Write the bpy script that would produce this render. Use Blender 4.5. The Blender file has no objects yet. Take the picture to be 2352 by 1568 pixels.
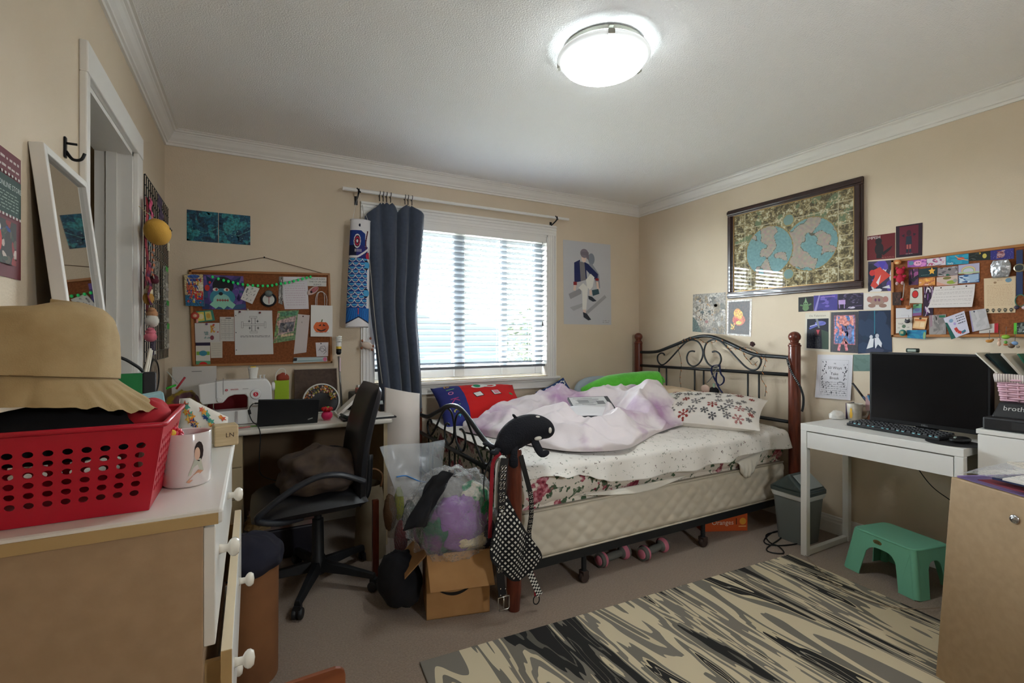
import bpy, bmesh, math, random
from mathutils import Vector, Matrix, noise as mnoise
sc = bpy.context.scene
COL = sc.collection
PI = math.pi
# ---------------------------------------------------------------- camera
EYE = 1.245; FPX = 1110.0; YAW = math.radians(28.25); CPX, CPY = 1176.0, 772.0
cam_d = bpy.data.cameras.new('camera'); cam = bpy.data.objects.new('camera', cam_d); COL.objects.link(cam)
cam.location = (0, 0, EYE); cam.rotation_euler = (PI/2, 0, -YAW)
cam_d.sensor_width = 36.0; cam_d.lens = 36.0*FPX/2352.0
cam_d.shift_y = -(784.0-CPY)/2352.0
cam_d.clip_start = 0.02; cam_d.clip_end = 300
sc.camera = cam
# ---------------------------------------------------------------- world, lights, exposure
WD = bpy.data.worlds.new('overcast_sky'); sc.world = WD; WD.use_nodes = True
bg = WD.node_tree.nodes['Background']; bg.inputs[0].default_value = (0.86, 0.94, 1.0, 1); bg.inputs[1].default_value = 19
pl = bpy.data.lights.new('window_portal', 'AREA'); pl.shape = 'RECTANGLE'; pl.size = 1.55; pl.size_y = 1.25
pl.cycles.is_portal = True
po = bpy.data.objects.new('window_portal', pl); COL.objects.link(po); po.location = (1.48, 3.66, 1.51); po.rotation_euler = (-PI/2, 0, 0)
pl2 = bpy.data.lights.new('fill_window_portal', 'AREA'); pl2.shape = 'RECTANGLE'; pl2.size = 0.28; pl2.size_y = 0.40; pl2.cycles.is_portal = True  # portal for the added fill opening behind the camera
po2 = bpy.data.objects.new('fill_window_portal', pl2); COL.objects.link(po2); po2.location = (1.35, -0.90, 1.59); po2.rotation_euler = (PI/2, 0, 0)
sc.view_settings.view_transform = 'Standard'; sc.view_settings.look = 'None'
sc.view_settings.exposure = 2.2; sc.view_settings.gamma = 1.0; sc.view_settings.use_curve_mapping = False
sc.cycles.max_bounces = 7; sc.cycles.diffuse_bounces = 5; sc.cycles.glossy_bounces = 3; sc.cycles.transmission_bounces = 6; sc.cycles.transparent_max_bounces = 12
sc.cycles.caustics_reflective = False; sc.cycles.caustics_refractive = False; sc.cycles.use_fast_gi = False; sc.cycles.adaptive_threshold = 0.02
# ---------------------------------------------------------------- room size (metres)
XL, XR, YB, YF, ZC = -0.456, 3.24, 3.479, -0.75, 2.46
# ---------------------------------------------------------------- measuring helpers: where a sight line meets a plane of the room
_c, _s = math.cos(YAW), math.sin(YAW)
def _ray(px, py):
    r = (px-CPX)/FPX
    return Vector((r*_c+_s, -r*_s+_c, -(py-CPY)/FPX))
def onx(px, py, X): a = _ray(px, py); return Vector((0, 0, EYE))+a*(X/a.x)
def ony(px, py, Y): a = _ray(px, py); return Vector((0, 0, EYE))+a*(Y/a.y)
def onz(px, py, Z): a = _ray(px, py); return Vector((0, 0, EYE))+a*((Z-EYE)/a.z)
# ---------------------------------------------------------------- colours and materials
def lin(c):
    if isinstance(c, str):
        c = c.lstrip('#'); c = tuple(int(c[i:i+2], 16) for i in (0, 2, 4))
    return tuple((v/255/12.92 if v/255 <= 0.04045 else ((v/255+0.055)/1.055)**2.4) for v in c)
_M = {}
def mat(name, col=None, rough=0.6, metal=0.0, col2=None, nscale=8.0, ncontrast=0.35, bump=0.0, bscale=60.0, spec=0.5, alpha=1.0,
        trans=0.0, ior=1.45, emit=0.0, ecol=None, sheen=0.0, coat=0.0, stretch=None, attr=False, mottle=0.0, mscale=90.0):
    if name in _M: return _M[name]
    m = bpy.data.materials.new(name); m.use_nodes = True; _M[name] = m
    nt = m.node_tree; N = nt.nodes; Lk = nt.links; b = N['Principled BSDF']
    I = b.inputs
    I['Roughness'].default_value = rough; I['Metallic'].default_value = metal
    I['Specular IOR Level'].default_value = spec; I['IOR'].default_value = ior
    I['Transmission Weight'].default_value = trans; I['Alpha'].default_value = alpha
    if sheen: I['Sheen Weight'].default_value = sheen
    if coat: I['Coat Weight'].default_value = coat
    tc = N.new('ShaderNodeTexCoord'); src = tc.outputs['Object']
    if stretch:
        mp = N.new('ShaderNodeMapping'); mp.inputs['Scale'].default_value = stretch; Lk.new(src, mp.inputs[0]); src = mp.outputs[0]
    base = None
    if attr:
        a = N.new('ShaderNodeAttribute'); a.attribute_name = 'Col'; base = a.outputs['Color']
    elif col is not None:
        I['Base Color'].default_value = (*lin(col), 1)
        if col2 is not None:
            n = N.new('ShaderNodeTexNoise'); n.inputs['Scale'].default_value = nscale; n.inputs['Detail'].default_value = 4
            Lk.new(src, n.inputs['Vector'])
            r = N.new('ShaderNodeValToRGB'); e = r.color_ramp.elements
            e[0].position = 0.5-ncontrast/2; e[1].position = 0.5+ncontrast/2
            e[0].color = (*lin(col), 1); e[1].color = (*lin(col2), 1)
            Lk.new(n.outputs['Fac'], r.inputs[0]); base = r.outputs[0]
    if mottle and base is not None:
        n = N.new('ShaderNodeTexNoise'); n.inputs['Scale'].default_value = mscale; n.inputs['Detail'].default_value = 5
        Lk.new(src, n.inputs['Vector'])
        mx = N.new('ShaderNodeMix'); mx.data_type = 'RGBA'; mx.blend_type = 'OVERLAY'; mx.inputs[0].default_value = mottle
        r = N.new('ShaderNodeValToRGB'); e = r.color_ramp.elements; e[0].position = 0.38; e[1].position = 0.62
        e[0].color = (0.03, 0.03, 0.035, 1); e[1].color = (0.95, 0.95, 0.9, 1)
        Lk.new(n.outputs['Fac'], r.inputs[0])
        Lk.new(base, mx.inputs['A']); Lk.new(r.outputs[0], mx.inputs['B']); base = mx.outputs['Result']
    if base is not None: Lk.new(base, I['Base Color'])
    if emit:
        I['Emission Color'].default_value = (*lin(ecol or col), 1); I['Emission Strength'].default_value = emit
    if bump:
        n = N.new('ShaderNodeTexNoise'); n.inputs['Scale'].default_value = bscale; n.inputs['Detail'].default_value = 6
        Lk.new(src, n.inputs['Vector'])
        bp = N.new('ShaderNodeBump'); bp.inputs['Strength'].default_value = bump; bp.inputs['Distance'].default_value = 0.01
        Lk.new(n.outputs['Fac'], bp.inputs['Height']); Lk.new(bp.outputs[0], I['Normal'])
    return m
# ---------------------------------------------------------------- mesh builder
class MB:
    def __init__(s, col=None, M=None): s.v = []; s.f = []; s.k = []; s.c = col; s.M = M
    def add(s, vs, fs, col=None):
        o = len(s.v); M = s.M
        for p in vs:
            p = Vector(p); s.v.append(M @ p if M is not None else p)
        c = col if col is not None else s.c
        for f in fs: s.f.append(tuple(i+o for i in f)); s.k.append(c)
        return s
    def box(s, c, d, col=None, R=None):
        x, y, z = d[0]/2, d[1]/2, d[2]/2; c = Vector(c)
        vs = [Vector(p) for p in ((-x,-y,-z),(x,-y,-z),(x,y,-z),(-x,y,-z),(-x,-y,z),(x,-y,z),(x,y,z),(-x,y,z))]
        if R is not None: vs = [R @ p for p in vs]
        return s.add([p+c for p in vs], [(0,3,2,1),(4,5,6,7),(0,1,5,4),(1,2,6,5),(2,3,7,6),(3,0,4,7)], col)
    def bb(s, a, b, col=None):
        return s.box([(a[i]+b[i])/2 for i in range(3)], [abs(b[i]-a[i]) for i in range(3)], col)
    def tube(s, pts, r, n=8, closed=False, caps=True, col=None, flat=None):
        pts = [Vector(p) for p in pts]; m = len(pts)
        rs = r if isinstance(r, (list, tuple)) else [r]*m
        vs = []; prev = None
        for i, p in enumerate(pts):
            if closed: t = pts[(i+1) % m]-pts[i-1]
            else: t = pts[min(i+1, m-1)]-pts[max(i-1, 0)]
            t = t.normalized() if t.length > 1e-9 else Vector((0, 0, 1))
            if prev is None:
                u = Vector((0, 0, 1)).cross(t)
                if u.length < 1e-3: u = Vector((1, 0, 0))
                u.normalize()
            else:
                u = prev-t*prev.dot(t)
                u = u.normalized() if u.length > 1e-6 else t.orthogonal().normalized()
            prev = u; w = t.cross(u)
            for j in range(n):
                a = 2*PI*j/n
                vs.append(p+(u*math.cos(a)+w*math.sin(a)*(flat or 1))*rs[i])
        fs = []
        for i in range(m if closed else m-1):
            for j in range(n):
                a, b = i*n+j, i*n+(j+1) % n
                c, d = ((i+1) % m)*n+(j+1) % n, ((i+1) % m)*n+j
                fs.append((a, b, c, d))
        if caps and not closed:
            fs.append(tuple(range(n-1, -1, -1))); fs.append(tuple(range((m-1)*n, m*n)))
        return s.add(vs, fs, col)
    def cyl(s, a, b, r, r2=None, n=16, col=None): return s.tube([a, b], [r, r if r2 is None else r2], n, col=col)
    def lathe(s, prof, c=(0, 0, 0), n=24, col=None, M=None, cap=False):
        c = Vector(c); vs = []; m = len(prof)
        for r, z in prof:
            for j in range(n):
                a = 2*PI*j/n; p = Vector((r*math.cos(a), r*math.sin(a), z))
                if M is not None: p = M @ p
                vs.append(p+c)
        fs = [(i*n+j, i*n+(j+1) % n, (i+1)*n+(j+1) % n, (i+1)*n+j) for i in range(m-1) for j in range(n)]
        if cap: fs.append(tuple(range(n-1, -1, -1))); fs.append(tuple(range((m-1)*n, m*n)))
        return s.add(vs, fs, col)
    def ell(s, c, r, nu=14, nv=9, col=None, R=None, ex=1.0):
        c = Vector(c); vs = []
        sg = lambda x: math.copysign(abs(x)**ex, x)
        for i in range(nv+1):
            th = -PI/2+PI*i/nv
            for j in range(nu):
                a = 2*PI*j/nu
                p = Vector((r[0]*sg(math.cos(th))*sg(math.cos(a)), r[1]*sg(math.cos(th))*sg(math.sin(a)), r[2]*sg(math.sin(th))))
                vs.append((R @ p if R is not None else p)+c)
        fs = [(i*nu+j, i*nu+(j+1) % nu, (i+1)*nu+(j+1) % nu, (i+1)*nu+j) for i in range(nv) for j in range(nu)]
        return s.add(vs, fs, col)
    def grid(s, nu, nv, fn, col=None, wrap=False):
        vs = [fn(i/(nu if wrap else nu-1), j/(nv-1)) for j in range(nv) for i in range(nu)]
        fs = []
        for j in range(nv-1):
            for i in range(nu if wrap else nu-1):
                a, b = j*nu+i, j*nu+(i+1) % nu
                fs.append((a, b, b+nu, a+nu))
        return s.add(vs, fs, col)
    def prism(s, poly, M, t, col=None):
        n = len(poly); vs = [M @ Vector((p[0], p[1], 0)) for p in poly]+[M @ Vector((p[0], p[1], t)) for p in poly]
        fs = [tuple(range(n-1, -1, -1)), tuple(range(n, 2*n))]+[(i, (i+1) % n, (i+1) % n+n, i+n) for i in range(n)]
        return s.add(vs, fs, col)
    def flat(s, poly, M, col=None):
        return s.add([M @ Vector((p[0], p[1], 0)) for p in poly], [tuple(range(len(poly)))], col)
    def text(s, txt, size, M, col=None, align='CENTER', depth=0.0):
        vs, fs = text_geo(txt, align)
        return s.add([M @ Vector((x*size, y*size, depth)) for x, y in vs], fs, col)
_T = {}
def text_geo(txt, align):
    if (txt, align) in _T: return _T[(txt, align)]
    cu = bpy.data.curves.new('t', 'FONT'); cu.body = txt; cu.align_x = align; cu.align_y = 'CENTER'; cu.resolution_u = 2
    o = bpy.data.objects.new('t', cu); COL.objects.link(o)
    dg = bpy.context.evaluated_depsgraph_get(); e = o.evaluated_get(dg); me = e.to_mesh()
    r = ([(v.co.x, v.co.y) for v in me.vertices], [tuple(p.vertices) for p in me.polygons])
    e.to_mesh_clear(); bpy.data.objects.remove(o); bpy.data.curves.remove(cu)
    _T[(txt, align)] = r
    return r
def tag(o, label=None, cat=None, group=None, kind=None):
    if label: o['label'] = label
    if cat: o['category'] = cat
    if group: o['group'] = group
    if kind: o['kind'] = kind
    return o
def thing(name, label, cat, loc, group=None):
    o = bpy.data.objects.new(name, None); COL.objects.link(o); o.location = loc; o.empty_display_size = 0.05
    return tag(o, label, cat, group)
def wloc(o):
    v = Vector(o.location)
    return v+wloc(o.parent) if o.parent else v
def obj(name, mb, material, parent=None, smooth=False, bevel=0.0, sub=0, solid=0.0, seg=2, angle=None):
    vs = mb.v
    if parent is not None: off = wloc(parent); loc = Vector((0, 0, 0))
    else:
        xs = [p.x for p in vs]; ys = [p.y for p in vs]; zs = [p.z for p in vs]
        off = Vector(((min(xs)+max(xs))/2, (min(ys)+max(ys))/2, min(zs))); loc = off
    me = bpy.data.meshes.new(name); me.from_pydata([p-off for p in vs], [], mb.f)
    if any(c is not None for c in mb.k):
        at = me.color_attributes.new('Col', 'FLOAT_COLOR', 'CORNER'); dat = []
        for p, c in zip(me.polygons, mb.k):
            l = (*lin(c), 1.0) if c is not None else (0.5, 0.5, 0.5, 1)
            dat.extend(l*p.loop_total)
        at.data.foreach_set('color', dat)
    me.materials.append(material)
    if smooth:
        me.polygons.foreach_set('use_smooth', [True]*len(me.polygons))
    me.update()
    o = bpy.data.objects.new(name, me); COL.objects.link(o)
    if parent is not None: o.parent = parent
    o.location = loc
    if smooth and angle is not None: me.set_sharp_from_angle(angle=math.radians(angle))
    if solid: q = o.modifiers.new('s', 'SOLIDIFY'); q.thickness = solid; q.offset = 0
    if bevel: q = o.modifiers.new('b', 'BEVEL'); q.width = bevel; q.segments = seg; q.limit_method = 'ANGLE'; q.angle_limit = 0.6
    if sub: q = o.modifiers.new('u', 'SUBSURF'); q.levels = sub; q.render_levels = sub
    return o
def clone(src, dloc, parent=None, label=None, group=None):
    c = src.copy(); COL.objects.link(c); c.parent = parent
    c.location = Vector(src.location)+Vector(dloc)
    if label: c['label'] = label
    if group: c['group'] = group
    for ch in src.children: clone(ch, (0, 0, 0), c)
    return c
def struct(name, mb, material, parent=None, **k):
    o = obj(name, mb, material, parent, **k)
    if parent is None: o['kind'] = 'structure'
    return o
def fr(o, x, y, z=None):
    """frame: origin o, unit axes x, y -> matrix"""
    x = Vector(x).normalized(); y = Vector(y); y = (y-x*y.dot(x)).normalized(); z = x.cross(y)
    return Matrix(((x.x, y.x, z.x, o[0]), (x.y, y.y, z.y, o[1]), (x.z, y.z, z.z, o[2]), (0, 0, 0, 1)))
def rotz(a): return Matrix.Rotation(a, 4, 'Z')
def T(*p): return Matrix.Translation(Vector(p))
def nz(x, y=0.0, z=0.0): return mnoise.noise(Vector((x, y, z)))
def smooth_pts(pts, k=6):
    """Catmull-Rom through the points"""
    P = [Vector(p) for p in pts]; out = []
    for i in range(len(P)-1):
        a, b, c, d = P[max(i-1, 0)], P[i], P[i+1], P[min(i+2, len(P)-1)]
        for j in range(k):
            t = j/k
            out.append(0.5*((2*b)+(c-a)*t+(2*a-5*b+4*c-d)*t*t+(3*b-a-3*c+d)*t**3))
    out.append(P[-1]); return out
# ================================================================ the room
M_wall = mat('wall_paint', (212, 195, 172), 0.75, col2=(207, 190, 166), nscale=3, bump=0.12, bscale=180)
M_ceil = mat('ceiling_texture', (243, 241, 239), 0.9, bump=0.55, bscale=150)
M_trim = mat('white_trim', (226, 222, 216), 0.4)
M_carpet = mat('beige_carpet', (172, 148, 126), 0.95, col2=(136, 114, 95), nscale=140, ncontrast=0.5, bump=0.9, bscale=320, sheen=0.3)
M_white = mat('white_vinyl', (232, 233, 234), 0.35)
WX0, WX1, WZ0, WZ1 = 0.75, 2.21, 0.915, 2.10          # window opening
DY0, DY1, DZ = 1.915, 2.62, 2.04                         # closet opening in the left wall
struct('floor', MB().bb((XL-1.0, YF-0.1, -0.1), (XR+0.12, YB+0.12, 0)), M_carpet)
struct('ceiling', MB().bb((XL-1.0, YF-0.1, ZC), (XR+0.12, YB+0.12, ZC+0.12)), M_ceil)
b = MB(); t = 0.14
b.bb((XL-1.0, YB, 0), (WX0, YB+t, ZC)); b.bb((WX1, YB, 0), (XR+t, YB+t, ZC))
b.bb((WX0, YB, 0), (WX1, YB+t, WZ0)); b.bb((WX0, YB, WZ1), (WX1, YB+t, ZC))
struct('wall_back', b, M_wall)
struct('wall_right', MB().bb((XR, YF, 0), (XR+t, YB, ZC)), M_wall)
b = MB(); tl = 0.115
b.bb((XL-tl, YF, 0), (XL, DY0, ZC)); b.bb((XL-tl, DY1, 0), (XL, YB, ZC)); b.bb((XL-tl, DY0, DZ), (XL, DY1, ZC))
struct('wall_left', b, M_wall)
VX0, VX1, VZ0, VZ1 = 1.22, 1.48, 1.40, 1.78            # unseen opening added behind the camera to let in fill light
b = MB(); b.bb((XL-1.0, YF-t, 0), (VX0, YF, ZC)); b.bb((VX1, YF-t, 0), (XR+t, YF, ZC)); b.bb((VX0, YF-t, 0), (VX1, YF, VZ0)); b.bb((VX0, YF-t, VZ1), (VX1, YF, ZC))
struct('wall_front', b, M_wall)
w2 = tag(thing('fill_window', None, None, ((VX0+VX1)/2, YF, VZ0)), kind='structure')  # casing round the added fill-light opening
for a_, c_ in (((VX0-0.07, VZ0-0.07), (VX0, VZ1+0.07)), ((VX1, VZ0-0.07), (VX1+0.07, VZ1+0.07)), ((VX0, VZ1), (VX1, VZ1+0.07)), ((VX0, VZ0-0.07), (VX1, VZ0))): obj('casing', MB().bb((a_[0], YF, a_[1]), (c_[0], YF+0.018, c_[1])), M_trim, w2, bevel=0.003)
# closet beyond the opening
b = MB(); b.bb((XL-0.95, DY0-0.6, 0), (XL-0.85, YB, ZC)); b.bb((XL-0.95, DY0-0.7, 0), (XL-tl, DY0-0.6, ZC)); b.bb((XL-0.95, 3.25, 0), (XL-tl, 3.33, ZC))
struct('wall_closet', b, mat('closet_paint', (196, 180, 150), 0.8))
cs = thing('closet_shelf', 'pale shelf with a hanging rail inside the closet opening', 'shelf', (-0.9, 3.0, 1.4))
obj('board', MB().bb((-1.3, 2.75, 1.60), (-0.62, 3.248, 1.62)), M_trim, cs)
obj('rail', MB().cyl((-0.95, 1.4, 1.52), (-0.95, 3.24, 1.52), 0.016), mat('chrome', (200, 200, 205), 0.2, 1.0), cs, smooth=True)
# closet door casing
d = tag(thing('door_1', None, None, (XL, 2.3, 0)), kind='structure')
obj('casing', MB().bb((XL, DY1, 0), (XL+0.02, DY1+0.10, DZ+0.0)), M_trim, d, bevel=0.004)
obj('casing', MB().bb((XL, DY0-0.035, 0), (XL+0.02, DY0, DZ)), M_trim, d, bevel=0.004)
obj('head_casing', MB().bb((XL, DY0-0.035, DZ), (XL+0.022, DY1+0.10, DZ+0.095)), M_trim, d, bevel=0.004)
obj('jamb', MB().bb((XL-tl-0.01, DY1-0.018, 0), (XL+0.002, DY1, DZ)), M_trim, d)
obj('jamb', MB().bb((XL-tl-0.01, DY0, 0), (XL+0.002, DY0+0.018, DZ)), M_trim, d)
obj('head_jamb', MB().bb((XL-tl-0.01, DY0, DZ-0.018), (XL+0.002, DY1, DZ)), M_trim, d)
obj('stop', MB().bb((XL-0.085, DY1-0.031, 0), (XL-0.05, DY1-0.018, DZ-0.018)), M_trim, d)
# crown moulding and baseboards
CR = [(0, 2.373), (0.010, 2.373), (0.012, 2.386), (0.020, 2.389), (0.022, 2.397), (0.034, 2.412), (0.044, 2.430), (0.050, 2.438), (0.050, 2.443), (0.060, 2.446), (0.064, 2.454), (0.075, 2.455), (0.075, 2.4595), (0, 2.4595)]
BB = [(0, 0.001), (0.015, 0.001), (0.015, 0.070), (0.012, 0.080), (0.012, 0.090), (0.008, 0.098), (0.008, 0.108), (0.004, 0.112), (0, 0.112)]
def mould(name, prof, kind, a, z=0):
    b = MB(); n = len(prof); vs = []
    for e in (0, 1):
        for dd, zz in prof:
            if kind == 'B': vs.append((a[e]+(dd if e == 0 else -dd), YB-dd, zz))
            if kind == 'R': vs.append((XR-dd, a[e]+(dd if e == 0 else -dd), zz))
            if kind == 'L': vs.append((XL+dd, a[e]+(dd if e == 0 else -dd), zz))
            if kind == 'F': vs.append((a[e]+(dd if e == 0 else -dd), YF+dd, zz))
    fs = [(i, (i+1) % n, (i+1) % n+n, i+n) for i in range(n)]+[tuple(range(n)), tuple(range(2*n-1, n-1, -1))]
    b.add(vs, fs); return struct(name, b, M_trim)
mould('trim_1', CR, 'B', (XL, XR)); mould('trim_2', CR, 'R', (YF, YB)); mould('trim_3', CR, 'L', (YF, YB)); mould('trim_4', CR, 'F', (XL, XR))
mould('baseboard_back', BB, 'B', (XL, XR)); mould('baseboard_right', BB, 'R', (YF, YB)); mould('baseboard_left', BB, 'L', (DY1+0.10, YB))
mould('baseboard_near_left', BB, 'L', (YF, DY0-0.035))
# ---------------------------------------------------------------- window
w = tag(thing('window_1', None, None, (1.48, YB, WZ0)), kind='structure')
def casing(name, a, bq, hor):
    b = MB(); b.bb(a, bq)
    x0, _, z0 = a; x1, _, z1 = bq
    for k, (o, th) in enumerate(((0.012, 0.026), (0.034, 0.022), (0.058, 0.018))):
        if hor: b.bb((x0, YB-th, z1-o-0.008), (x1, YB, z1-o))
        elif name == 'l': b.bb((x0+o, YB-th, z0), (x0+o+0.008, YB, z1))
        else: b.bb((x1-o-0.008, YB-th, z0), (x1-o, YB, z1))
    return obj('casing' if not hor else 'head_casing', b, M_trim, w, bevel=0.002)
casing('l', (0.666, YB-0.015, 0.905), (WX0, YB, 2.10), False)
casing('r', (WX1, YB-0.015, 0.905), (2.294, YB, 2.10), False)
casing('h', (0.666, YB-0.015, 2.10), (2.294, YB, 2.189), True)
obj('window_sill', MB().bb((0.640, YB-0.045, 0.885), (2.318, YB+0.07, 0.908)), M_trim, w, bevel=0.006)
b = MB(); b.bb((0.668, YB-0.018, 0.812), (2.296, YB, 0.885)); b.bb((0.66, YB-0.028, 0.868), (2.304, YB, 0.885)); b.bb((0.668, YB-0.022, 0.812), (2.296, YB, 0.822))
obj('apron', b, M_trim, w, bevel=0.003)
b = MB(); b.bb((WX0-0.002, YB-0.01, WZ0), (WX0+0.012, YB+t, WZ1)); b.bb((WX1-0.012, YB-0.01, WZ0), (WX1+0.002, YB+t, WZ1)); b.bb((WX0, YB-0.01, WZ1-0.012), (WX1, YB+t, WZ1+0.002)); b.bb((WX0, YB+0.06, WZ0-0.02), (WX1, YB+t, WZ0+0.012))
obj('reveal', b, M_trim, w)
fy0, fy1 = YB+0.075, YB+0.125
mx = [ony(1054, 700, fy0).x, ony(1158, 700, fy0).x]
b = MB(); b.bb((WX0+0.06, fy0, WZ0+0.013), (WX1-0.075, fy1, WZ0+0.105)); b.bb((WX0+0.06, fy0, WZ1-0.07), (WX1-0.075, fy1, WZ1-0.013)); b.bb((WX0+0.013, fy0, WZ0+0.013), (WX0+0.06, fy1, WZ1-0.013)); b.bb((WX1-0.075, fy0, WZ0+0.013), (WX1-0.013, fy1, WZ1-0.013))
obj('window_frame', b, M_white, w, bevel=0.004)
obj('mullion', MB().bb((mx[0]-0.045, fy0-0.012, WZ0+0.014), (mx[0]+0.045, fy1+0.004, WZ1-0.014)), M_white, w, bevel=0.004)
obj('mullion', MB().bb((mx[1]-0.025, fy0-0.006, WZ0+0.014), (mx[1]+0.025, fy1+0.004, WZ1-0.014)), M_white, w, bevel=0.004)
g = bpy.data.materials.new('window_glass'); g.use_nodes = True; _M['window_glass'] = g
N = g.node_tree.nodes; N.clear(); o_ = N.new('ShaderNodeOutputMaterial'); tr = N.new('ShaderNodeBsdfTransparent'); gl = N.new('ShaderNodeBsdfGlossy'); mxn = N.new('ShaderNodeMixShader'); fn = N.new('ShaderNodeLayerWeight')
tr.inputs[0].default_value = (0.95, 0.98, 0.97, 1); gl.inputs['Roughness'].default_value = 0.03; fn.inputs[0].default_value = 0.12; pw_ = N.new('ShaderNodeMapRange'); pw_.inputs[3].default_value = 0.035; pw_.inputs[4].default_value = 0.45
Lk = g.node_tree.links; Lk.new(fn.outputs['Fresnel'], pw_.inputs[0]); Lk.new(pw_.outputs[0], mxn.inputs[0]); Lk.new(tr.outputs[0], mxn.inputs[1]); Lk.new(gl.outputs[0], mxn.inputs[2]); Lk.new(mxn.outputs[0], o_.inputs[0])
for x0, x1 in ((WX0+0.06, mx[0]-0.045), (mx[0]+0.045, mx[1]-0.025), (mx[1]+0.025, WX1-0.075)):
    obj('pane', MB().add([(x0, fy0+0.024, WZ0+0.06), (x1, fy0+0.024, WZ0+0.06), (x1, fy0+0.024, WZ1-0.065), (x0, fy0+0.024, WZ1-0.065)], [(0, 1, 2, 3)]), g, w)
# ---------------------------------------------------------------- venetian blind
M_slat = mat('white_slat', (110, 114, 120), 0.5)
vb = thing('venetian_blind', 'white wide-slat venetian blind lowered over the window, half tilted', 'blind', (1.48, YB+0.03, 1.0))
obj('headrail', MB().bb((WX0+0.014, YB-0.006, 2.035), (WX1-0.014, YB+0.05, 2.098)), M_trim, vb, bevel=0.004)
ns = 24; z0, z1 = 1.035, 2.012; yb = YB+0.028
prof = []
for k in range(5):
    u = (k/4-0.5)*0.05; a = math.radians(18)
    hgt = 0.0035*(1-(2*k/4-1)**2)
    prof.append((u*math.cos(a)+hgt*math.sin(a), -u*math.sin(a)+hgt*math.cos(a)))
sb = MB(); n = len(prof); vs = []
for x in (WX0+0.018, WX1-0.018):
    for th in (0.0014, -0.0014):
        for dy, dz in prof: vs.append((x, yb+dy, 1.5+dz+th))
fs = []
for k in range(n-1):
    fs += [(k, k+1, 2*n+k+1, 2*n+k), (n+k, 3*n+k, 3*n+k+1, n+k+1)]
fs += [(0, 2*n, 3*n, n), (n-1, 2*n-1, 4*n-1, 3*n-1)]
fs += [tuple(list(range(n))+list(range(2*n-1, n-1, -1))), tuple(list(range(3*n-1, 2*n-1, -1))+list(range(3*n, 4*n)))]
sb.add(vs, fs)
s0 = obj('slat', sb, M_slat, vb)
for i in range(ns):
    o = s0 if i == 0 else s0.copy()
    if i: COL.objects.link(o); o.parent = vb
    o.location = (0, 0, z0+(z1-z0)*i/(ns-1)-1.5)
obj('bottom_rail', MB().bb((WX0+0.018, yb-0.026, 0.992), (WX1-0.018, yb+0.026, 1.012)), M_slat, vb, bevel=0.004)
M_cord = mat('white_cord', (225, 225, 222), 0.8)
for x in (ony(1067, 700, YB).x, ony(1148, 700, YB).x, ony(1222, 700, YB).x, 0.86):
    obj('ladder_cord', MB().cyl((x, yb-0.03, 1.0), (x, yb-0.03, 2.05), 0.0011, n=5).cyl((x, yb+0.03, 1.0), (x, yb+0.03, 2.05), 0.0011, n=5), M_cord, vb)
xw = ony(1245, 600, YB).x
wd = obj('pull_cord', MB().cyl((xw, yb-0.036, 1.36), (xw, yb-0.034, 2.04), 0.002, n=6), mat('cord_grey', (150, 150, 148), 0.8), vb)
obj('tassel', MB().lathe([(0.002, 1.372), (0.007, 1.352), (0.009, 1.335), (0.0, 1.333)], (xw, yb-0.036, 0), 8), mat('dark_plastic', (45, 40, 38), 0.5), wd, smooth=True)
# ---------------------------------------------------------------- outside
obj_g = struct('ground', MB().bb((-60, YB+1.0, -3.2), (80, 120, -3.0)), mat('outside_ground', (92, 92, 84), 0.9, col2=(106, 105, 96), nscale=0.4))
def ridge(name, label, y, x0, x1, base, amp, z0, m, sd, cat):
    b = MB(); n = 60; vs = []
    for dy in (0, 6):
        for i in range(n+1):
            x = x0+(x1-x0)*i/n
            h = base+amp*(nz(i*0.13+sd, sd)+0.45*nz(i*0.41+sd, 3.3)+0.2*nz(i*1.3, sd))
            vs += [(x, y+dy, z0), (x, y+dy*0.8, h)]
    k = 2*(n+1)
    fs = [(2*i, 2*i+2, 2*i+3, 2*i+1) for i in range(n)]+[(2*i+1, 2*i+3, 2*i+3+k, 2*i+1+k) for i in range(n)]+[(k+2*i, k+2*i+1, k+2*i+3, k+2*i+2) for i in range(n)]
    b.add(vs, fs); return tag(obj(name, b, m), label, cat)
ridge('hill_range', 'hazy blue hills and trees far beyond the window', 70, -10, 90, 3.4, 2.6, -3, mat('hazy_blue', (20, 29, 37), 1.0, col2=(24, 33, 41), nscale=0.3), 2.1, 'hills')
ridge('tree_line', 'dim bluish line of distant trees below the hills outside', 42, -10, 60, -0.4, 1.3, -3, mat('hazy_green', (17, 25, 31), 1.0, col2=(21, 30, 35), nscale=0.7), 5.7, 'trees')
# leafy hedge tree outside the right pane
random.seed(4); hb = MB(); c0 = ony(1205, 760, 6.2)
for i in range(3200):
    a = random.uniform(0, 2*PI); rr = random.random()**0.5
    p = Vector((c0.x+0.45+0.75*rr*math.cos(a), 6.3+0.5*rr*math.sin(a)*1.0, random.uniform(-0.4, 1.72-0.35*rr*rr)))
    R = Matrix.Rotation(random.uniform(0, 6.3), 3, 'Z') @ Matrix.Rotation(random.uniform(-1.2, 1.2), 3, 'X'); s_ = random.uniform(0.03, 0.06)
    hb.add([p+R @ Vector(q)*s_ for q in ((-1, 0, 0), (0, -0.55, 0.1), (1, 0, 0.25), (0, 0.55, 0.1))], [(0, 1, 2, 3)], random.choice([(24, 31, 12), (30, 37, 16), (18, 25, 10), (36, 43, 20)]))
ht = thing('hedge_tree', 'leafy yellow-green tree outside the right window pane', 'tree', (c0.x+0.35, 6.3, -3))
lf = obj('foliage', hb, mat('leaf_paint', attr=True, rough=0.7), ht); lf['kind'] = 'stuff'
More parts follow.
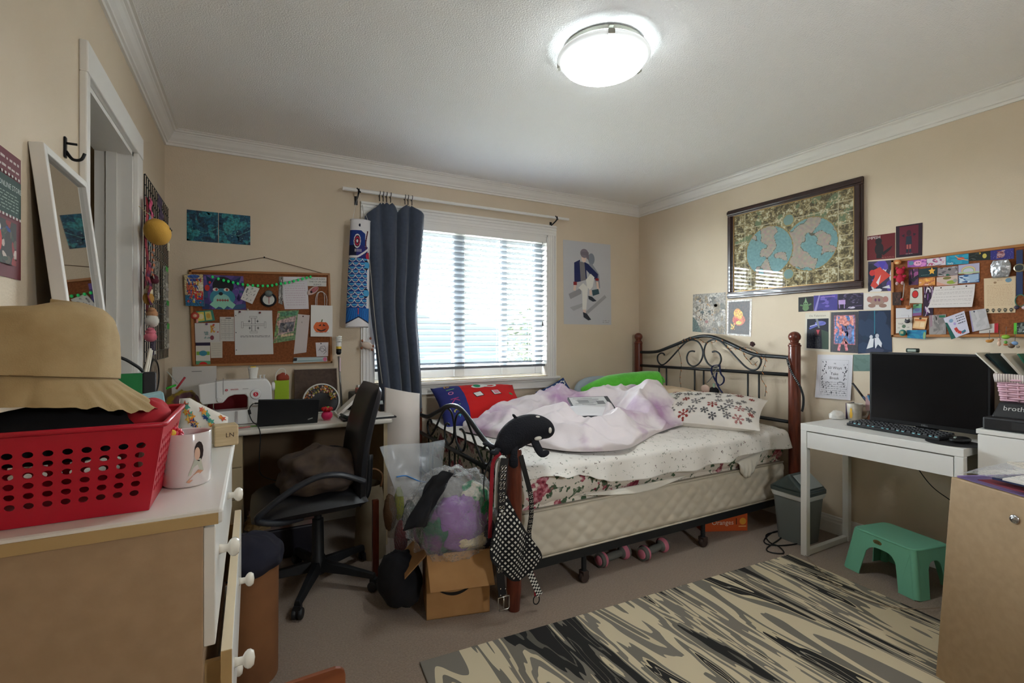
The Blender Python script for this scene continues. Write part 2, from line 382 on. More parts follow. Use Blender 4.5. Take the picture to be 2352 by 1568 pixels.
obj('trunk', MB().tube([(c0.x+0.35, 6.3, -3), (c0.x+0.3, 6.3, -1), (c0.x+0.35, 6.3, 1.0)], [0.09, 0.07, 0.02], 8), mat('bark', (88, 70, 54), 0.9), ht)
# ================================================================ ceiling lamp
LX, LY = 1.305, 1.615
lp = thing('ceiling_lamp', 'round frosted glass flush ceiling lamp, switched on', 'lamp', (LX, LY, 2.35))
M_brass = mat('brushed_nickel', (150, 148, 138), 0.35, 0.9)
obj('base_plate', MB().lathe([(0.0, ZC-0.001), (0.155, ZC-0.001), (0.168, ZC-0.006), (0.170, ZC-0.022), (0.163, ZC-0.026), (0.0, ZC-0.026)], (LX, LY, 0), 40), M_brass, lp, smooth=True, angle=40)
M_dome = mat('lit_frosted_glass', (240, 244, 244), 0.25, emit=8.0, ecol=(236, 246, 250))
obj('glass_rim', MB().lathe([(0.192, 2.421), (0.194, 2.417), (0.190, 2.411), (0.178, 2.404), (0.1715, 2.398), (0.168, 2.402), (0.176, 2.410), (0.188, 2.418)], (LX, LY, 0), 48), mat('frosted_rim', (236, 240, 240), 0.25, emit=0.1), lp, smooth=True)
pr = [(0.1725, 2.400)]
for k in range(1, 11):
    a = k/10; pr.append((0.172*math.cos(a*PI/2), 2.398-0.048*math.sin(a*PI/2)))
obj('glass_dome', MB().lathe(pr, (LX, LY, 0), 48), M_dome, lp, smooth=True)
obj('halo_blocker', MB().lathe([(0.0, 2.4045), (0.166, 2.4045), (0.166, 2.4025), (0.0, 2.4025)], (LX, LY, 0), 40), mat('frosted_rim'), lp)  # unseen disc added to keep the dome's glow off the ceiling
for a in (2.35, -0.05, 4.2):
    x, y = LX+0.19*math.cos(a), LY+0.19*math.sin(a)
    R = Matrix.Rotation(a, 3, 'Z')
    b = MB(); b.box((x, y, 2.413), (0.012, 0.026, 0.022), R=R); b.box((LX+0.178*math.cos(a), LY+0.178*math.sin(a), 2.436), (0.034, 0.018, 0.004), R=R)
    obj('clip', b, M_brass, lp, bevel=0.002)
for a in (0.5, 2.9):
    x, y = LX+0.07*math.cos(a), LY+0.07*math.sin(a)
    li = bpy.data.lights.new('bulb_light', 'POINT'); li.energy = 0.13; li.shadow_soft_size = 0.03; li.color = (0.93, 0.97, 1.0)
    lo = bpy.data.objects.new('bulb_light', li); COL.objects.link(lo); lo.parent = lp; lo.location = Vector((x, y, 2.424))-Vector(lp.location)
# ================================================================ shared paints
PAINT = mat('painted_plastic', attr=True, rough=0.45)
CLOTHP = mat('printed_cloth', attr=True, rough=0.9, bump=0.15, bscale=300)
PRINT = mat('printed_paper', attr=True, rough=0.55, spec=0.3)
PHOTO = mat('printed_photo', attr=True, rough=0.4, mottle=0.55, mscale=70)
FINE = mat('printed_detail', attr=True, rough=0.45, mottle=0.7, mscale=160)
M_iron = mat('black_iron', (42, 44, 46), 0.38, 0.4)
M_post = mat('cherry_wood', (112, 52, 34), 0.32, col2=(84, 36, 24), nscale=14, stretch=(6, 6, 0.8), coat=0.2)
M_quilt = mat('quilted_ticking', (206, 196, 178), 0.8)
def floral(name, base, scale, r1, cols, leaf, bump=0.1, thr=0.45):
    m = mat(name, base, 0.85, bump=bump, bscale=25); nt = m.node_tree; N = nt.nodes; Lk = nt.links; b = N['Principled BSDF']
    tc = N.new('ShaderNodeTexCoord')
    wn = N.new('ShaderNodeTexNoise'); wn.inputs['Scale'].default_value = scale*2.2
    add = N.new('ShaderNodeMix'); add.data_type = 'RGBA'; add.blend_type = 'LINEAR_LIGHT'; add.inputs[0].default_value = 0.6/scale
    Lk.new(tc.outputs['Object'], wn.inputs['Vector']); Lk.new(tc.outputs['Object'], add.inputs['A']); Lk.new(wn.outputs['Color'], add.inputs['B'])
    vo = N.new('ShaderNodeTexVoronoi'); vo.inputs['Scale'].default_value = scale; Lk.new(add.outputs['Result'], vo.inputs['Vector'])
    n2 = N.new('ShaderNodeTexNoise'); n2.inputs['Scale'].default_value = scale*5; Lk.new(tc.outputs['Object'], n2.inputs['Vector'])
    pr = N.new('ShaderNodeValToRGB'); e = pr.color_ramp.elements
    e[0].position = 0.35; e[1].position = 0.65; e[0].color = (*lin(cols[0]), 1); e[1].color = (*lin(cols[-1]), 1)
    k = e.new(0.5); k.color = (*lin(cols[len(cols)//2]), 1)
    Lk.new(n2.outputs['Fac'], pr.inputs[0])
    def step(inp, a, w_):
        s_ = N.new('ShaderNodeMapRange'); s_.inputs[1].default_value = a-w_; s_.inputs[2].default_value = a+w_; s_.inputs[3].default_value = 1; s_.inputs[4].default_value = 0
        Lk.new(inp, s_.inputs[0]); return s_.outputs[0]
    sep = N.new('ShaderNodeSeparateColor'); Lk.new(vo.outputs['Color'], sep.inputs[0])
    def mul(a, b_):
        q = N.new('ShaderNodeMath'); q.operation = 'MULTIPLY'; Lk.new(a, q.inputs[0]); Lk.new(b_, q.inputs[1]); return q.outputs[0]
    pet = mul(step(vo.outputs['Distance'], r1, 0.03), step(sep.outputs[0], thr, 0.02))
    n3 = N.new('ShaderNodeTexNoise'); n3.inputs['Scale'].default_value = scale*3.1; Lk.new(tc.outputs['Object'], n3.inputs['Vector'])
    lf_ = mul(step(n3.outputs['Fac'], 0.43, 0.015), step(vo.outputs['Distance'], r1*1.75, 0.05))
    m1 = N.new('ShaderNodeMix'); m1.data_type = 'RGBA'; Lk.new(lf_, m1.inputs[0]); m1.inputs['A'].default_value = (*lin(base), 1); m1.inputs['B'].default_value = (*lin(leaf), 1)
    m2 = N.new('ShaderNodeMix'); m2.data_type = 'RGBA'; Lk.new(pet, m2.inputs[0]); Lk.new(m1.outputs['Result'], m2.inputs['A']); Lk.new(pr.outputs[0], m2.inputs['B'])
    Lk.new(m2.outputs['Result'], b.inputs['Base Color']); return m
M_rose = floral('rose_sheet', (226, 216, 204), 8.5, 0.44, [(112, 30, 48), (168, 78, 92), (206, 150, 156)], (74, 96, 70), thr=0.62)
M_sprig = floral('sprig_sheet', (234, 229, 222), 36, 0.17, [(120, 110, 104), (128, 96, 100), (150, 140, 132)], (150, 156, 140), thr=0.5)
M_duvet = mat('purple_bloom_duvet', (232, 222, 224), 0.85, col2=(186, 148, 184), nscale=3.2, ncontrast=0.16, bump=0.55, bscale=13)
for n in M_duvet.node_tree.nodes:
    if n.type == 'VALTORGB':
        n.color_ramp.elements[0].position = 0.52; n.color_ramp.elements[1].position = 0.70
# ================================================================ bed
HX, FX, PY0, PY1 = 3.165, 1.05, 1.935, 3.405
bed = thing('bed_frame', 'double bed frame of black scrolled iron with cherry wood posts', 'bed', (2.1, 2.67, 0))
def hp(px, py): p = onx(px, py, HX); return (p.y, p.z)
def zz(l): return [hp(1400+x/4.704, 740+y/4.704) for x, y in l]
arch = smooth_pts([(0, *hp(a, b)) for a, b in ((1466, 808), (1490, 808.5), (1512, 806.5), (1535, 798), (1560, 788), (1585, 777.5), (1614, 771.5), (1640, 774), (1668, 785), (1700, 800), (1725, 811), (1748, 816), (1775, 818), (1826, 822))], 5)
rail = [(0, *hp(1466, 838.5)), (0, *hp(1826, 861))]
scr1 = smooth_pts([(0, *q) for q in zz([(595, 355), (580, 335), (550, 335), (522, 362), (520, 410), (545, 450), (580, 457), (630, 420), (700, 345), (780, 255), (840, 205), (900, 190), (960, 215), (1000, 280), (1008, 350), (985, 420), (940, 465), (895, 474), (850, 440), (835, 380), (855, 325), (890, 310), (920, 315)])], 5)
scr2 = smooth_pts([(0, *q) for q in zz([(1110, 320), (1150, 315), (1190, 345), (1205, 400), (1190, 450), (1160, 482), (1110, 478), (1060, 440), (1027, 370), (1022, 300), (1045, 230), (1090, 195), (1140, 185), (1200, 205), (1280, 280), (1380, 390), (1470, 480), (1540, 515), (1600, 500), (1635, 440), (1630, 390), (1590, 365), (1545, 375), (1520, 400)])], 5)
sp_y = [hp(p, 870)[0] for p in (1513.7, 1530.7, 1595.6, 1616.2, 1717.8, 1743.3)]
def board(X, dz, zlow, nm):
    sh = lambda pts: [(X, p[1], p[2]+dz) for p in pts]
    obj(nm+'_arch', MB().tube(sh(arch), 0.0135, 10), M_iron, bed, smooth=True)
    obj(nm+'_rail', MB().tube(sh(rail), 0.0125, 10), M_iron, bed, smooth=True)
    obj(nm+'_scroll', MB().tube(sh(scr1), 0.0068, 8), M_iron, bed, smooth=True)
    obj(nm+'_scroll', MB().tube(sh(scr2), 0.0068, 8), M_iron, bed, smooth=True)
    for y in sp_y:
        zt = rail[0][2]+(rail[1][2]-rail[0][2])*(y-rail[0][1])/(rail[1][1]-rail[0][1])+dz
        obj('spindle', MB().cyl((X, y, zlow), (X, y, zt), 0.0065, n=8), M_iron, bed, smooth=True)
    obj(nm+'_lower_rail', MB().tube([(X, PY0, zlow), (X, PY1, zlow)], 0.012, 8), M_iron, bed, smooth=True)
board(HX, 0, 0.672, 'headboard'); board(FX, -0.411, 0.30, 'footboard')
def post(x, y, h, ball):
    pr = [(0.0, 0.001), (0.026, 0.001), (0.028, 0.02), (0.034, 0.10), (0.037, h*0.55)]
    if ball: pr += [(0.036, h-0.115), (0.036, h-0.10), (0.039, h-0.096), (0.039, h-0.088), (0.033, h-0.083), (0.034, h-0.076), (0.024, h-0.072), (0.026, h-0.066)]+[(0.038*math.sin(a), h-0.034-0.036*math.cos(a)) for a in [0.75+k*(PI-0.75)/8 for k in range(9)]]
    else: pr += [(0.036, h-0.03), (0.036, h-0.012), (0.030, h-0.003), (0.0, h)]
    obj('post', MB().lathe(pr, (x, y, 0), 20), M_post, bed, smooth=True, angle=35)
post(HX, PY0, 1.275, True); post(HX, PY1, 1.275, True); post(FX, PY0, 0.735, False); post(FX, PY1, 0.735, False)
for y in (PY0+0.05, PY1-0.05): obj('side_rail', MB().bb((FX, y-0.012, 0.135), (HX, y+0.012, 0.180)), M_iron, bed)
for x in (1.48, 2.35):
    obj('cross_bar', MB().bb((x-0.015, PY0+0.05, 0.150), (x+0.015, PY1-0.05, 0.176)), M_iron, bed)
    for y in (1.985, 3.3):
        q = obj('support_leg', MB().cyl((x, y, 0.055), (x, y, 0.15), 0.013, n=10), M_iron, bed)
        b = MB(); R = rotz(0.6).to_3x3()
        b.lathe([(0.0, -0.014), (0.024, -0.014), (0.027, -0.008), (0.027, 0.008), (0.024, 0.014), (0.0, 0.014)], (x, y, 0.0275), 14, M=Matrix.Rotation(PI/2, 3, 'X')); b.box((x, y, 0.05), (0.034, 0.04, 0.02))
        obj('caster', b, mat('brown_plastic', (58, 44, 40), 0.5), q, smooth=True, angle=40)
# ---------------------------------------------------------------- box spring and mattress
BX0, BX1, BY0, BY1 = 1.105, 3.10, 1.972, 3.372
def rbox(x0, x1, y0, y1, z0, z1, nx, nz, fn):
    """box with a finely divided near side"""
    b = MB(); b.bb((x0, y0+0.012, z0), (x1, y1, z1))
    b.grid(nx, nz, lambda u, v: fn(u, v))
    return b
qs = thing('box_spring', 'cream quilted box spring under the flowered mattress', 'box spring', (2.1, 2.67, 0.18))
def qf(u, v):
    x = BX0+(BX1-BX0)*u; z = 0.182+0.232*v
    e = min(v, 1-v, 0.1)/0.1
    a, c_ = x/0.052, z/0.042
    q = abs(math.sin((a+c_)*PI/2))*abs(math.sin((a-c_)*PI/2))
    return (x, BY0+0.012-0.014*e**0.5-0.006*q*e, z)
obj('ticking', rbox(BX0, BX1, BY0, BY1, 0.182, 0.414, 300, 30, qf), M_quilt, qs, smooth=True, angle=50)
obj('piping', MB().tube([(BX0, BY0, 0.413), (BX1, BY0, 0.413)], 0.006, 6).tube([(BX0, BY0, 0.185), (BX1, BY0, 0.185)], 0.005, 6), M_quilt, qs, smooth=True)
mt = thing('mattress', 'mattress in a cream sheet printed with burgundy roses', 'mattress', (2.1, 2.67, 0.414))
def mf(u, v):
    x = BX0+0.005+(BX1-BX0-0.01)*u; zb = 0.432+0.018*nz(x*3.1, 2)+0.01*nz(x*9, 5); z = zb+(0.622-zb)*v
    bul = (1-abs(2*v-1)**3)
    return (x, BY0+0.022-0.03*bul-0.012*nz(x*5, z*6)-0.006*nz(x*17, z*13, 3), z)
obj('fitted_sheet', rbox(BX0+0.005, BX1-0.005, BY0+0.005, BY1-0.005, 0.420, 0.622, 170, 16, mf), M_rose, mt, smooth=True, angle=60)
b = MB()
b.grid(40, 6, lambda u, v: (1.45+0.75*u, BY0-0.016-0.018*math.sin(u*PI)*v-0.004*nz(u*20, v*3), 0.452-(0.036*math.sin(u*PI)**1.2)*v))
obj('mattress_pad', b, mat('white_pad', (226, 220, 208), 0.9), mt, smooth=True, solid=0.003)
b = MB()
b.grid(26, 8, lambda u, v: (2.60+0.26*u+0.06*v*(0.5-u), BY0-0.014-0.03*v*(1-v)*2-0.006*math.sin(u*40)*v, 0.475-(0.13*math.sin(PI*min(1, u*1.05))**0.6)*v+0.04*u))
obj('mattress_pad', b, mat('white_pad', (226, 220, 208), 0.9), mt, smooth=True, solid=0.003)
hem = [ony(px, py, 1.94) for px, py in ((1196, 1106), (1231, 1099), (1247, 1092), (1268, 1089), (1300, 1094), (1327, 1090), (1350, 1093), (1373, 1099), (1408, 1106), (1431, 1106), (1465, 1099), (1500, 1092), (1560, 1083), (1597, 1079), (1657, 1060), (1734, 1038), (1793, 1030))]
def hz(x):
    if x <= hem[0].x: return hem[0].z
    for a, c_ in zip(hem, hem[1:]):
        if x <= c_.x: t_ = (x-a.x)/(c_.x-a.x); t_ = t_*t_*(3-2*t_); return a.z+(c_.z-a.z)*t_
    return hem[-1].z
def tsf(u, v):
    x = 1.095+2.015*u
    ripple = 0.006*nz(x*6, v*4)+0.004*nz(x*19, v*9, 4)
    if v < 0.72:
        y = 3.34+(1.985-3.34)*(v/0.72); d_ = max(0, y-2.0)
        z = 0.640+ripple+0.014*nz(x*2.3, y*2.3)+0.012*max(0, nz(x*7+y*3, y*8))
        if y < 2.06: z -= 0.012*((2.06-y)/0.075)**2
        return (x, y, z)
    w_ = (v-0.72)/0.28; a = min(1, w_/0.25)*PI/2
    z = 0.628-0.034*(1-math.cos(a)) if w_ < 0.25 else None
    y = 1.985-0.038*math.sin(a)
    if z is None: z = 0.594+(hz(x)-0.594)*(w_-0.25)/0.75
    y -= (0.014+0.03*max(0, nz(x*3.4, 7))+0.014*math.sin(x*21+2*nz(x*2)))*w_
    return (x, y, z)
tag(obj('top_sheet', MB().grid(220, 70, tsf), M_sprig, smooth=True, solid=0.002), 'white sprigged flat sheet hanging over the bed edge with a wavy hem', 'sheet')
# ---------------------------------------------------------------- comforter heap
out = [(1.16, 2.80), (1.22, 2.60), (1.32, 2.30), (1.42, 2.08), (1.56, 1.985), (1.74, 1.96), (1.95, 2.06), (2.15, 2.17), (2.40, 2.27), (2.66, 2.36), (2.74, 2.50), (2.70, 2.80), (2.62, 3.05), (2.30, 3.20), (1.90, 3.22), (1.55, 3.12), (1.28, 3.02)]
oc = Vector((1.93, 2.62, 0)); ring = smooth_pts([(p[0], p[1], 0) for p in out]+[(out[0][0], out[0][1], 0)], 12)[:-1]
lumps = [(2.50, 2.55, 0.22, 0.15, 0.20), (2.35, 2.80, 0.26, 0.14, 0.13), (2.05, 2.95, 0.40, 0.14, 0.15), (1.62, 2.86, 0.22, 0.14, 0.07), (1.55, 2.35, 0.26, 0.17, 0.11), (2.02, 2.36, 0.26, 0.12, 0.10), (1.80, 2.15, 0.26, 0.10, 0.085), (1.35, 2.72, 0.16, 0.16, 0.06), (2.62, 2.75, 0.1, 0.2, 0.09), (2.28, 2.45, 0.10, 0.12, 0.06)]
def ch(x, y):
    h = 0.035
    for lx, ly, rx, ry, hh in lumps:
        q = ((x-lx)/rx)**2+((y-ly)/ry)**2; h += hh*math.exp(-q*1.1)
    wx = x+0.16*nz(x*2.2, y*2.2, 9); wy = y+0.16*nz(x*2.2, y*2.2, 4)
    r1 = max(0, 1-2.4*abs(nz(wx*2.6, wy*3.4, 1))); r2 = max(0, 1-2.4*abs(nz(wx*5.5+3, wy*6.5, 2))); r3 = max(0, 1-2.2*abs(nz(wx*12, wy*13, 5)))
    h += 0.055*r1**1.6+0.032*r2**1.5+0.011*r3-0.02
    return max(h, 0.02)
nr = 60; b = MB()
def cf(u, v):
    p = ring[int(round(u*len(ring))) % len(ring)]
    q = oc+(p-oc)*v; e = 1-v
    x, y = q.x, q.y
    h = ch(x, y)*min(1.0, (e/0.20))**0.45 if e > 0 else 0.0
    bul = 0.035*math.sin(min(1, e/0.1)*PI)*(1 if v > 0.9 else 0)
    dirv = (p-oc).normalized(); q = q+dirv*bul
    return (q.x, q.y, 0.652+h)
b.grid(len(ring), nr, lambda u, v: cf(u, v), wrap=True)
tag(obj('comforter', b, M_duvet, smooth=True, sub=1), 'rumpled white comforter with faded purple flowers heaped on the bed', 'comforter')
# ---------------------------------------------------------------- pillows
def pillow_fn(w_, h_, t_, M, wr=0.0, sd=0.0, p=2.5, sag=0.0):
    def f(u, v, s_):
        a = (max(0, 1-abs(u)**p)*max(0, 1-abs(v)**p))**0.55
        x = w_/2*u*(1-0.07*(1-v*v)); y = h_/2*v*(1-0.07*(1-u*u))
        z = s_*(t_/2*a+wr*(0.5-abs(nz(u*3+sd, v*3, sd)))*a)-sag*u*u
        return M @ Vector((x, y, z))
    return f
def pillow(name, f, m, parent=None, n=28):
    b = MB(); b.grid(n, n, lambda u, v: f(2*u-1, 2*v-1, 1)); b.grid(n, n, lambda u, v: f(1-2*u, 2*v-1, -1))
    return obj(name, b, m, parent, smooth=True, sub=1)
def decal(b, f, cu, cv, strokes, asp, wd, col, lift=0.002):
    """thin strokes drawn on the upper side of a cushion; strokes in local units, asp = (half width, half height)"""
    def P(x, y):
        u, v = cu+x/asp[0], cv+y/asp[1]
        p = f(u, v, 1); n_ = (f(u+0.03, v, 1)-f(u-0.03, v, 1)).cross(f(u, v+0.03, 1)-f(u, v-0.03, 1)).normalized()
        return p+n_*lift
    for st in strokes:
        for a, c_ in zip(st, st[1:]):
            d_ = Vector((c_[0]-a[0], c_[1]-a[1])); L_ = d_.length
            if L_ < 1e-6: continue
            q = Vector((-d_.y, d_.x))/L_*wd
            b.add([P(a[0]-q.x, a[1]-q.y), P(c_[0]-q.x, c_[1]-q.y), P(c_[0]+q.x, c_[1]+q.y), P(a[0]+q.x, a[1]+q.y)], [(0, 1, 2, 3)], col)
def flake(r, a0=0):
    S = []
    for k in range(6):
        a = a0+k*PI/3; c_, s_ = math.cos(a), math.sin(a)
        S.append([(0, 0), (r*c_, r*s_)])
        for t_, l_ in ((0.55, 0.3), (0.8, 0.22)):
            for sg in (-1, 1):
                S.append([(r*t_*c_, r*t_*s_), (r*t_*c_+r*l_*math.cos(a+sg*0.8), r*t_*s_+r*l_*math.sin(a+sg*0.8))])
    return S
def pframe(c, xdir, tilt, roll=0.0):
    """pillow frame: long axis along xdir (ground angle), face tilted up from lying flat by tilt about that axis"""
    return T(*c) @ rotz(xdir) @ Matrix.Rotation(tilt, 4, 'X') @ Matrix.Rotation(roll, 4, 'Y')
# white snowflake pillow
f = pillow_fn(0.70, 0.46, 0.17, pframe((2.77, 2.30, 0.735), math.radians(-62), math.radians(18), 0.0), 0.02, 1.3)
pw = thing('pillow', 'white pillow printed with red and grey snowflakes, nearest the headboard', 'pillow', (2.77, 2.30, 0.66))
pillow('cover', f, mat('cream_cotton', (232, 226, 218), 0.85, bump=0.15, bscale=30), pw)
random.seed(8); b = MB(); spots = []
for i in range(300):
    u, v = random.uniform(-0.86, 0.86), random.uniform(-0.86, 0.86)
    if all((u-a)**2*1.9+(v-c_)**2 > 0.062 for a, c_ in spots): spots.append((u, v))
for i, (u, v) in enumerate(spots):
    decal(b, f, u, v, flake(random.choice([0.02, 0.028, 0.036]), random.random()), (0.35, 0.23), 0.0028, random.choice([(150, 58, 52), (120, 116, 116), (120, 116, 116), (176, 120, 116), (90, 90, 92)]))
obj('snowflake_print', b, CLOTHP, pw)
f = pillow_fn(0.62, 0.42, 0.15, pframe((2.90, 2.86, 0.745), math.radians(-88), math.radians(14)), 0.02, 4.1)
tag(pillow('pillow', f, mat('peach_cotton', (226, 200, 170), 0.85)), 'plain peach pillow behind the snowflake pillow', 'pillow')
b = MB(M=pframe((2.66, 3.295, 0.735), math.radians(-8), math.radians(58))); b.ell((0, 0, 0), (0.27, 0.185, 0.062), 40, 20, ex=0.85)
tag(obj('pillow', b, mat('pale_blue_cotton', (168, 182, 194), 0.85, bump=0.2, bscale=20), smooth=True), 'pale grey-blue round-edged cushion against the wall by the headboard', 'pillow')
# red cushion
f = pillow_fn(0.66, 0.46, 0.20, pframe((1.46, 3.18, 0.735), math.radians(-4), math.radians(34)), 0.012, 2.2)
pk = thing('cushion', 'red cushion with a blue lettered end panel under the window', 'cushion', (1.46, 3.22, 0.65))
b = MB(); n = 30
for s_ in (1, -1):
    for j in range(n-1):
        for i in range(n-1):
            q = [f(2*(i+a)/(n-1)-1, 2*(j+c_)/(n-1)-1, s_) for a, c_ in ((0, 0), (1, 0), (1, 1), (0, 1))]
            if s_ < 0: q.reverse()
            b.add(q, [(0, 1, 2, 3)], (44, 50, 120) if i < 8 else (206, 26, 26))
o = obj('cover', b, CLOTHP, pk, smooth=True); 
bmx = bmesh.new(); bmx.from_mesh(o.data); bmesh.ops.remove_doubles(bmx, verts=bmx.verts, dist=1e-5); bmx.to_mesh(o.data); bmx.free()
b = MB()
def onp(cu, cv, rot, sz, lift=0.0025):
    def P(x, y):
        xr, yr = x*math.cos(rot)-y*math.sin(rot), x*math.sin(rot)+y*math.cos(rot)
        u, v = cu+xr*sz/0.33, cv+yr*sz/0.23
        p = f(u, v, 1); n_ = (f(u+0.03, v, 1)-f(u-0.03, v, 1)).cross(f(u, v+0.03, 1)-f(u, v-0.03, 1)).normalized()
        return p+n_*lift
    return P
for ch_, cv, col in (('e', 0.78, (214, 160, 60)), ('l', 0.56, (120, 190, 120)), ('o', 0.36, (220, 130, 180)), ('K', 0.0, (190, 60, 120)), ('i', -0.22, (120, 190, 120)), ('t', -0.42, (214, 200, 70)), ('t', -0.62, (80, 180, 200))):
    P = onp(-0.70, cv, -PI/2, 0.085); vs, fs = text_geo(ch_, 'CENTER'); b.add([P(x, y) for x, y in vs], fs, col)
def blob(cu, cv, rx, ry, col, lift=0.0025, n=14, sq=False):
    P = onp(cu, cv, 0.25, 1.0, lift)
    pts = [(-rx, -ry), (rx, -ry), (rx, ry), (-rx, ry)] if sq else [(rx*math.cos(2*PI*k/n), ry*math.sin(2*PI*k/n)) for k in range(n)]
    b.add([P(*q) for q in pts], [tuple(range(len(pts)))], col)
for cu, cv, c1 in ((-0.12, 0.12, (120, 170, 200)), (0.34, 0.20, (220, 150, 170))):
    blob(cu, cv, 0.036, 0.030, (30, 30, 34), 0.002, sq=True); blob(cu, cv, 0.031, 0.025, (230, 226, 220), 0.0032, sq=True); blob(cu, cv, 0.022, 0.018, c1, 0.0042, sq=True)
blob(0.02, 0.62, 0.075, 0.034, (228, 224, 218)); blob(-0.05, 0.62, 0.03, 0.028, (40, 150, 100), 0.0042); blob(0.28, 0.62, 0.06, 0.026, (228, 224, 218)); blob(0.74, 0.2, 0.016, 0.016, (60, 150, 90))
obj('cover_print', b, CLOTHP, pk)
# navy cushion with white bird shapes
f = pillow_fn(0.30, 0.29, 0.12, T(2.19, 3.265, 0.735) @ rotz(math.radians(-10)) @ Matrix.Rotation(math.radians(60), 4, 'X') @ rotz(math.radians(24)), 0.01, 3.0, p=2.0)
pn = thing('cushion', 'navy cushion with white bird pattern between red and pale cushions', 'cushion', (2.2, 3.25, 0.65))
pillow('cover', f, mat('navy_cotton', (38, 62, 116), 0.85), pn)
b = MB()
for i in range(5):
    for j in range(5):
        cu, cv = -0.72+0.36*i+(0.18 if j % 2 else 0), -0.72+0.36*j
        if cu > 0.85: continue
        decal(b, f, cu, cv, [[(-0.022, 0.012), (-0.012, 0.02), (0.0, 0.014), (0.01, -0.004), (0.004, -0.018), (-0.014, -0.02)], [(0.004, 0.0), (0.022, 0.012)]], (0.15, 0.145), 0.0045, (220, 220, 214))
obj('bird_print', b, CLOTHP, pn)
# green bolster-like plush bundle
g0 = thing('green_throw', 'bright green rolled fleece throw lying on the comforter', 'throw', (2.66, 3.0, 0.75))
pts = [(2.30, 3.12, 0.80), (2.40, 3.08, 0.825), (2.55, 3.03, 0.85), (2.70, 2.99, 0.865), (2.84, 2.95, 0.875), (2.93, 2.92, 0.87)]
path = smooth_pts(pts, 5); rs = [0.03+0.06*min(1, k/9)+0.006*nz(k*0.9) for k in range(len(path))]; rs[-1] *= 0.8
b = MB(); b.tube(path, rs, 16)
M_green = mat('green_fleece', (96, 200, 60), 0.95, col2=(84, 184, 50), nscale=20, bump=0.3, bscale=60, sheen=0.4)
obj('roll', b, M_green, g0, smooth=True, sub=1)
obj('rolled_end', MB().tube([Vector((2.938, 2.917, 0.87))+Vector((0.012*math.cos(a)*0, -0.055*math.cos(a)*(1-a/16), 0.055*math.sin(a)*(1-a/16))) for a in [k*0.5 for k in range(22)]], 0.007, 6), M_green, g0, smooth=True)
obj('loose_fold', MB().grid(22, 8, lambda u, v: (2.42+0.45*u, 3.02-0.12*u-0.09*v-0.02*v*math.sin(u*9), 0.83-0.10*v+0.05*u*(1-v)+0.012*math.sin(u*12)*v)), M_green, g0, smooth=True, solid=0.006)
# tablet and paper on the comforter
tbM = T(1.83, 2.36, 0.815) @ rotz(math.radians(-14)) @ Matrix.Rotation(math.radians(27), 4, 'X')
tb = thing('tablet_computer', 'grey cased tablet showing a document, lying on the comforter', 'tablet', (1.83, 2.36, 0.72))
obj('case', MB(M=tbM).box((0, 0, 0), (0.27, 0.20, 0.018)), mat('slate_case', (74, 76, 80), 0.6), tb, bevel=0.004)
b = MB(M=tbM); b.box((-0.012, 0.0, 0.0095), (0.235, 0.185, 0.001), (206, 206, 206))
for k in range(11): b.box((-0.02+random.uniform(-0.01, 0.01), 0.02-k*0.0, 0.0102), (0, 0, 0))
for k in range(9):
    b.box((-0.03+random.uniform(-0.02, 0.02), 0.078-k*0.009, 0.0103), (random.uniform(0.10, 0.16), 0.0025, 0.0004), (110, 110, 112))
b.box((-0.05, 0.045, 0.0104), (0.07, 0.03, 0.0004), (150, 150, 152)); b.box((0.06, 0.03, 0.0104), (0.05, 0.035, 0.0004), (130, 130, 132))
obj('screen', b, PRINT, tb)
b = MB(); b.grid(10, 6, lambda u, v: tbM @ Vector((-0.16+0.25*u, -0.11+0.10*v, 0.013+0.006*math.sin(u*5)+0.004*v)), (226, 224, 226))
tag(obj('paper_sheet', b, PRINT, smooth=True, solid=0.0008), 'blank white sheet of paper lying across the tablet', 'paper')
# ================================================================ dresser by the left wall, and what lies on it
M_tan = mat('tan_laminate', (178, 150, 120), 0.5, col2=(170, 142, 112), nscale=30, bump=0.03, bscale=200)
M_edge = mat('honey_edge_band', (186, 156, 108), 0.5)
M_lamw = mat('white_laminate', (228, 224, 218), 0.35)
M_knob = mat('glossy_white_knob', (232, 226, 214), 0.2, coat=0.5)
DH = 0.945
ds = thing('dresser', 'white-fronted dresser with tan side panel and round white knobs', 'dresser', (-0.26, 1.38, 0))
obj('body', MB().bb((-0.452, 0.99, 0.001), (-0.075, 1.775, 0.918)), M_tan, ds, bevel=0.002)
obj('top_board', MB().bb((-0.453, 0.982, 0.918), (-0.045, 1.785, DH)), M_lamw, ds, bevel=0.006)
obj('edge_band', MB().bb((-0.452, 0.979, 0.920), (-0.052, 0.9825, DH-0.006)), M_edge, ds)
kn = MB().lathe([(0.0, 0.0), (0.010, 0.0), (0.008, 0.006), (0.0075, 0.014), (0.014, 0.018), (0.0175, 0.023), (0.0175, 0.028), (0.013, 0.034), (0.0, 0.036)], (0, 0, 0), 18, M=Matrix.Rotation(PI/2, 3, 'Y'))
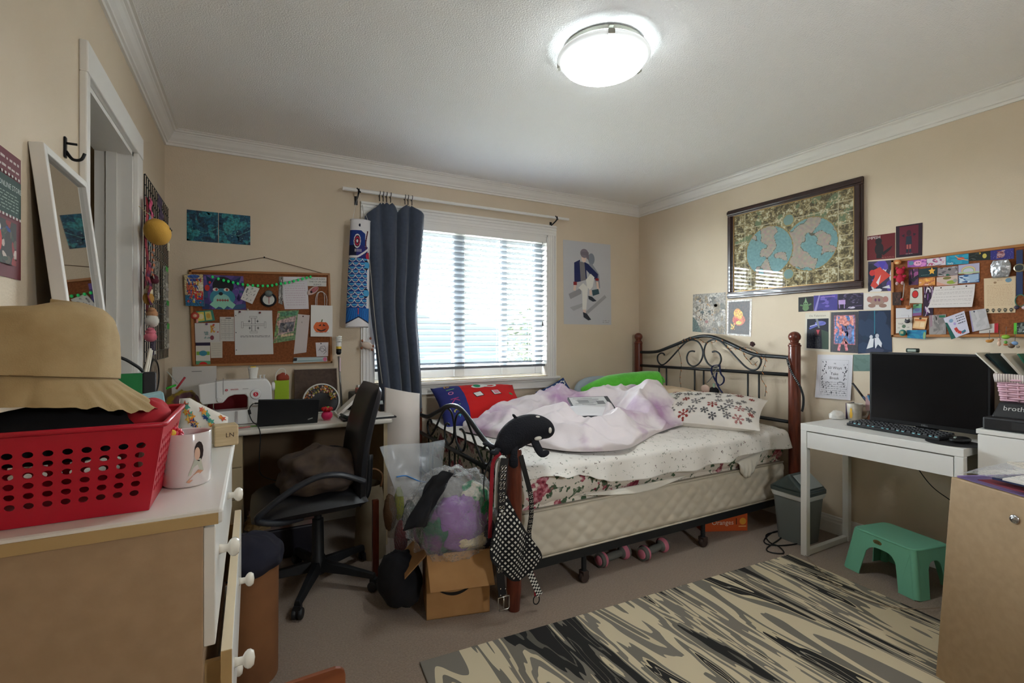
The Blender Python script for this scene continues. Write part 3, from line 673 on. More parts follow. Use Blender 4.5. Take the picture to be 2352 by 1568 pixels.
for z0, z1, op in ((0.705, 0.912, 0.0), (0.466, 0.690, 0.026), (0.236, 0.458, 0.0), (0.02, 0.230, 0.0)):
    x0 = -0.075+op
    dr = obj('drawer', MB().bb((x0, 0.992, z0), (x0+0.018, 1.773, z1)), M_lamw, ds, bevel=0.002)
    if op:
        obj('drawer_side', MB().bb((-0.44, 1.02, z0+0.02), (x0, 1.032, z1-0.03)), M_edge, dr); obj('drawer_side', MB().bb((-0.44, 1.735, z0+0.02), (x0, 1.747, z1-0.03)), M_edge, dr)
        obj('end_band', MB().bb((x0, 0.9905, z0), (x0+0.017, 0.9925, z1)), M_edge, dr)
        obj('top_band', MB().bb((x0, 0.992, z1-0.001), (x0+0.017, 1.773, z1+0.0006)), mat('cream_edge_band', (222, 204, 172), 0.5), dr)
    for y in (1.105, 1.465):
        k = MB(); k.add([Vector(v)+Vector((x0+0.018, y, (z0+z1)/2+0.02)) for v in kn.v], kn.f)
        obj('knob', k, M_knob, dr, smooth=True)
# ---------------------------------------------------------------- red basket
M_red = mat('crimson_plastic', (186, 22, 46), 0.35, spec=0.5)
bk = thing('laundry_basket', 'crimson plastic basket with rows of round holes, on the dresser', 'basket', (-0.3, 1.13, DH))
bot = [(-0.440, 1.030), (-0.158, 1.030), (-0.158, 1.235), (-0.440, 1.235)]; top = [(-0.452, 1.008), (-0.134, 1.008), (-0.134, 1.258), (-0.452, 1.258)]
Z0, Z1 = DH+0.001, DH+0.150
def wallpanel(i, nx):
    j = (i+1) % 4; b = MB()
    def P(u, v):
        a = Vector((*bot[i], Z0)); c_ = Vector((*bot[j], Z0)); d_ = Vector((*top[i], Z1)); e = Vector((*top[j], Z1))
        return (a*(1-u)+c_*u)*(1-v)+(d_*(1-u)+e*u)*v
    ny = 6; u0, v0, v1 = 0.045, 0.17, 0.83
    us = [u0+(1-2*u0)*k/nx for k in range(nx+1)]; vs = [v0+(v1-v0)*k/ny for k in range(ny+1)]
    for a, c_, d_, e in ((0, 1, 0, v0), (0, 1, v1, 1), (0, u0, v0, v1), (1-u0, 1, v0, v1)):
        b.add([P(a, d_), P(c_, d_), P(c_, e), P(a, e)], [(0, 1, 2, 3)])
    for p in range(nx):
        for q in range(ny):
            cx, cy = (us[p]+us[p+1])/2, (vs[q]+vs[q+1])/2; rx, ry = (us[p+1]-us[p])*0.29, (vs[q+1]-vs[q])*0.32
            n = 12; ring_ = []; out_ = []
            for k in range(n):
                a = 2*PI*k/n+PI/12; ring_.append(P(cx+rx*math.cos(a), cy+ry*math.sin(a)))
                m_ = max(abs(math.cos(a)), abs(math.sin(a)))
                out_.append(P(cx+(us[p+1]-us[p])/2*math.cos(a)/m_, cy+(vs[q+1]-vs[q])/2*math.sin(a)/m_))
            corner = [(us[p+1], vs[q+1]), (us[p], vs[q+1]), (us[p], vs[q]), (us[p+1], vs[q])]
            b.add(ring_+out_, [(k, k+n, (k+1) % n+n, (k+1) % n) for k in range(n)])
            for t_, (ca, cb) in enumerate(corner):
                k = 1+3*t_
                b.add([out_[k], P(ca, cb), out_[(k+1) % n]], [(0, 1, 2)])
    return b
for i, nx in ((0, 12), (1, 9), (2, 12), (3, 9)): obj('side_wall', wallpanel(i, nx), M_red, bk, solid=0.0022)
obj('bottom', MB().bb((-0.440, 1.030, Z0), (-0.158, 1.235, Z0+0.003)), M_red, bk)
obj('rim', MB().tube([(*p, Z1) for p in [(-0.450, 1.006), (-0.136, 1.006), (-0.132, 1.010), (-0.132, 1.256), (-0.136, 1.260), (-0.450, 1.260)]], 0.0045, 8, closed=True), M_red, bk, smooth=True)
def heap(c, r, sd, amp=0.25, nu=40, nv=20, ex=0.9, flat=True):
    b = MB()
    def f(u, v):
        th = -PI/2+PI*v; a = 2*PI*u
        d_ = Vector((math.cos(th)*math.cos(a), math.cos(th)*math.sin(a), math.sin(th)))
        k = 1+amp*(0.5-abs(nz(d_.x*1.6+sd, d_.y*1.6, d_.z*1.6)))+amp*0.5*(0.5-abs(nz(d_.x*4+sd, d_.y*4, d_.z*4+sd)))
        p = Vector((d_.x*r[0], d_.y*r[1], d_.z*r[2]))*k
        if flat and p.z < -r[2]*0.5: p.z = -r[2]*0.5
        return p+Vector(c)
    b.grid(nu, nv, f, wrap=True); return b
M_dark = mat('charcoal_cloth', (20, 19, 24), 0.95, col2=(14, 13, 16), nscale=12)
M_redc = mat('red_cloth', (170, 26, 38), 0.9)
tag(obj('dark_garment', heap((-0.303, 1.128, 1.066), (0.128, 0.104, 0.058), 1.7, 0.10), M_dark, smooth=True, sub=1), 'dark folded garment filling the crimson basket under the hat', 'clothing')
b = heap((-0.182, 1.160, 1.090), (0.036, 0.060, 0.030), 4.2, 0.35, 30, 16)
tag(obj('red_garment', b, M_redc, smooth=True, sub=1), 'red cloth bulging beside the dark garment in the basket', 'clothing')
# ---------------------------------------------------------------- bucket hat
M_hat = mat('khaki_twill', (176, 152, 112), 0.95, col2=(166, 140, 100), nscale=26, bump=0.12, bscale=400)
hc = Vector((-0.338, 1.165, 1.143))
ht = thing('bucket_hat', 'khaki bucket hat resting on the clothes in the basket', 'hat', hc)
hM = T(*hc) @ rotz(0.2) @ Matrix.Rotation(math.radians(5), 4, 'Y') @ Matrix.Rotation(math.radians(-4), 4, 'X')
def hat(u, v):
    a = 2*PI*u; c_, s_ = math.cos(a), math.sin(a)
    P = [(0.0, 0.158), (0.050, 0.157), (0.078, 0.150), (0.094, 0.136), (0.102, 0.112), (0.106, 0.07), (0.107, 0.03)]
    k = v*(len(P)-1); i = min(int(k), len(P)-2); t_ = k-i
    r = P[i][0]+(P[i+1][0]-P[i][0])*t_; z = P[i][1]+(P[i+1][1]-P[i][1])*t_
    w_ = 0.012*nz(c_*1.6, s_*1.6, v*2.5)*v
    return hM @ Vector(((r+w_)*c_*(1.02 if c_ > 0 else 1.0), (r+w_)*s_, z+0.012*nz(c_*1.3, s_*1.3, 5)*(1-v)+0.012*c_*(1-v)))
obj('crown', MB().grid(56, 26, hat, wrap=True), M_hat, ht, smooth=True)
def brim(u, v):
    a = 2*PI*u; c_, s_ = math.cos(a), math.sin(a)
    R_ = 0.107+v*(0.018+0.064*max(0, c_)**0.7)+v*0.012*abs(s_)
    z = 0.03-0.050*v**0.9-0.014*v*max(0, c_)**2-0.016*v*nz(c_*1.5, s_*1.5, 2)+0.003*math.sin(a*34)*v*(1 if -1.2 < math.atan2(s_, c_) < 0.9 else 0.1)
    return hM @ Vector((R_*c_, R_*s_, z))
obj('brim', MB().grid(160, 10, brim, wrap=True), M_hat, ht, smooth=True)
obj('seam', MB().tube([hM @ Vector((0.1115*math.cos(a), 0.1115*math.sin(a), 0.03)) for a in [2*PI*k/60 for k in range(60)]], 0.0012, 5, closed=True), mat('khaki_thread', (130, 106, 74), 0.9), ht)
# ---------------------------------------------------------------- white mug
def mug(name, label, c, r, h, m, hang, parent_cat='mug', taper=1.0):
    t_ = thing(name, label, parent_cat, c); c = Vector(c)
    pr = [(0.0, 0.001), (r*taper*0.9, 0.001), (r*taper, 0.006), (r, h-0.002), (r-0.001, h), (r-0.004, h-0.002), (r*taper-0.005, 0.008), (0, 0.007)]
    obj('body', MB().lathe(pr, c, 36), m, t_, smooth=True, angle=45)
    pts = [c+Vector((math.cos(hang)*q, math.sin(hang)*q, z)) for q, z in ((r-0.003, h*0.84), (r+0.018, h*0.86), (r+0.031, h*0.70), (r+0.031, h*0.42), (r+0.018, h*0.22), (r-0.003, h*0.20))]
    obj('handle', MB().tube(smooth_pts(pts, 5), 0.0062, 10), m, t_, smooth=True)
    return t_
M_mug = mat('white_ceramic', (226, 218, 216), 0.15, coat=0.4)
mg = mug('mug', 'white printed mug beside the crimson basket on the dresser', (-0.118, 1.185, DH), 0.043, 0.106, M_mug, math.radians(205))
def wrap_print(c, r, shapes):
    b = MB()
    for k, (pts, col) in enumerate(shapes):
        rr = r+0.0006+0.0002*k
        b.add([Vector(c)+Vector((rr*math.cos(a), rr*math.sin(a), z)) for a, z in pts], [tuple(range(len(pts)))], col)
    return b
def ov(a, z, ra, rz, n=12, rot=0): return [(a+ra*math.cos(2*PI*k/n)*math.cos(rot)-ra*math.sin(2*PI*k/n)*math.sin(rot), z+rz*math.sin(2*PI*k/n)) for k in range(n)]
aa = math.radians(-62)
obj('figure_print', wrap_print((-0.118, 1.185, DH), 0.0433, [
    (ov(aa+0.1, 0.070, 0.20, 0.020), (46, 34, 34)), (ov(aa+0.02, 0.066, 0.12, 0.013), (222, 186, 164)),
    ([(aa-0.35, 0.024), (aa+0.30, 0.030), (aa+0.16, 0.056), (aa-0.1, 0.054)], (196, 200, 186)), ([(aa-0.42, 0.012), (aa-0.30, 0.010), (aa+0.28, 0.030), (aa+0.05, 0.034)], (214, 160, 130))]), PRINT, mg)
def pompom(c, r, col, n=60, sd=0):
    rnd = random.Random(sd); b = MB(); b.ell(c, (r*0.8,)*3, 10, 7, col)
    for i in range(n):
        d_ = Vector((rnd.gauss(0, 1), rnd.gauss(0, 1), rnd.gauss(0, 1))).normalized()
        b.ell(Vector(c)+d_*r*0.78, (r*0.22,)*3, 6, 4, tuple(max(0, min(255, int(v*rnd.uniform(0.85, 1.1)))) for v in col))
    return b
pp = thing('hair_clip', 'red and yellow ruffled hair clip peeking out of the white mug', 'hair clip', (-0.135, 1.185, DH+0.09))
obj('ruffle', pompom((-0.140, 1.175, DH+0.100), 0.019, (200, 40, 60), sd=1), PAINT, pp, smooth=True)
obj('button', MB().ell((-0.140, 1.163, DH+0.108), (0.007, 0.005, 0.007), 10, 6, (226, 190, 60)), PAINT, pp, smooth=True)
obj('stem', MB().cyl((-0.13, 1.185, DH+0.011), (-0.138, 1.178, DH+0.095), 0.003, n=6, col=(120, 40, 40)), PAINT, pp)
# ---------------------------------------------------------------- wooden block, star pouch, blue carton, green folder
c = onz(516, 1026, DH); wb = thing('wood_block', 'small pale wooden block with stamped letters at the dresser edge', 'block', (c.x, c.y+0.03, DH))
wM = T(c.x, c.y+0.028, DH) @ rotz(math.radians(10))
obj('block', MB(M=wM).box((0, 0, 0.029), (0.058, 0.05, 0.056)), mat('pale_maple', (206, 184, 146), 0.5, col2=(188, 164, 126), nscale=20, stretch=(1, 1, 8)), wb, bevel=0.004)
obj('lettering', MB(M=wM).text('LN', 0.017, T(0.008, -0.0256, 0.030) @ Matrix.Rotation(PI/2, 4, 'X'), (60, 44, 30)), PRINT, wb)
sp = thing('star_pouch', 'white fabric pouch printed with coloured stars behind the mug', 'pouch', (-0.128, 1.69, DH))
sM = T(-0.128, 1.690, DH) @ rotz(math.radians(-4))
def pouch(u, v, s_=1):
    a = max(0, 1-abs(2*u-1)**4)*max(0, 1-abs(2*v-1)**3.5)
    x = -0.062+0.124*u; h = 0.115-0.078*max(0, u-0.22)**0.9
    return sM @ Vector((x, -s_*(0.022*a**0.6+0.004*nz(u*5, v*5))+0.02*v, 0.002+h*v))
b = MB(); b.grid(30, 18, lambda u, v: pouch(u, v)); b.grid(30, 18, lambda u, v: pouch(1-u, v, -1))
obj('cloth', b, mat('white_muslin', (228, 222, 212), 0.9), sp, smooth=True)
b = MB(); rnd = random.Random(5)
for k in range(34):
    u, v = 0.10+0.82*((k*0.618) % 1), 0.12+0.78*((k*0.7548+0.1) % 1); r = rnd.uniform(0.007, 0.011); a0 = rnd.random()*6
    pts = []
    for j in range(10):
        rr = r if j % 2 == 0 else r*0.45; a = a0+j*PI/5
        p = pouch(u+rr*math.cos(a)/0.124, v+rr*math.sin(a)/0.075); pts.append(p+Vector((0, -0.0022, 0)))
    b.add(pts, [tuple(range(10))], rnd.choice([(226, 150, 50), (80, 160, 140), (40, 70, 130), (200, 80, 50), (226, 178, 80)]))
o = obj('star_print', b, PRINT, sp); o['kind'] = 'stuff'
bc = thing('tissue_carton', 'pale blue carton with dark blue lettering behind the red cloth', 'carton', (-0.22, 1.42, DH))
cM = T(-0.205, 1.40, DH) @ rotz(math.radians(14)) @ Matrix.Rotation(math.radians(-8), 4, 'Y')
obj('carton', MB(M=cM).box((0, 0, 0.0825), (0.08, 0.05, 0.165)), mat('pale_blue_card', (150, 196, 208), 0.5), bc, bevel=0.002)
b = MB(M=cM); b.text('BOXOOB', 0.030, T(0.006, -0.0256, 0.076) @ Matrix.Rotation(PI/2, 4, 'X') @ Matrix.Rotation(PI/2, 4, 'Z'), (30, 70, 130)); b.box((-0.026, -0.0256, 0.075), (0.012, 0.001, 0.13), (110, 160, 176)); b.box((0.03, -0.0256, 0.13), (0.01, 0.001, 0.012), (206, 110, 110))
obj('lettering', b, PRINT, bc)
gf = thing('desk_folder', 'green and black folder case standing behind the hat on the dresser', 'folder', (-0.36, 1.55, DH))
gM = T(-0.335, 1.62, DH) @ rotz(math.radians(8))
obj('cover', MB(M=gM).box((0, 0, 0.10), (0.15, 0.03, 0.20)), mat('green_board', (22, 120, 62), 0.5), gf, bevel=0.004)
obj('spine', MB(M=gM).box((0.088, 0, 0.10), (0.03, 0.034, 0.205)), mat('black_board', (26, 24, 28), 0.5), gf, bevel=0.004)
obj('strap', MB(M=gM).tube(smooth_pts([(-0.05, 0, 0.20), (-0.03, 0, 0.235), (0.02, 0, 0.245), (0.06, 0, 0.22), (0.075, 0, 0.203)], 5), 0.004, 8), mat('black_board'), gf, smooth=True)
# ---------------------------------------------------------------- mirror leaning on the left wall
mr = thing('leaning_mirror', 'white framed mirror leaning against the left wall', 'mirror', (-0.42, 1.66, DH))
y0, y1, zt = 1.508, 1.845, 1.695; lean = 0.085; n_ = Vector((zt-DH, 0, lean)).normalized()
mM = fr((XL+0.012+lean, (y0+y1)/2, DH+0.001), (0, 1, 0), (-lean, 0, zt-DH)); Lm = math.hypot(lean, zt-DH); wm = y1-y0
for a, c_ in (((-wm/2, 0), (-wm/2+0.018, Lm)), ((wm/2-0.018, 0), (wm/2, Lm)), ((-wm/2+0.018, Lm-0.02), (wm/2-0.018, Lm)), ((-wm/2+0.018, 0), (wm/2-0.018, 0.02))):
    obj('frame_bar', MB(M=mM).bb((a[0], a[1], -0.012), (c_[0], c_[1], 0.016)), M_lamw, mr, bevel=0.002)
obj('glass', MB(M=mM).bb((-wm/2+0.016, 0.018, -0.010), (wm/2-0.016, Lm-0.018, 0.006)), mat('mirror_silver', (226, 228, 226), 0.02, 1.0), mr)
# wall hook
c = onx(147, 338, XL); hk = thing('wall_hook', 'black double wall hook above the leaning mirror', 'hook', c)
M_blk = mat('black_metal', (28, 28, 30), 0.35, 0.6)
obj('plate', MB().box((XL+0.003, c.y, c.z), (0.005, 0.014, 0.058)), M_blk, hk, bevel=0.002)
obj('lower_prong', MB().tube(smooth_pts([(XL+0.004, c.y, c.z-0.010), (XL+0.018, c.y, c.z-0.030), (XL+0.036, c.y, c.z-0.028), (XL+0.044, c.y, c.z-0.010)], 5), 0.0042, 8), M_blk, hk, smooth=True)
obj('upper_prong', MB().tube([(XL+0.004, c.y, c.z+0.012), (XL+0.028, c.y, c.z+0.012)], 0.0035, 8), M_blk, hk, smooth=True)
# ================================================================ work desk against the back wall (left)
dk = thing('work_desk', 'white-topped work desk with tan drawer pedestal under the cork board', 'desk', (0.15, 3.17, 0))
TZ = 0.757
obj('desktop', MB().bb((-0.440, 2.865, 0.728), (0.735, 3.455, TZ)), mat('worn_white_top', (220, 214, 204), 0.4, col2=(206, 198, 186), nscale=6), dk, bevel=0.010, seg=3)
M_olive = mat('tan_melamine', (176, 156, 122), 0.55)
pd = obj('pedestal', MB().bb((-0.438, 2.90, 0.001), (-0.045, 3.43, 0.727)), M_olive, dk)
for z0, z1 in ((0.565, 0.722), (0.40, 0.56), (0.03, 0.395)):
    q = obj('drawer_front', MB().bb((-0.435, 2.884, z0), (-0.048, 2.90, z1)), M_olive, dk, bevel=0.002)
obj('side_panel', MB().bb((0.690, 2.90, 0.001), (0.712, 3.43, 0.727)), M_olive, dk)
obj('modesty_panel', MB().bb((-0.045, 3.40, 0.12), (0.69, 3.416, 0.727)), mat('brown_hardboard', (112, 88, 62), 0.7), dk)
# ---------------------------------------------------------------- sewing machine
M_sew = mat('sewing_white', (226, 224, 222), 0.3, coat=0.3)
SX, SY = -0.255, 3.10
sw = thing('sewing_machine', 'white sewing machine with red lettering on the work desk', 'sewing machine', (SX+0.18, SY+0.05, TZ))
K = 0.000262
def S(x, y): return ((x-610)*K, (1180-y)*K)
poly = [S(*p) for p in ((610, 310), (900, 262), (1030, 242), (1850, 240), (1905, 310), (1945, 400), (1962, 760), (1962, 1175), (720, 1175), (720, 885), (1490, 872), (1494, 620), (1450, 548), (1250, 546), (1140, 580), (1085, 650), (1040, 700), (680, 715), (640, 640))]
sM = fr((SX, SY, TZ+0.001), (1, 0.03, 0), (0, 0, 1))            # local x right, y up, z towards the viewer
def front(x, y, z=0.0): p = S(x, y); return sM @ T(p[0], p[1], 0.058+z)
obj('body', MB().prism(poly, sM @ T(0, 0, -0.055), 0.11), M_sew, sw, bevel=0.007, seg=3)
b = MB(M=front(985, 470)); b.box((-0.0165, 0.02, 0), (0.0016, 0.108, 0.001), (60, 60, 62)); b.box((0.0165, 0.03, 0), (0.0016, 0.09, 0.001), (60, 60, 62))
obj('thread_slot', b, PAINT, sw)
obj('tension_knob', MB(M=front(985, 630)).lathe([(0.0145, 0), (0.0145, 0.006), (0.012, 0.009), (0, 0.009)], n=24), M_sew, sw, smooth=True, angle=40)
dl = obj('stitch_dial', MB(M=front(1640, 550)).lathe([(0.027, 0), (0.0265, 0.006), (0.024, 0.009), (0, 0.009)], n=32), M_sew, sw, smooth=True, angle=40)
b = MB(M=front(1640, 550, 0.0095)); b.lathe([(0.0, 0.0), (0.0128, 0.0), (0.0128, 0.0008), (0, 0.0012)], n=24, col=(190, 30, 50)); b.text('S', 0.022, T(0, 0, 0.0018), (236, 230, 230))
obj('dial_emblem', b, PRINT, dl)
b = MB(M=front(1250, 432, 0.0006)); b.text('SINGER', 0.0115, Matrix.Identity(4), (190, 40, 60))
b.M = front(1105, 438, 0.0006); b.lathe([(0, 0), (0.0065, 0), (0, 0.0004)], n=18, col=(190, 40, 60)); b.text('S', 0.011, T(0, 0, 0.0008), (236, 230, 230))
b.M = front(1450, 425, 0.0006); b.box((0, 0, 0), (0.028, 0.003, 0.0002), (170, 166, 166))
obj('lettering', b, PRINT, sw)
obj('reverse_lever', MB(M=front(1640, 760)).box((0, 0, 0.002), (0.03, 0.02, 0.008)), M_sew, sw, bevel=0.003)
obj('accessory_box', MB(M=front(1250, 1030)).box((0.008, 0, -0.002), (0.012, 0.075, 0.008)), mat('sewing_grey', (190, 184, 184), 0.4), sw, bevel=0.002)
b = MB(M=sM); p = S(870, 715); b.tube([(p[0], p[1], 0), (p[0], p[1]-0.028, 0)], 0.003, 8); b.box((p[0], p[1]-0.034, 0.004), (0.012, 0.008, 0.022))
obj('presser_foot', b, mat('chrome'), sw)
p = S(1962, 420); obj('handwheel', MB(M=sM).lathe([(0, 0), (0.022, 0), (0.024, 0.004), (0.024, 0.012), (0.019, 0.016), (0, 0.016)], (p[0], p[1], 0), 24, M=Matrix.Rotation(PI/2, 3, 'Y')), M_sew, sw, smooth=True, angle=40)
for x in (1735, 1810): p = S(x, 205); obj('bobbin_pin', MB(M=sM).lathe([(0.0035, -0.011), (0.0035, 0.006), (0.007, 0.008), (0.007, 0.011), (0, 0.011)], (p[0], p[1], 0.0), 10, M=Matrix.Rotation(-PI/2, 3, 'X')), M_sew, sw, smooth=True)
p = S(1600, 240); tc_ = thing('thread_cone', 'white cone of thread standing on the sewing machine', 'thread', sM @ Vector((p[0], p[1]+0.001, -0.01)))
c = Vector(tc_.location); obj('thread', MB().lathe([(0, 0), (0.021, 0), (0.0195, 0.055), (0.0225, 0.056), (0.0265, 0.058), (0.0265, 0.062)][:2]+[(0.019, 0.004), (0.027, 0.060), (0.024, 0.063), (0, 0.063)], c, 22), mat('white_thread', (228, 226, 220), 0.8, bump=0.4, bscale=400), tc_, smooth=True, angle=40)
obj('core', MB().lathe([(0.014, 0.062), (0.014, 0.069), (0.010, 0.069), (0.010, 0.062)], c, 16), mat('yellow_card', (216, 180, 60), 0.6), tc_, smooth=True)
# ---------------------------------------------------------------- laptop seen from behind
lt = thing('laptop', 'black laptop standing open with its lid back towards the room', 'laptop', (0.13, 2.98, TZ))
P = [ony(590, 976, 2.93), ony(729, 971, 2.93)]; top_ = [ony(596, 917, 2.885), ony(727, 912, 2.885)]
lM = fr((P[0].x, 2.93, TZ+0.012), P[1]-P[0], (0, 2.885-2.93, top_[0].z-P[0].z)); lw = (P[1]-P[0]).length; lh = 0.205
M_lap = mat('laptop_black', (24, 24, 26), 0.55)
lid = obj('lid', MB(M=lM).bb((0, 0, -0.006), (lw, lh*0.72, 0.004)), M_lap, lt, bevel=0.003)
obj('lid_badge', MB(M=lM).box((lw-0.04, 0.03, 0.0045), (0.026, 0.006, 0.001), R=Matrix.Rotation(0.35, 3, 'Z')), mat('silver_badge', (170, 170, 170), 0.3, 0.8), lid)
obj('base', MB().bb((P[0].x+0.004, 2.935, TZ+0.001), (P[1].x-0.004, 3.14, TZ+0.014)), M_lap, lt, bevel=0.003)
obj('hinge', MB().cyl((P[0].x+0.03, 2.934, TZ+0.010), (P[1].x-0.03, 2.934, TZ+0.010), 0.007, n=10), M_lap, lt, smooth=True)
M_cable = mat('black_cable', (22, 22, 24), 0.5)
cb = thing('charger_cable', 'thin black charger cable looping from the laptop down past the desk edge', 'cable', (0.0, 2.9, 0.2))
pts = [ony(592, 926, 2.90), ony(580, 928, 2.895), ony(573, 938, 2.885), ony(573, 952, 2.88), ony(580, 968, 2.865), ony(592, 978, 2.852), ony(598, 1000, 2.85), ony(596, 1050, 2.86), ony(600, 1090, 2.9), ony(640, 1105, 3.0)]
obj('cord', MB().tube(smooth_pts(pts, 6), 0.0025, 6), M_cable, cb, smooth=True)
obj('ferrite_bead', MB().tube([ony(572, 941, 2.885), ony(574, 951, 2.88)], 0.007, 10), M_cable, cb, smooth=True)
obj('plug', MB().box(ony(590, 926, 2.90), (0.022, 0.009, 0.009)), M_cable, cb, bevel=0.002)
# ---------------------------------------------------------------- back of the desk: bags, board, dome, lamp
g = thing('gift_bag', 'lime green paper gift bag with white cord handle on the work desk', 'bag', (0.21, 3.30, TZ))
q0, q1 = ony(631, 915, 3.28), ony(664, 873, 3.28)
obj('bag', MB().bb((q0.x, 3.28, TZ+0.001), (q1.x, 3.33, q1.z)), mat('lime_paper', (150, 178, 20), 0.6), g, bevel=0.001)
hp_ = [ony(a, c_, 3.295) for a, c_ in ((633, 874), (634, 858), (643, 847), (652, 847), (656, 855), (653, 873))]
obj('handle', MB().tube(smooth_pts(hp_, 5), 0.0022, 6), mat('white_cord'), g, smooth=True)
obj('tissue', heap((q0.x+0.045, 3.305, q1.z+0.012), (0.032, 0.018, 0.028), 3, 0.4, 16, 9), mat('rust_tissue', (146, 60, 40), 0.8), g, smooth=True)
bd = thing('canvas_board', 'dark brown board with pale edge leaning below the cork board', 'board', (0.40, 3.40, TZ))
q0, q1, q2 = ony(676, 850, 3.44), ony(773, 838, 3.44), ony(775, 935, 3.38)
bM = fr((q0.x, 3.39, TZ+0.001), (1, 0, 0), (0, 0.062, q1.z-TZ))
obj('panel', MB(M=bM).bb((0, 0, -0.008), (q1.x-q0.x, q1.z-TZ-0.02, 0.006)), mat('dark_brown_board', (84, 66, 56), 0.8, col2=(70, 54, 46), nscale=50), bd, bevel=0.001)
obj('edge_strip', MB(M=bM).bb((0, q1.z-TZ-0.02, -0.008), (q1.x-q0.x, q1.z-TZ-0.014, 0.006)).bb((q1.x-q0.x, 0, -0.008), (q1.x-q0.x+0.008, q1.z-TZ-0.014, 0.006)), mat('pale_edge', (180, 166, 148), 0.7), bd)
# clear round case with trinkets
rc = thing('display_case', 'round clear case filled with small beads and trinkets', 'case', (0.40, 3.27, TZ))
q0, q1 = ony(696, 935, 3.27), ony(779, 935, 3.27); cx, R_ = (q0.x+q1.x)/2, (q1.x-q0.x)/2; cz = TZ+R_*0.72
cM = fr((cx, 3.27, cz), (1, 0, 0), (0, 0.12, 1))
obj('rim', MB(M=cM).tube([(R_*math.cos(a), max(-(cz-TZ)+0.006, R_*math.sin(a)), 0) for a in [2*PI*k/48 for k in range(48)]], 0.005, 8, closed=True), mat('clear_rim', (206, 204, 198), 0.2, spec=0.6), rc, smooth=True)
obj('backing', MB(M=cM).prism([(R_*0.97*math.cos(2*PI*k/40), max(-(cz-TZ)+0.004, R_*0.97*math.sin(2*PI*k/40))) for k in range(40)], T(0, 0, -0.012), 0.004), mat('case_black', (26, 22, 24), 0.5), rc)
rnd = random.Random(3); b = MB(M=cM)
for k in range(110):
    a = rnd.uniform(0.12, PI-0.12); rr = R_*rnd.uniform(0.55, 0.93)
    b.ell((rr*math.cos(a), rr*math.sin(a), -0.004), (rnd.uniform(0.004, 0.009),)*2+(0.004,), 6, 4, rnd.choice([(150, 90, 50), (190, 160, 130), (200, 120, 40), (120, 60, 70), (90, 80, 76), (206, 190, 176), (160, 150, 60)]))
o = obj('trinkets', b, PAINT, rc, smooth=True); o['kind'] = 'stuff'
# bare bulb lamp
ll = thing('bulb_lamp', 'thin metal stick lamp with a bare spiral bulb by the window', 'lamp', (0.5, 3.36, TZ))
q = ony(785, 930, 3.36); qt = ony(778, 818, 3.36)
M_steel = mat('lamp_steel', (150, 146, 142), 0.3, 0.8)
obj('stem', MB().tube([(q.x, 3.36, TZ+0.01), (qt.x, 3.36, qt.z)], 0.0065, 10), M_steel, ll, smooth=True)
obj('foot', MB().lathe([(0, 0.001), (0.05, 0.001), (0.05, 0.008), (0.012, 0.014), (0, 0.014)], (q.x, 3.36, TZ), 24), M_steel, ll, smooth=True, angle=40)
so = ony(778, 805, 3.36)
obj('socket', MB().lathe([(0.010, -0.026), (0.017, -0.016), (0.017, 0.012), (0.0, 0.012)], so, 16), M_blk, ll, smooth=True)
obj('label_band', MB().lathe([(0.0172, 0.012), (0.0172, 0.028)], so, 16), mat('yellow_card'), ll, smooth=True)
bu = obj('bulb_base', MB().lathe([(0.0172, 0.028), (0.0172, 0.050), (0.012, 0.056), (0, 0.056)], so, 16), M_sew, ll, smooth=True)
obj('spiral', MB().tube([so+Vector((0.0145*math.cos(a), 0.0145*math.sin(a), 0.058+a*0.0018)) for a in [k*0.4 for k in range(52)]], 0.0055, 8), mat('bulb_glass', (232, 230, 224), 0.3), bu, smooth=True)
obj('side_clip', MB().box((q.x-0.012, 3.355, TZ+0.30), (0.010, 0.012, 0.09)), mat('pale_pink_plastic', (206, 180, 190), 0.4), ll, bevel=0.003)
# red round toy planter
rp = thing('toy_planter', 'glossy red and pink ball planter with a green sprout', 'planter', (0.39, 3.0, TZ))
q = ony(751, 962, 2.98); R_ = 0.030
obj('bowl', MB().ell((q.x, 2.98, TZ+0.030), (R_*1.05, R_*1.05, 0.028), 18, 10, (214, 36, 96)), PAINT, rp, smooth=True)
obj('base_ring', MB().lathe([(0.0, 0.001), (0.020, 0.001), (0.022, 0.006), (0.0, 0.007)], (q.x, 2.98, TZ), 18), mat('pink_plastic', (216, 130, 140), 0.4), rp, smooth=True)
b = MB()
for k in range(7):
    a = 2*PI*k/7; b.ell((q.x+0.020*math.cos(a), 2.98+0.020*math.sin(a), TZ+0.066), (0.014, 0.014, 0.012), 8, 6, (190, 30, 34))
obj('petals', b, mat('red_gloss', attr=True, rough=0.2), rp, smooth=True)
obj('sprout', pompom((q.x+0.004, 2.972, TZ+0.074), 0.009, (140, 190, 60), 20, 2), PAINT, rp, smooth=True)
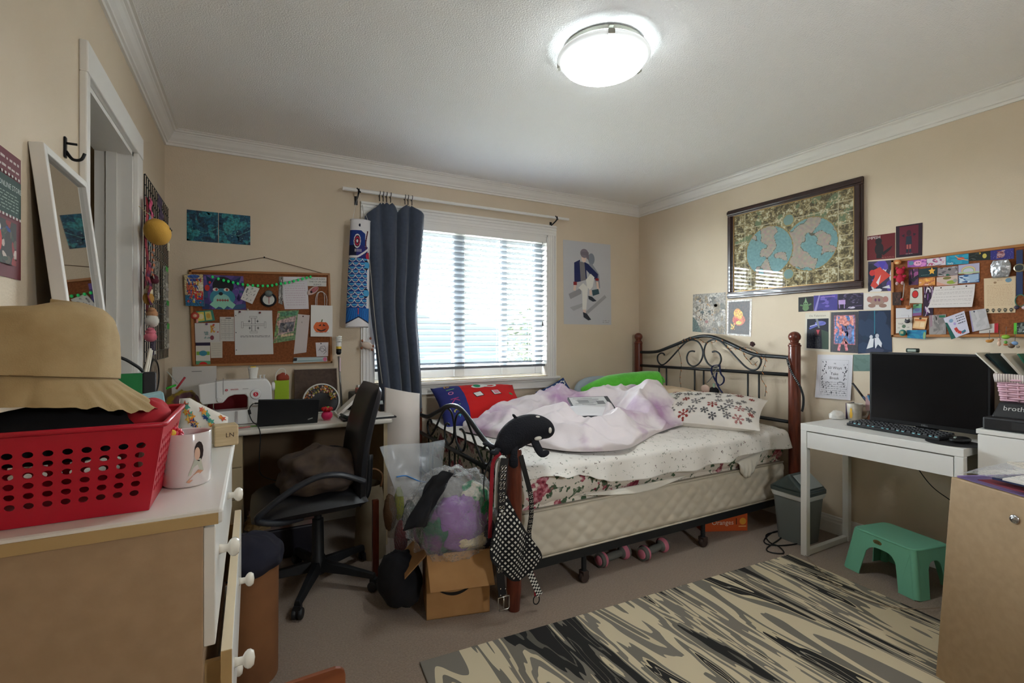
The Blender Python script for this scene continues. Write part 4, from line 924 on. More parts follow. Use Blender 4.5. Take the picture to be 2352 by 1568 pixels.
# leaning white book, desk organiser, open folder
lb = thing('notebook', 'white notebook propped at a slant beside the bare bulb lamp', 'notebook', (0.53, 3.1, TZ))
nM = fr((0.46, 3.10, TZ+0.012), (0.75, 0, 0.66), (0.1, 1, 0))
obj('cover', MB(M=nM).bb((0, -0.05, -0.008), (0.16, 0.10, 0.008)), mat('white_paper', (222, 216, 208), 0.6), lb, bevel=0.001)
obj('rest', MB().bb((0.45, 3.03, TZ+0.001), (0.54, 3.22, TZ+0.018)), mat('white_paper'), lb)
og = thing('desk_organizer', 'black desk organizer with a pale tray on the work desk', 'organizer', (0.62, 3.28, TZ))
q0, q1 = ony(812, 952, 3.22), ony(868, 900, 3.22)
obj('housing', MB().bb((q0.x, 3.22, TZ+0.001), (0.730, 3.42, TZ+0.115)), M_lap, og, bevel=0.008)
obj('tray', MB().grid(12, 4, lambda u, v: (q0.x+0.02+0.16*u, 3.20-0.02*v, TZ+0.075-0.03*math.sin(PI*min(1, u*2)*0.5)+0.02*(1-v))), mat('smoke_tray', (176, 184, 184), 0.3), og, smooth=True, solid=0.004)
obj('red_box', MB().bb((q0.x+0.03, 3.23, TZ+0.116), (q0.x+0.13, 3.33, TZ+0.145)), mat('red_lacquer', (150, 30, 34), 0.4), og, bevel=0.002)
of = thing('ring_binder', 'open black binder with white pages lying on the work desk', 'binder', (0.58, 2.98, TZ))
obj('cover', MB().bb((0.455, 2.880, TZ+0.001), (0.762, 3.06, TZ+0.010)), M_lap, of, bevel=0.002)
obj('pages', MB().bb((0.52, 2.884, TZ+0.010), (0.748, 3.05, TZ+0.017)), mat('white_paper'), of)
obj('spine', MB().tube([(0.47, 3.06, TZ+0.014), (0.49, 2.882, TZ+0.012)], 0.011, 10), mat('teal_black', (30, 48, 46), 0.4), of, smooth=True)
# ---------------------------------------------------------------- clutter at the left end of the desk
cl = thing('paper_stack', 'translucent plastic sleeve of white papers behind the sewing machine', 'papers', (-0.30, 3.38, TZ))
q0, q1 = ony(395, 842, 3.40), ony(497, 846, 3.40)
obj('sheet', MB(M=fr((q0.x, 3.37, TZ+0.001), (1, 0, 0), (0, 0.14, 1))).bb((0, 0, -0.002), (q1.x-q0.x, q0.z-TZ, 0.002)), mat('paper_grey', (196, 190, 184), 0.5), cl)
obj('heading', MB(M=fr((q0.x, 3.37, TZ+0.001), (1, 0, 0), (0, 0.14, 1))).box((0.12, q0.z-TZ-0.03, 0.0025), (0.05, 0.004, 0.0006), (120, 116, 112)), PRINT, cl)
yb_ = thing('snack_pouch', 'crumpled yellow and purple pouch beside the sewing machine', 'pouch', (-0.31, 3.2, TZ))
obj('pouch', heap((-0.335, 3.22, TZ+0.075), (0.075, 0.06, 0.09), 5.5, 0.5, 30, 16), mat('mustard_film', (150, 132, 40), 0.4, col2=(96, 60, 70), nscale=14, ncontrast=0.1), yb_, smooth=True)
for nm, lab, a, c_, col in (('marker_pen', 'red pen leaning beside the yellow pouch', (405, 893), (425, 866), (176, 40, 52)), ('marker_pen', 'bright green pen lying against the yellow pouch', (382, 892), (404, 884), (60, 200, 60)), ('knitting_needle', 'pale needle leaning behind the pens on the desk', (384, 853), (408, 880), (180, 186, 180))):
    tag(obj(nm, MB(col).tube([ony(*a, 3.12), ony(*c_, 3.14)], 0.0055 if nm == 'marker_pen' else 0.0025, 8), PAINT, smooth=True), lab, 'pen' if nm == 'marker_pen' else 'needle')
tag(obj('red_cloth_bundle', heap((-0.08, 3.32, TZ+0.085), (0.13, 0.05, 0.10), 8.1, 0.35, 34, 16), mat('maroon_cloth', (120, 26, 34), 0.9), smooth=True), 'dark red cloth bundle seen through the sewing machine arm', 'cloth')
for k, (x, y, a, col, lab) in enumerate(((-0.06, 2.93, 0.3, (196, 110, 110), 'pink pencil lying on the desk in front of the machine'), (-0.02, 2.95, 0.1, (110, 150, 70), 'green pencil lying near the laptop corner'))):
    tag(obj('pencil', MB(col).tube([(x-0.05, y-0.05*a, TZ+0.0045), (x+0.05, y+0.05*a, TZ+0.0045)], 0.004, 6), PAINT), lab, 'pencil')
eh = thing('embroidery_hoop', 'black hoop holding pale cloth on the left wall above the desk', 'hoop', (XL+0.05, 3.1, 1.0))
q = onx(352, 866, XL+0.03); hM = fr((q.x, q.y, q.z), (0, 1, 0), (0.0, 0, 1))
obj('hoop', MB(M=hM).tube([(0.13*math.cos(a), 0.085*math.sin(a), 0) for a in [2*PI*k/40 for k in range(40)]], 0.008, 8, closed=True), M_blk, eh, smooth=True)
obj('cloth', MB(M=hM).prism([(0.125*math.cos(2*PI*k/30), 0.082*math.sin(2*PI*k/30)) for k in range(30)], Matrix.Identity(4), 0.003), mat('calico', (150, 138, 120), 0.9, col2=(110, 84, 70), nscale=25), eh)
# ---------------------------------------------------------------- office chair
oc_ = thing('office_chair', 'black swivel office chair facing the left wall', 'chair', (0.29, 2.60, 0))
M_chair = mat('black_vinyl', (26, 25, 28), 0.42, bump=0.05, bscale=200); M_nyl = mat('black_nylon', (24, 24, 26), 0.5)
for k in range(5):
    a = math.radians(-112+72*k); d_ = Vector((math.cos(a), math.sin(a), 0)); n_ = Vector((-d_.y, d_.x, 0))
    H = Vector((0.29, 2.60, 0)); b = MB(); vs = []
    for t_, w_, z0, z1 in ((0.03, 0.026, 0.075, 0.125), (0.17, 0.022, 0.072, 0.108), (0.31, 0.017, 0.062, 0.086)):
        for sx in (-1, 1):
            vs += [H+d_*t_+n_*w_*sx+Vector((0, 0, z0)), H+d_*t_+n_*w_*0.6*sx+Vector((0, 0, z1))]
    b.add(vs, [(0, 1, 3, 2), (8, 10, 11, 9)]+[(i, i+4, i+5, i+1) if j == 0 else (i, i+1, i+5, i+4) for s_ in (0, 4) for i, j in ((s_, 0), (s_+2, 1))]+[(1+s_, 5+s_, 7+s_, 3+s_) for s_ in (0, 4)]+[(0+s_, 2+s_, 6+s_, 4+s_) for s_ in (0, 4)])
    lg = obj('leg', b, M_nyl, oc_, bevel=0.004)
    W = H+d_*0.305; b = MB()
    for s_ in (-1, 1):
        b.lathe([(0, -0.009), (0.021, -0.009), (0.025, -0.004), (0.025, 0.006), (0.020, 0.009), (0, 0.009)], W+n_*0.0135*s_+Vector((0, 0, 0.0265)), 16, M=rotz(a).to_3x3() @ Matrix.Rotation(PI/2, 3, 'X'))
    b.box(W+Vector((0, 0, 0.050)), (0.03, 0.03, 0.026), R=rotz(a).to_3x3())
    obj('caster', b, M_nyl, lg, smooth=True, angle=40)
obj('gas_column', MB().lathe([(0, 0.06), (0.036, 0.06), (0.036, 0.14), (0.030, 0.15), (0.027, 0.33), (0.018, 0.335), (0.018, 0.41), (0, 0.41)], (0.29, 2.60, 0), 20), M_nyl, oc_, smooth=True, angle=40)
obj('tilt_plate', MB().bb((0.18, 2.52, 0.385), (0.42, 2.68, 0.415)), M_nyl, oc_, bevel=0.004)
b = MB()
def seat(u, v, s_):
    x, y = 2*u-1, 2*v-1; a = max(0, 1-abs(x)**5)*max(0, 1-abs(y)**5)
    return (0.245+0.255*x*(1-0.03*y*y), 2.60+0.245*y*(1-0.04*x*x), 0.453+s_*0.042*a**0.4+(0.012*a if s_ > 0 else 0)-(0.022*(0.5-0.5*x)**3))
b.grid(24, 24, lambda u, v: seat(u, v, 1)); b.grid(24, 24, lambda u, v: seat(1-u, v, -1))
obj('seat', b, M_chair, oc_, smooth=True, sub=1)
def back(u, v, s_):
    y, t_ = 2*u-1, v; a = max(0, 1-abs(y)**5)*max(0, 1-abs(2*t_-1)**6)
    xc = 0.475+0.095*t_+0.03*math.sin(t_*PI)*(-1)
    return (xc+s_*0.036*a**0.4-0.02*y*y, 2.60+0.225*y*(1-0.10*t_**3), 0.42+0.575*t_)
b = MB(); b.grid(20, 30, lambda u, v: back(u, v, -1)); b.grid(20, 30, lambda u, v: back(1-u, v, 1))
obj('backrest', b, M_chair, oc_, smooth=True, sub=1)
obj('back_bar', MB().tube(smooth_pts([(0.40, 2.60, 0.395), (0.50, 2.60, 0.39), (0.535, 2.60, 0.44), (0.545, 2.60, 0.62)], 5), 0.018, 8), M_nyl, oc_, smooth=True)
M_arm = mat('dark_grey_arm', (44, 46, 52), 0.3)
for yy, pp_ in ((2.345, ((838, 1106), (815, 1098), (780, 1090), (735, 1094), (690, 1114), (650, 1140), (615, 1168), (590, 1195))), (2.850, ((818, 1040), (795, 1033), (760, 1028), (722, 1038), (695, 1050), (675, 1066), (668, 1082)))):
    pts = [ony(a, c_, yy) for a, c_ in pp_]; p2 = smooth_pts(pts, 5)
    if yy > 2.6: p2 = smooth_pts(pts+[Vector((0.13, 2.84, 0.50)), Vector((0.20, 2.80, 0.42))], 5)
    else: p2 = smooth_pts(pts+[Vector((0.10, 2.37, 0.42)), Vector((0.2, 2.42, 0.41))], 5)
    obj('armrest', MB().tube(p2, 0.018, 10, flat=0.75), M_arm, oc_, smooth=True)
# clothes on the chair
tag(obj('clothes_pile', heap((0.30, 2.62, 0.555), (0.175, 0.19, 0.11), 2.9, 0.5, 48, 24), mat('olive_brown_cloth', (84, 68, 54), 0.95, col2=(54, 42, 40), nscale=9), smooth=True, sub=1), 'dark brown clothes heaped on the office chair seat', 'clothing')
b = MB(); q = ony(700, 1078, 2.70)
tag(obj('grey_sock', heap((q.x, 2.72, q.z-0.01), (0.05, 0.035, 0.035), 6.6, 0.5, 20, 12), mat('grey_knit', (150, 140, 128), 0.95), smooth=True), 'pale grey sock hanging over the clothes on the chair', 'sock')
# things under the desk
ub = thing('fabric_bag', 'beige cloth bag slumped under the right end of the work desk', 'bag', (0.62, 2.86, 0))
b = MB()
def bagf(u, v):
    a = 2*PI*u; z = 0.001+0.40*v; w_ = (1-0.35*v**3)
    return Vector((0.60+0.085*w_*math.cos(a)*(1+0.12*nz(math.cos(a), v*4)), 2.84+0.12*w_*math.sin(a)*(1+0.12*nz(math.sin(a)+3, v*4)), z))
b.grid(36, 18, bagf, wrap=True); obj('bag', b, mat('beige_canvas', (150, 136, 112), 0.95, col2=(128, 112, 88), nscale=9, bump=0.2, bscale=20), ub, smooth=True)
obj('handle', MB().tube(smooth_pts([(0.56, 2.76, 0.40), (0.55, 2.75, 0.47), (0.60, 2.76, 0.50), (0.65, 2.77, 0.46), (0.645, 2.78, 0.39)], 5), 0.006, 6), mat('brown_webbing', (120, 84, 54), 0.9), ub, smooth=True)
sb_ = thing('storage_bin', 'low dark storage bin with paper and crumpled wrap under the desk', 'bin', (0.1, 3.1, 0))
obj('tub', MB().bb((-0.03, 2.98, 0.001), (0.36, 3.32, 0.17)), mat('navy_tub', (30, 26, 36), 0.5), sb_, bevel=0.01)
obj('papers', MB().bb((-0.02, 2.99, 0.171), (0.35, 3.31, 0.195)), mat('faded_paper', (120, 112, 100), 0.7, col2=(140, 90, 90), nscale=8), sb_)
tag(obj('paper_wad', heap((0.03, 2.95, 0.235), (0.055, 0.045, 0.055), 9.2, 0.6, 20, 12), mat('kraft_paper', (158, 134, 96), 0.8), smooth=False), 'crumpled kraft paper wad on the bin under the desk', 'paper')
wt = thing('waste_bin', 'brown cardboard tube bin beside the dresser with a dark cloth on top', 'bin', (-0.02, 2.02, 0))
obj('tube', MB().lathe([(0, 0.001), (0.108, 0.001), (0.110, 0.41), (0.104, 0.41), (0.104, 0.01), (0, 0.01)], (-0.022, 2.02, 0), 32), mat('kraft_board', (140, 94, 58), 0.8, col2=(120, 78, 48), nscale=5), wt, smooth=True, angle=40)
tag(obj('navy_cloth', heap((-0.022, 2.02, 0.435), (0.115, 0.115, 0.075), 4.4, 0.3, 36, 18), mat('navy_cloth', (30, 30, 44), 0.95), smooth=True, sub=1), 'navy cloth stuffed in the cardboard tube bin', 'cloth')
fc = thing('folding_stool', 'brown wooden panel on a chrome tube frame at the lower frame edge', 'stool', (0.13, 1.33, 0))
q0, q1 = ony(640, 1560, 1.35), ony(795, 1527, 1.35)
pl_ = [(-0.06, 0), (0.22, 0), (0.22, 0.20), (0.217, 0.213), (0.208, 0.222), (0.195, 0.226), (0.10, 0.226), (-0.06, 0.226)]
obj('panel', MB().prism(pl_, fr((0.0, 1.35, q1.z-0.226), (1, 0.04, 0), (0, 0.02, 1)), 0.012), mat('brown_ply', (150, 88, 54), 0.45, col2=(128, 70, 42), nscale=4, stretch=(1, 1, 6)), fc, bevel=0.002)
obj('tube_frame', MB().tube(smooth_pts([(-0.03, 1.33, 0.011), (-0.02, 1.335, 0.20), (0.0, 1.335, q1.z-0.03), (0.04, 1.335, q1.z-0.015), (0.06, 1.335, q1.z-0.05), (0.09, 1.335, 0.2), (0.19, 1.33, 0.011)], 6), 0.009, 8), mat('chrome'), fc, smooth=True)
# ================================================================ rug
M_rug = mat('marbled_rug', (196, 182, 152), 0.95)
nt = M_rug.node_tree; N = nt.nodes; Lk = nt.links; bs = N['Principled BSDF']
tc = N.new('ShaderNodeTexCoord'); mp = N.new('ShaderNodeMapping'); mp.vector_type = 'TEXTURE'; mp.inputs['Rotation'].default_value = (0, 0, math.radians(-90)); mp.inputs['Scale'].default_value = (2.3, 0.30, 1)
Lk.new(tc.outputs['Object'], mp.inputs[0])
n1 = N.new('ShaderNodeTexNoise'); n1.inputs['Scale'].default_value = 1.15; n1.inputs['Detail'].default_value = 3.5; n1.inputs['Roughness'].default_value = 0.52; n1.inputs['Distortion'].default_value = 0.7
Lk.new(mp.outputs[0], n1.inputs['Vector'])
cr = N.new('ShaderNodeValToRGB'); cr.color_ramp.interpolation = 'CONSTANT'; e = cr.color_ramp.elements
stops = [(0.0, (34, 32, 32)), (0.36, (92, 88, 80)), (0.375, (34, 33, 32)), (0.415, (116, 110, 100)), (0.44, (200, 186, 156)), (0.46, (124, 118, 108)), (0.492, (206, 192, 162)), (0.53, (118, 113, 103)), (0.548, (200, 186, 154)), (0.556, (36, 35, 34)), (0.572, (150, 142, 126)), (0.578, (36, 35, 34)), (0.60, (206, 192, 162)), (0.62, (126, 120, 110)), (0.66, (30, 30, 30)), (0.72, (130, 124, 112))]
e[0].position = 0; e[0].color = (*lin(stops[0][1]), 1); e[1].position = stops[1][0]; e[1].color = (*lin(stops[1][1]), 1)
for p_, c_ in stops[2:]: k = e.new(p_); k.color = (*lin(c_), 1)
Lk.new(n1.outputs['Fac'], cr.inputs[0]); Lk.new(cr.outputs[0], bs.inputs['Base Color'])
rb = [(0.560, 1.785), (2.690, 1.672), (2.600, 0.30), (0.470, 0.41)]
b = MB(); b.add([(x, y, 0.001) for x, y in rb]+[(x, y, 0.009) for x, y in rb], [(3, 2, 1, 0), (4, 5, 6, 7)]+[(i, (i+1) % 4, (i+1) % 4+4, i+4) for i in range(4)])
tag(obj('area_rug', b, M_rug, bevel=0.003), 'flat grey, cream and black marbled rug on the carpet', 'rug')
# ================================================================ cardboard box
M_kraft = mat('corrugated_card', (176, 132, 84), 0.8, col2=(166, 122, 76), nscale=10)
A, B = Vector((0.672, 2.040, 0)), Vector((0.945, 1.972, 0)); ux = (B-A).normalized(); uy = Vector((-ux.y, ux.x, 0)); L_ = (B-A).length; hB, dB = 0.285, 0.27
xM = fr((A.x, A.y, 0.001), ux, uy)
cb = thing('cardboard_box', 'open brown cardboard box with a curved printed arrow beside the bed foot', 'box', ((A+B)/2+uy*0.13))
for a, c_ in (((0, 0, 0), (L_, 0.005, hB)), ((0, dB-0.005, 0), (L_, dB, hB)), ((0, 0.005, 0), (0.005, dB-0.005, hB)), ((L_-0.005, 0.005, 0), (L_, dB-0.005, hB)), ((0, 0, 0), (L_, dB, 0.004))):
    obj('wall' if c_[2] > 0.1 else 'bottom', MB(M=xM).bb(a, c_), M_kraft, cb)
def flap(o, du, dv, nm='flap'): obj(nm, MB().prism([(0, 0), (1, 0), (1, 1), (0, 1)], Matrix(((du.x, dv.x, 0, o.x), (du.y, dv.y, 0, o.y), (du.z, dv.z, 0, o.z), (0, 0, 0, 1))) @ Matrix.Identity(4), 0.0), M_kraft, cb, solid=0.005)
P = lambda x, y, z: xM @ Vector((x, y, z))
flap(P(0.0, -0.004, hB), P(L_, -0.004, hB)-P(0, -0.004, hB), P(0.012, -0.055, hB-0.135)-P(0, -0.004, hB))
flap(P(-0.003, 0, hB), P(-0.003, dB, hB)-P(-0.003, 0, hB), P(-0.09, 0, hB-0.09)-P(0, 0, hB))
flap(P(L_, 0, hB), P(L_, dB, hB)-P(L_, 0, hB), P(L_+0.05, 0, hB+0.02)-P(L_, 0, hB))
b = MB(); pts = []
for k in range(17):
    a = k/16; pts.append((0.045+0.165*a, 0.128-0.030*math.sin(PI*a)**0.9+0.010*a, 0.002+0.013*math.sin(PI*a)))
for (x0, z0, w0), (x1, z1, w1) in zip(pts, pts[1:]):
    b.add([P(x0, -0.0012, z0-w0/2), P(x1, -0.0012, z1-w1/2), P(x1, -0.0012, z1+w1/2), P(x0, -0.0012, z0+w0/2)], [(0, 1, 2, 3)], (28, 24, 22))
obj('printed_arrow', b, PRINT, cb)
# ---------------------------------------------------------------- clear bag of clothes in the box
FILM = bpy.data.materials.new('clear_film'); FILM.use_nodes = True; _M['clear_film'] = FILM
N = FILM.node_tree.nodes; N.clear(); Lk = FILM.node_tree.links
o_ = N.new('ShaderNodeOutputMaterial'); tr = N.new('ShaderNodeBsdfTransparent'); gl = N.new('ShaderNodeBsdfPrincipled'); mxn = N.new('ShaderNodeMixShader'); lw = N.new('ShaderNodeLayerWeight'); mr_ = N.new('ShaderNodeMapRange')
gl.inputs['Base Color'].default_value = (0.85, 0.86, 0.88, 1); gl.inputs['Roughness'].default_value = 0.12; lw.inputs[0].default_value = 0.35
mr_.inputs[3].default_value = 0.06; mr_.inputs[4].default_value = 0.5; Lk.new(lw.outputs['Facing'], mr_.inputs[0])
nn = N.new('ShaderNodeTexNoise'); nn.inputs['Scale'].default_value = 24; bp = N.new('ShaderNodeBump'); bp.inputs['Strength'].default_value = 0.9; bp.inputs['Distance'].default_value = 0.02; Lk.new(nn.outputs['Fac'], bp.inputs['Height']); Lk.new(bp.outputs[0], gl.inputs['Normal']); Lk.new(bp.outputs[0], lw.inputs['Normal'])
Lk.new(mr_.outputs[0], mxn.inputs[0]); Lk.new(tr.outputs[0], mxn.inputs[1]); Lk.new(gl.outputs[0], mxn.inputs[2]); Lk.new(mxn.outputs[0], o_.inputs[0])
gc = P(L_/2-0.01, dB/2-0.02, 0)
tag(obj('clear_bag', heap((gc.x, gc.y, 0.415), (0.180, 0.160, 0.180), 12.3, 0.45, 80, 44, flat=False), FILM, smooth=True), 'crinkled clear plastic bag of clothes standing in the cardboard box', 'plastic bag')
for nm, lab, c_, r, sd, m in (('purple_garment', 'purple garment inside the clear bag', (gc.x+0.005, gc.y-0.075, 0.40), (0.115, 0.065, 0.105), 2.2, mat('purple_cloth', (136, 96, 150), 0.9, bump=0.3, bscale=20)),
        ('green_garment', 'green and white garment at the right of the clear bag', (gc.x+0.095, gc.y-0.02, 0.43), (0.075, 0.09, 0.10), 7.7, mat('green_white_cloth', (20, 120, 76), 0.9, col2=(214, 206, 190), nscale=9, ncontrast=0.06)),
        ('beige_garment', 'beige garment at the bottom of the clear bag', (gc.x+0.055, gc.y-0.03, 0.325), (0.105, 0.10, 0.05), 3.3, mat('beige_cloth', (206, 188, 154), 0.9)),
        ('violet_garment', 'dull violet garment at the left of the clear bag', (gc.x-0.10, gc.y-0.02, 0.37), (0.07, 0.10, 0.09), 5.1, mat('violet_cloth', (110, 66, 112), 0.9, col2=(30, 80, 54), nscale=12, ncontrast=0.1)),
        ('grey_garment', 'grey cloth in the middle of the clear bag', (gc.x-0.02, gc.y+0.04, 0.45), (0.10, 0.08, 0.10), 9.9, mat('grey_cloth', (120, 116, 112), 0.9))):
    tag(obj(nm, heap(c_, r, sd, 0.45, 30, 18, flat=False), m, smooth=True), lab, 'clothing', 'garments in the clear bag')
b = MB(); q = ony(1000, 1090, 2.02)
b.grid(14, 20, lambda u, v: Vector((q.x+0.045-0.15*v+0.10*(u-0.5)+0.02*nz(u*3, v*3), 2.04-0.03*math.sin(u*PI)-0.05*v+0.02*nz(v*4, u*3, 2), q.z+0.015-0.20*v**1.3-0.05*abs(u-0.5))))
tag(obj('black_garment', b, M_dark, smooth=True, solid=0.014, sub=1), 'black garment draped over the top of the clear bag', 'clothing')
# ---------------------------------------------------------------- zip bag, paper roll, shoe bag
zb = thing('zip_bag', 'large translucent zip bag with a blue seal behind the cardboard box', 'plastic bag', (0.72, 2.5, 0))
VEIL = bpy.data.materials.new('milky_vinyl'); VEIL.use_nodes = True; _M['milky_vinyl'] = VEIL
N = VEIL.node_tree.nodes; N.clear(); Lk = VEIL.node_tree.links
o_ = N.new('ShaderNodeOutputMaterial'); tr = N.new('ShaderNodeBsdfTransparent'); gl = N.new('ShaderNodeBsdfPrincipled'); mxn = N.new('ShaderNodeMixShader'); mxn.inputs[0].default_value = 0.26
gl.inputs['Base Color'].default_value = (0.72, 0.76, 0.80, 1); gl.inputs['Roughness'].default_value = 0.25
Lk.new(tr.outputs[0], mxn.inputs[1]); Lk.new(gl.outputs[0], mxn.inputs[2]); Lk.new(mxn.outputs[0], o_.inputs[0])
tl, tr_, br, bl = ony(872, 1026, 2.46), ony(1024, 1010, 2.46), ony(1010, 1140, 2.40), ony(912, 1140, 2.40)
def zf(u, v, s_=0):
    p = (tl*(1-u)+tr_*u)*(1-v)+(bl*(1-u)+br*u)*v; p.y += 0.02*math.sin(u*7)*(1-v)+0.01*nz(u*4, v*4)+s_; return p
obj('film', MB().grid(30, 18, lambda u, v: zf(u, v)), VEIL, zb, smooth=True, solid=0.001)
zp = [ony(a, c_, 2.42) for a, c_ in ((911, 1095), (930, 1092), (945, 1097), (962, 1104), (980, 1107), (998, 1106))]
obj('zip_seal', MB().tube(smooth_pts(zp, 5), 0.006, 8, flat=0.5), mat('blue_zip', (48, 120, 190), 0.35), zb, smooth=True)
obj('pouch', MB().grid(24, 14, lambda u, v: Vector((0.60+0.22*u+0.02*nz(u*4, v*4), 2.40-0.05*math.sin(PI*u)*math.sin(PI*min(1, v*1.1)), 0.50-0.46*v))), FILM, zb, smooth=True)
for nm, lab, x, z, r, col in (('yarn_skein', 'yellow-green yarn skein in the zip bag', 0.655, 0.40, (0.022, 0.02, 0.075), (176, 180, 50)), ('yarn_skein', 'dark red yarn skein low in the zip bag', 0.665, 0.22, (0.03, 0.03, 0.08), (110, 34, 44)), ('yarn_skein', 'brown yarn skein at the left of the zip bag', 0.61, 0.36, (0.03, 0.03, 0.08), (96, 70, 46)), ('yarn_skein', 'dark green yarn skein in the middle of the zip bag', 0.71, 0.30, (0.035, 0.03, 0.09), (36, 66, 52))):
    tag(obj(nm, heap((x, 2.43, z), r, x*30, 0.3, 20, 12, flat=False), mat('yarn_%d' % (z*100), col, 0.95, bump=0.5, bscale=120), smooth=True), lab, 'yarn', 'yarn skeins in the zip bag')
tag(obj('wood_plank', MB().bb((0.545, 2.52, 0.001), (0.575, 2.545, 0.40)), M_post), 'thin reddish wood plank standing beside the zip bag', 'plank')
pr_ = thing('paper_roll', 'tall white curved sheet of card standing between desk and bed', 'card sheet', (0.84, 2.98, 0))
q0, q1 = ony(890, 892, 2.95), ony(968, 905, 2.95)
obj('sheet', MB().grid(20, 6, lambda u, v: Vector((q0.x+(q1.x-q0.x)*u, 2.95+0.07*(2*u-1)**2-0.03*u, 0.001+(q0.z+(q1.z-q0.z)*u-0.0)*v))), mat('white_card', (224, 214, 206), 0.7), pr_, smooth=True, solid=0.004)
tag(obj('black_bag', heap((0.60, 2.22, 0.115), (0.085, 0.13, 0.12), 3.9, 0.3, 34, 18), M_dark, smooth=True), 'slumped black bag on the carpet left of the cardboard box', 'bag')
tag(obj('navy_garment', heap((0.955, 2.06, 0.335), (0.045, 0.10, 0.06), 1.9, 0.3, 24, 14, flat=False), mat('navy_cloth'), smooth=True), 'navy garment wedged between the clear bag and bed post', 'clothing')
# ================================================================ plush orca on the foot post
M_orca = mat('navy_plush', (16, 16, 24), 0.95, bump=0.5, bscale=160); M_owhite = mat('white_plush', (216, 210, 200), 0.95)
orc = thing('orca_plush', 'black and white plush orca draped over the near foot post', 'plush toy', (1.07, 1.925, 0.735))
oy = 1.925
body = smooth_pts([(0.945, oy-0.01, 0.742), (0.985, oy-0.01, 0.757), (1.03, oy, 0.785), (1.08, oy, 0.812), (1.14, oy-0.005, 0.822), (1.19, oy-0.01, 0.816), (1.225, oy-0.015, 0.800), (1.240, oy-0.015, 0.792)], 5)
m_ = len(body); rad = []
for k in range(m_):
    t_ = k/(m_-1); rad.append(0.006+0.062*math.sin(PI*min(1, t_**0.85))**0.75 if 0 < k < m_-1 else 0.004)
obj('body', MB().tube(body, rad, 20), M_orca, orc, smooth=True, sub=1)
def fin(name, pts, th, m=M_orca):
    obj(name, MB().tube(smooth_pts(pts, 5), th, 12, flat=0.45), m, orc, smooth=True)
fin('fluke', [(0.96, oy-0.02, 0.75), (0.93, oy-0.045, 0.748), (0.905, oy-0.075, 0.742)], [0.016]*6+[0.02]*3+[0.012, 0.004])
fin('fluke', [(0.96, oy+0.0, 0.75), (0.935, oy+0.03, 0.757), (0.92, oy+0.06, 0.765)], [0.016]*6+[0.018]*3+[0.012, 0.004])
fin('flipper', [(1.12, oy-0.035, 0.795), (1.125, oy-0.065, 0.755), (1.14, oy-0.085, 0.720), (1.175, oy-0.09, 0.728)], [0.018, 0.02, 0.022, 0.022, 0.022, 0.022, 0.022, 0.022, 0.021, 0.02, 0.02, 0.018, 0.016, 0.014, 0.010, 0.004])
fin('flipper', [(1.03, oy-0.035, 0.775), (1.015, oy-0.055, 0.735), (1.01, oy-0.06, 0.69), (1.012, oy-0.055, 0.665)], [0.016]*8+[0.02]*5+[0.015, 0.01, 0.004])
fin('dorsal_fin', [(1.07, oy+0.01, 0.85), (1.06, oy+0.012, 0.872), (1.045, oy+0.014, 0.89)], [0.02]*6+[0.014]*3+[0.008, 0.003])
for c_, r in (((1.200, oy-0.060, 0.815), (0.009, 0.005, 0.014)), ((1.050, oy-0.052, 0.80), (0.012, 0.008, 0.024)), ((1.150, oy-0.030, 0.876), (0.012, 0.012, 0.005)), ((1.135, oy-0.060, 0.785), (0.02, 0.006, 0.010))):
    obj('white_patch', MB().ell(c_, r, 12, 7), M_owhite, orc, smooth=True)
# ================================================================ belts hanging on the foot post
BYP = 1.872
def strap(px_pts, w_px, y, col_fn, n_along=6, across=3, yoff=None):
    pts = smooth_pts([ony(a, c_, y if yoff is None else y+yoff[i]) for i, (a, c_) in enumerate(px_pts)], n_along); b = MB(); hw = w_px/2*2.17/FPX
    for i in range(len(pts)-1):
        p, q = pts[i], pts[i+1]; t_ = (q-p).normalized(); s_ = Vector((t_.z, 0, -t_.x)).normalized()
        for j in range(across):
            a, c_ = -1+2*j/across, -1+2*(j+1)/across
            b.add([p+s_*hw*a, q+s_*hw*a, q+s_*hw*c_, p+s_*hw*c_], [(0, 1, 2, 3)], col_fn(i, j))
    return b, pts, hw
b1 = thing('studded_belt', 'black belt with double rows of metal eyelets hanging down the foot post', 'belt', (1.0, BYP, 0.04))
bb_, pts, hw = strap([(1160, 1052), (1156, 1080), (1153, 1120), (1152, 1180), (1150, 1240), (1148, 1290), (1150, 1330), (1154, 1368)], 19, BYP-0.012, lambda i, j: (26, 24, 26), 8, 2)
obj('strap', bb_, PAINT, b1, solid=0.003)
M_eye = mat('eyelet_metal', (196, 192, 184), 0.25, 0.9)
ring0 = None
for i in range(6, 46, 2):
    for s_ in (-1, 1):
        p = pts[i]+Vector((s_*hw*0.42, -0.0025, 0))
        if ring0 is None:
            ring0 = obj('eyelet', MB().tube([p+Vector((0.0048*math.cos(a), 0, 0.0056*math.sin(a))) for a in [2*PI*k/10 for k in range(10)]], 0.0013, 5, closed=True), M_eye, b1); p0 = p
        else:
            o = ring0.copy(); COL.objects.link(o); o.parent = b1; o.location = p-p0
q = ony(1157, 1385, BYP-0.012)
obj('buckle', MB().tube([q+Vector(v) for v in ((-0.026, 0, 0.028), (0.026, 0, 0.028), (0.027, 0, -0.022), (0.02, 0, -0.028), (-0.02, 0, -0.028), (-0.027, 0, -0.022))], 0.003, 8, closed=True).cyl(q+Vector((0, 0, 0.028)), q+Vector((0, 0, -0.028)), 0.0025, n=6), M_eye, b1, smooth=True)
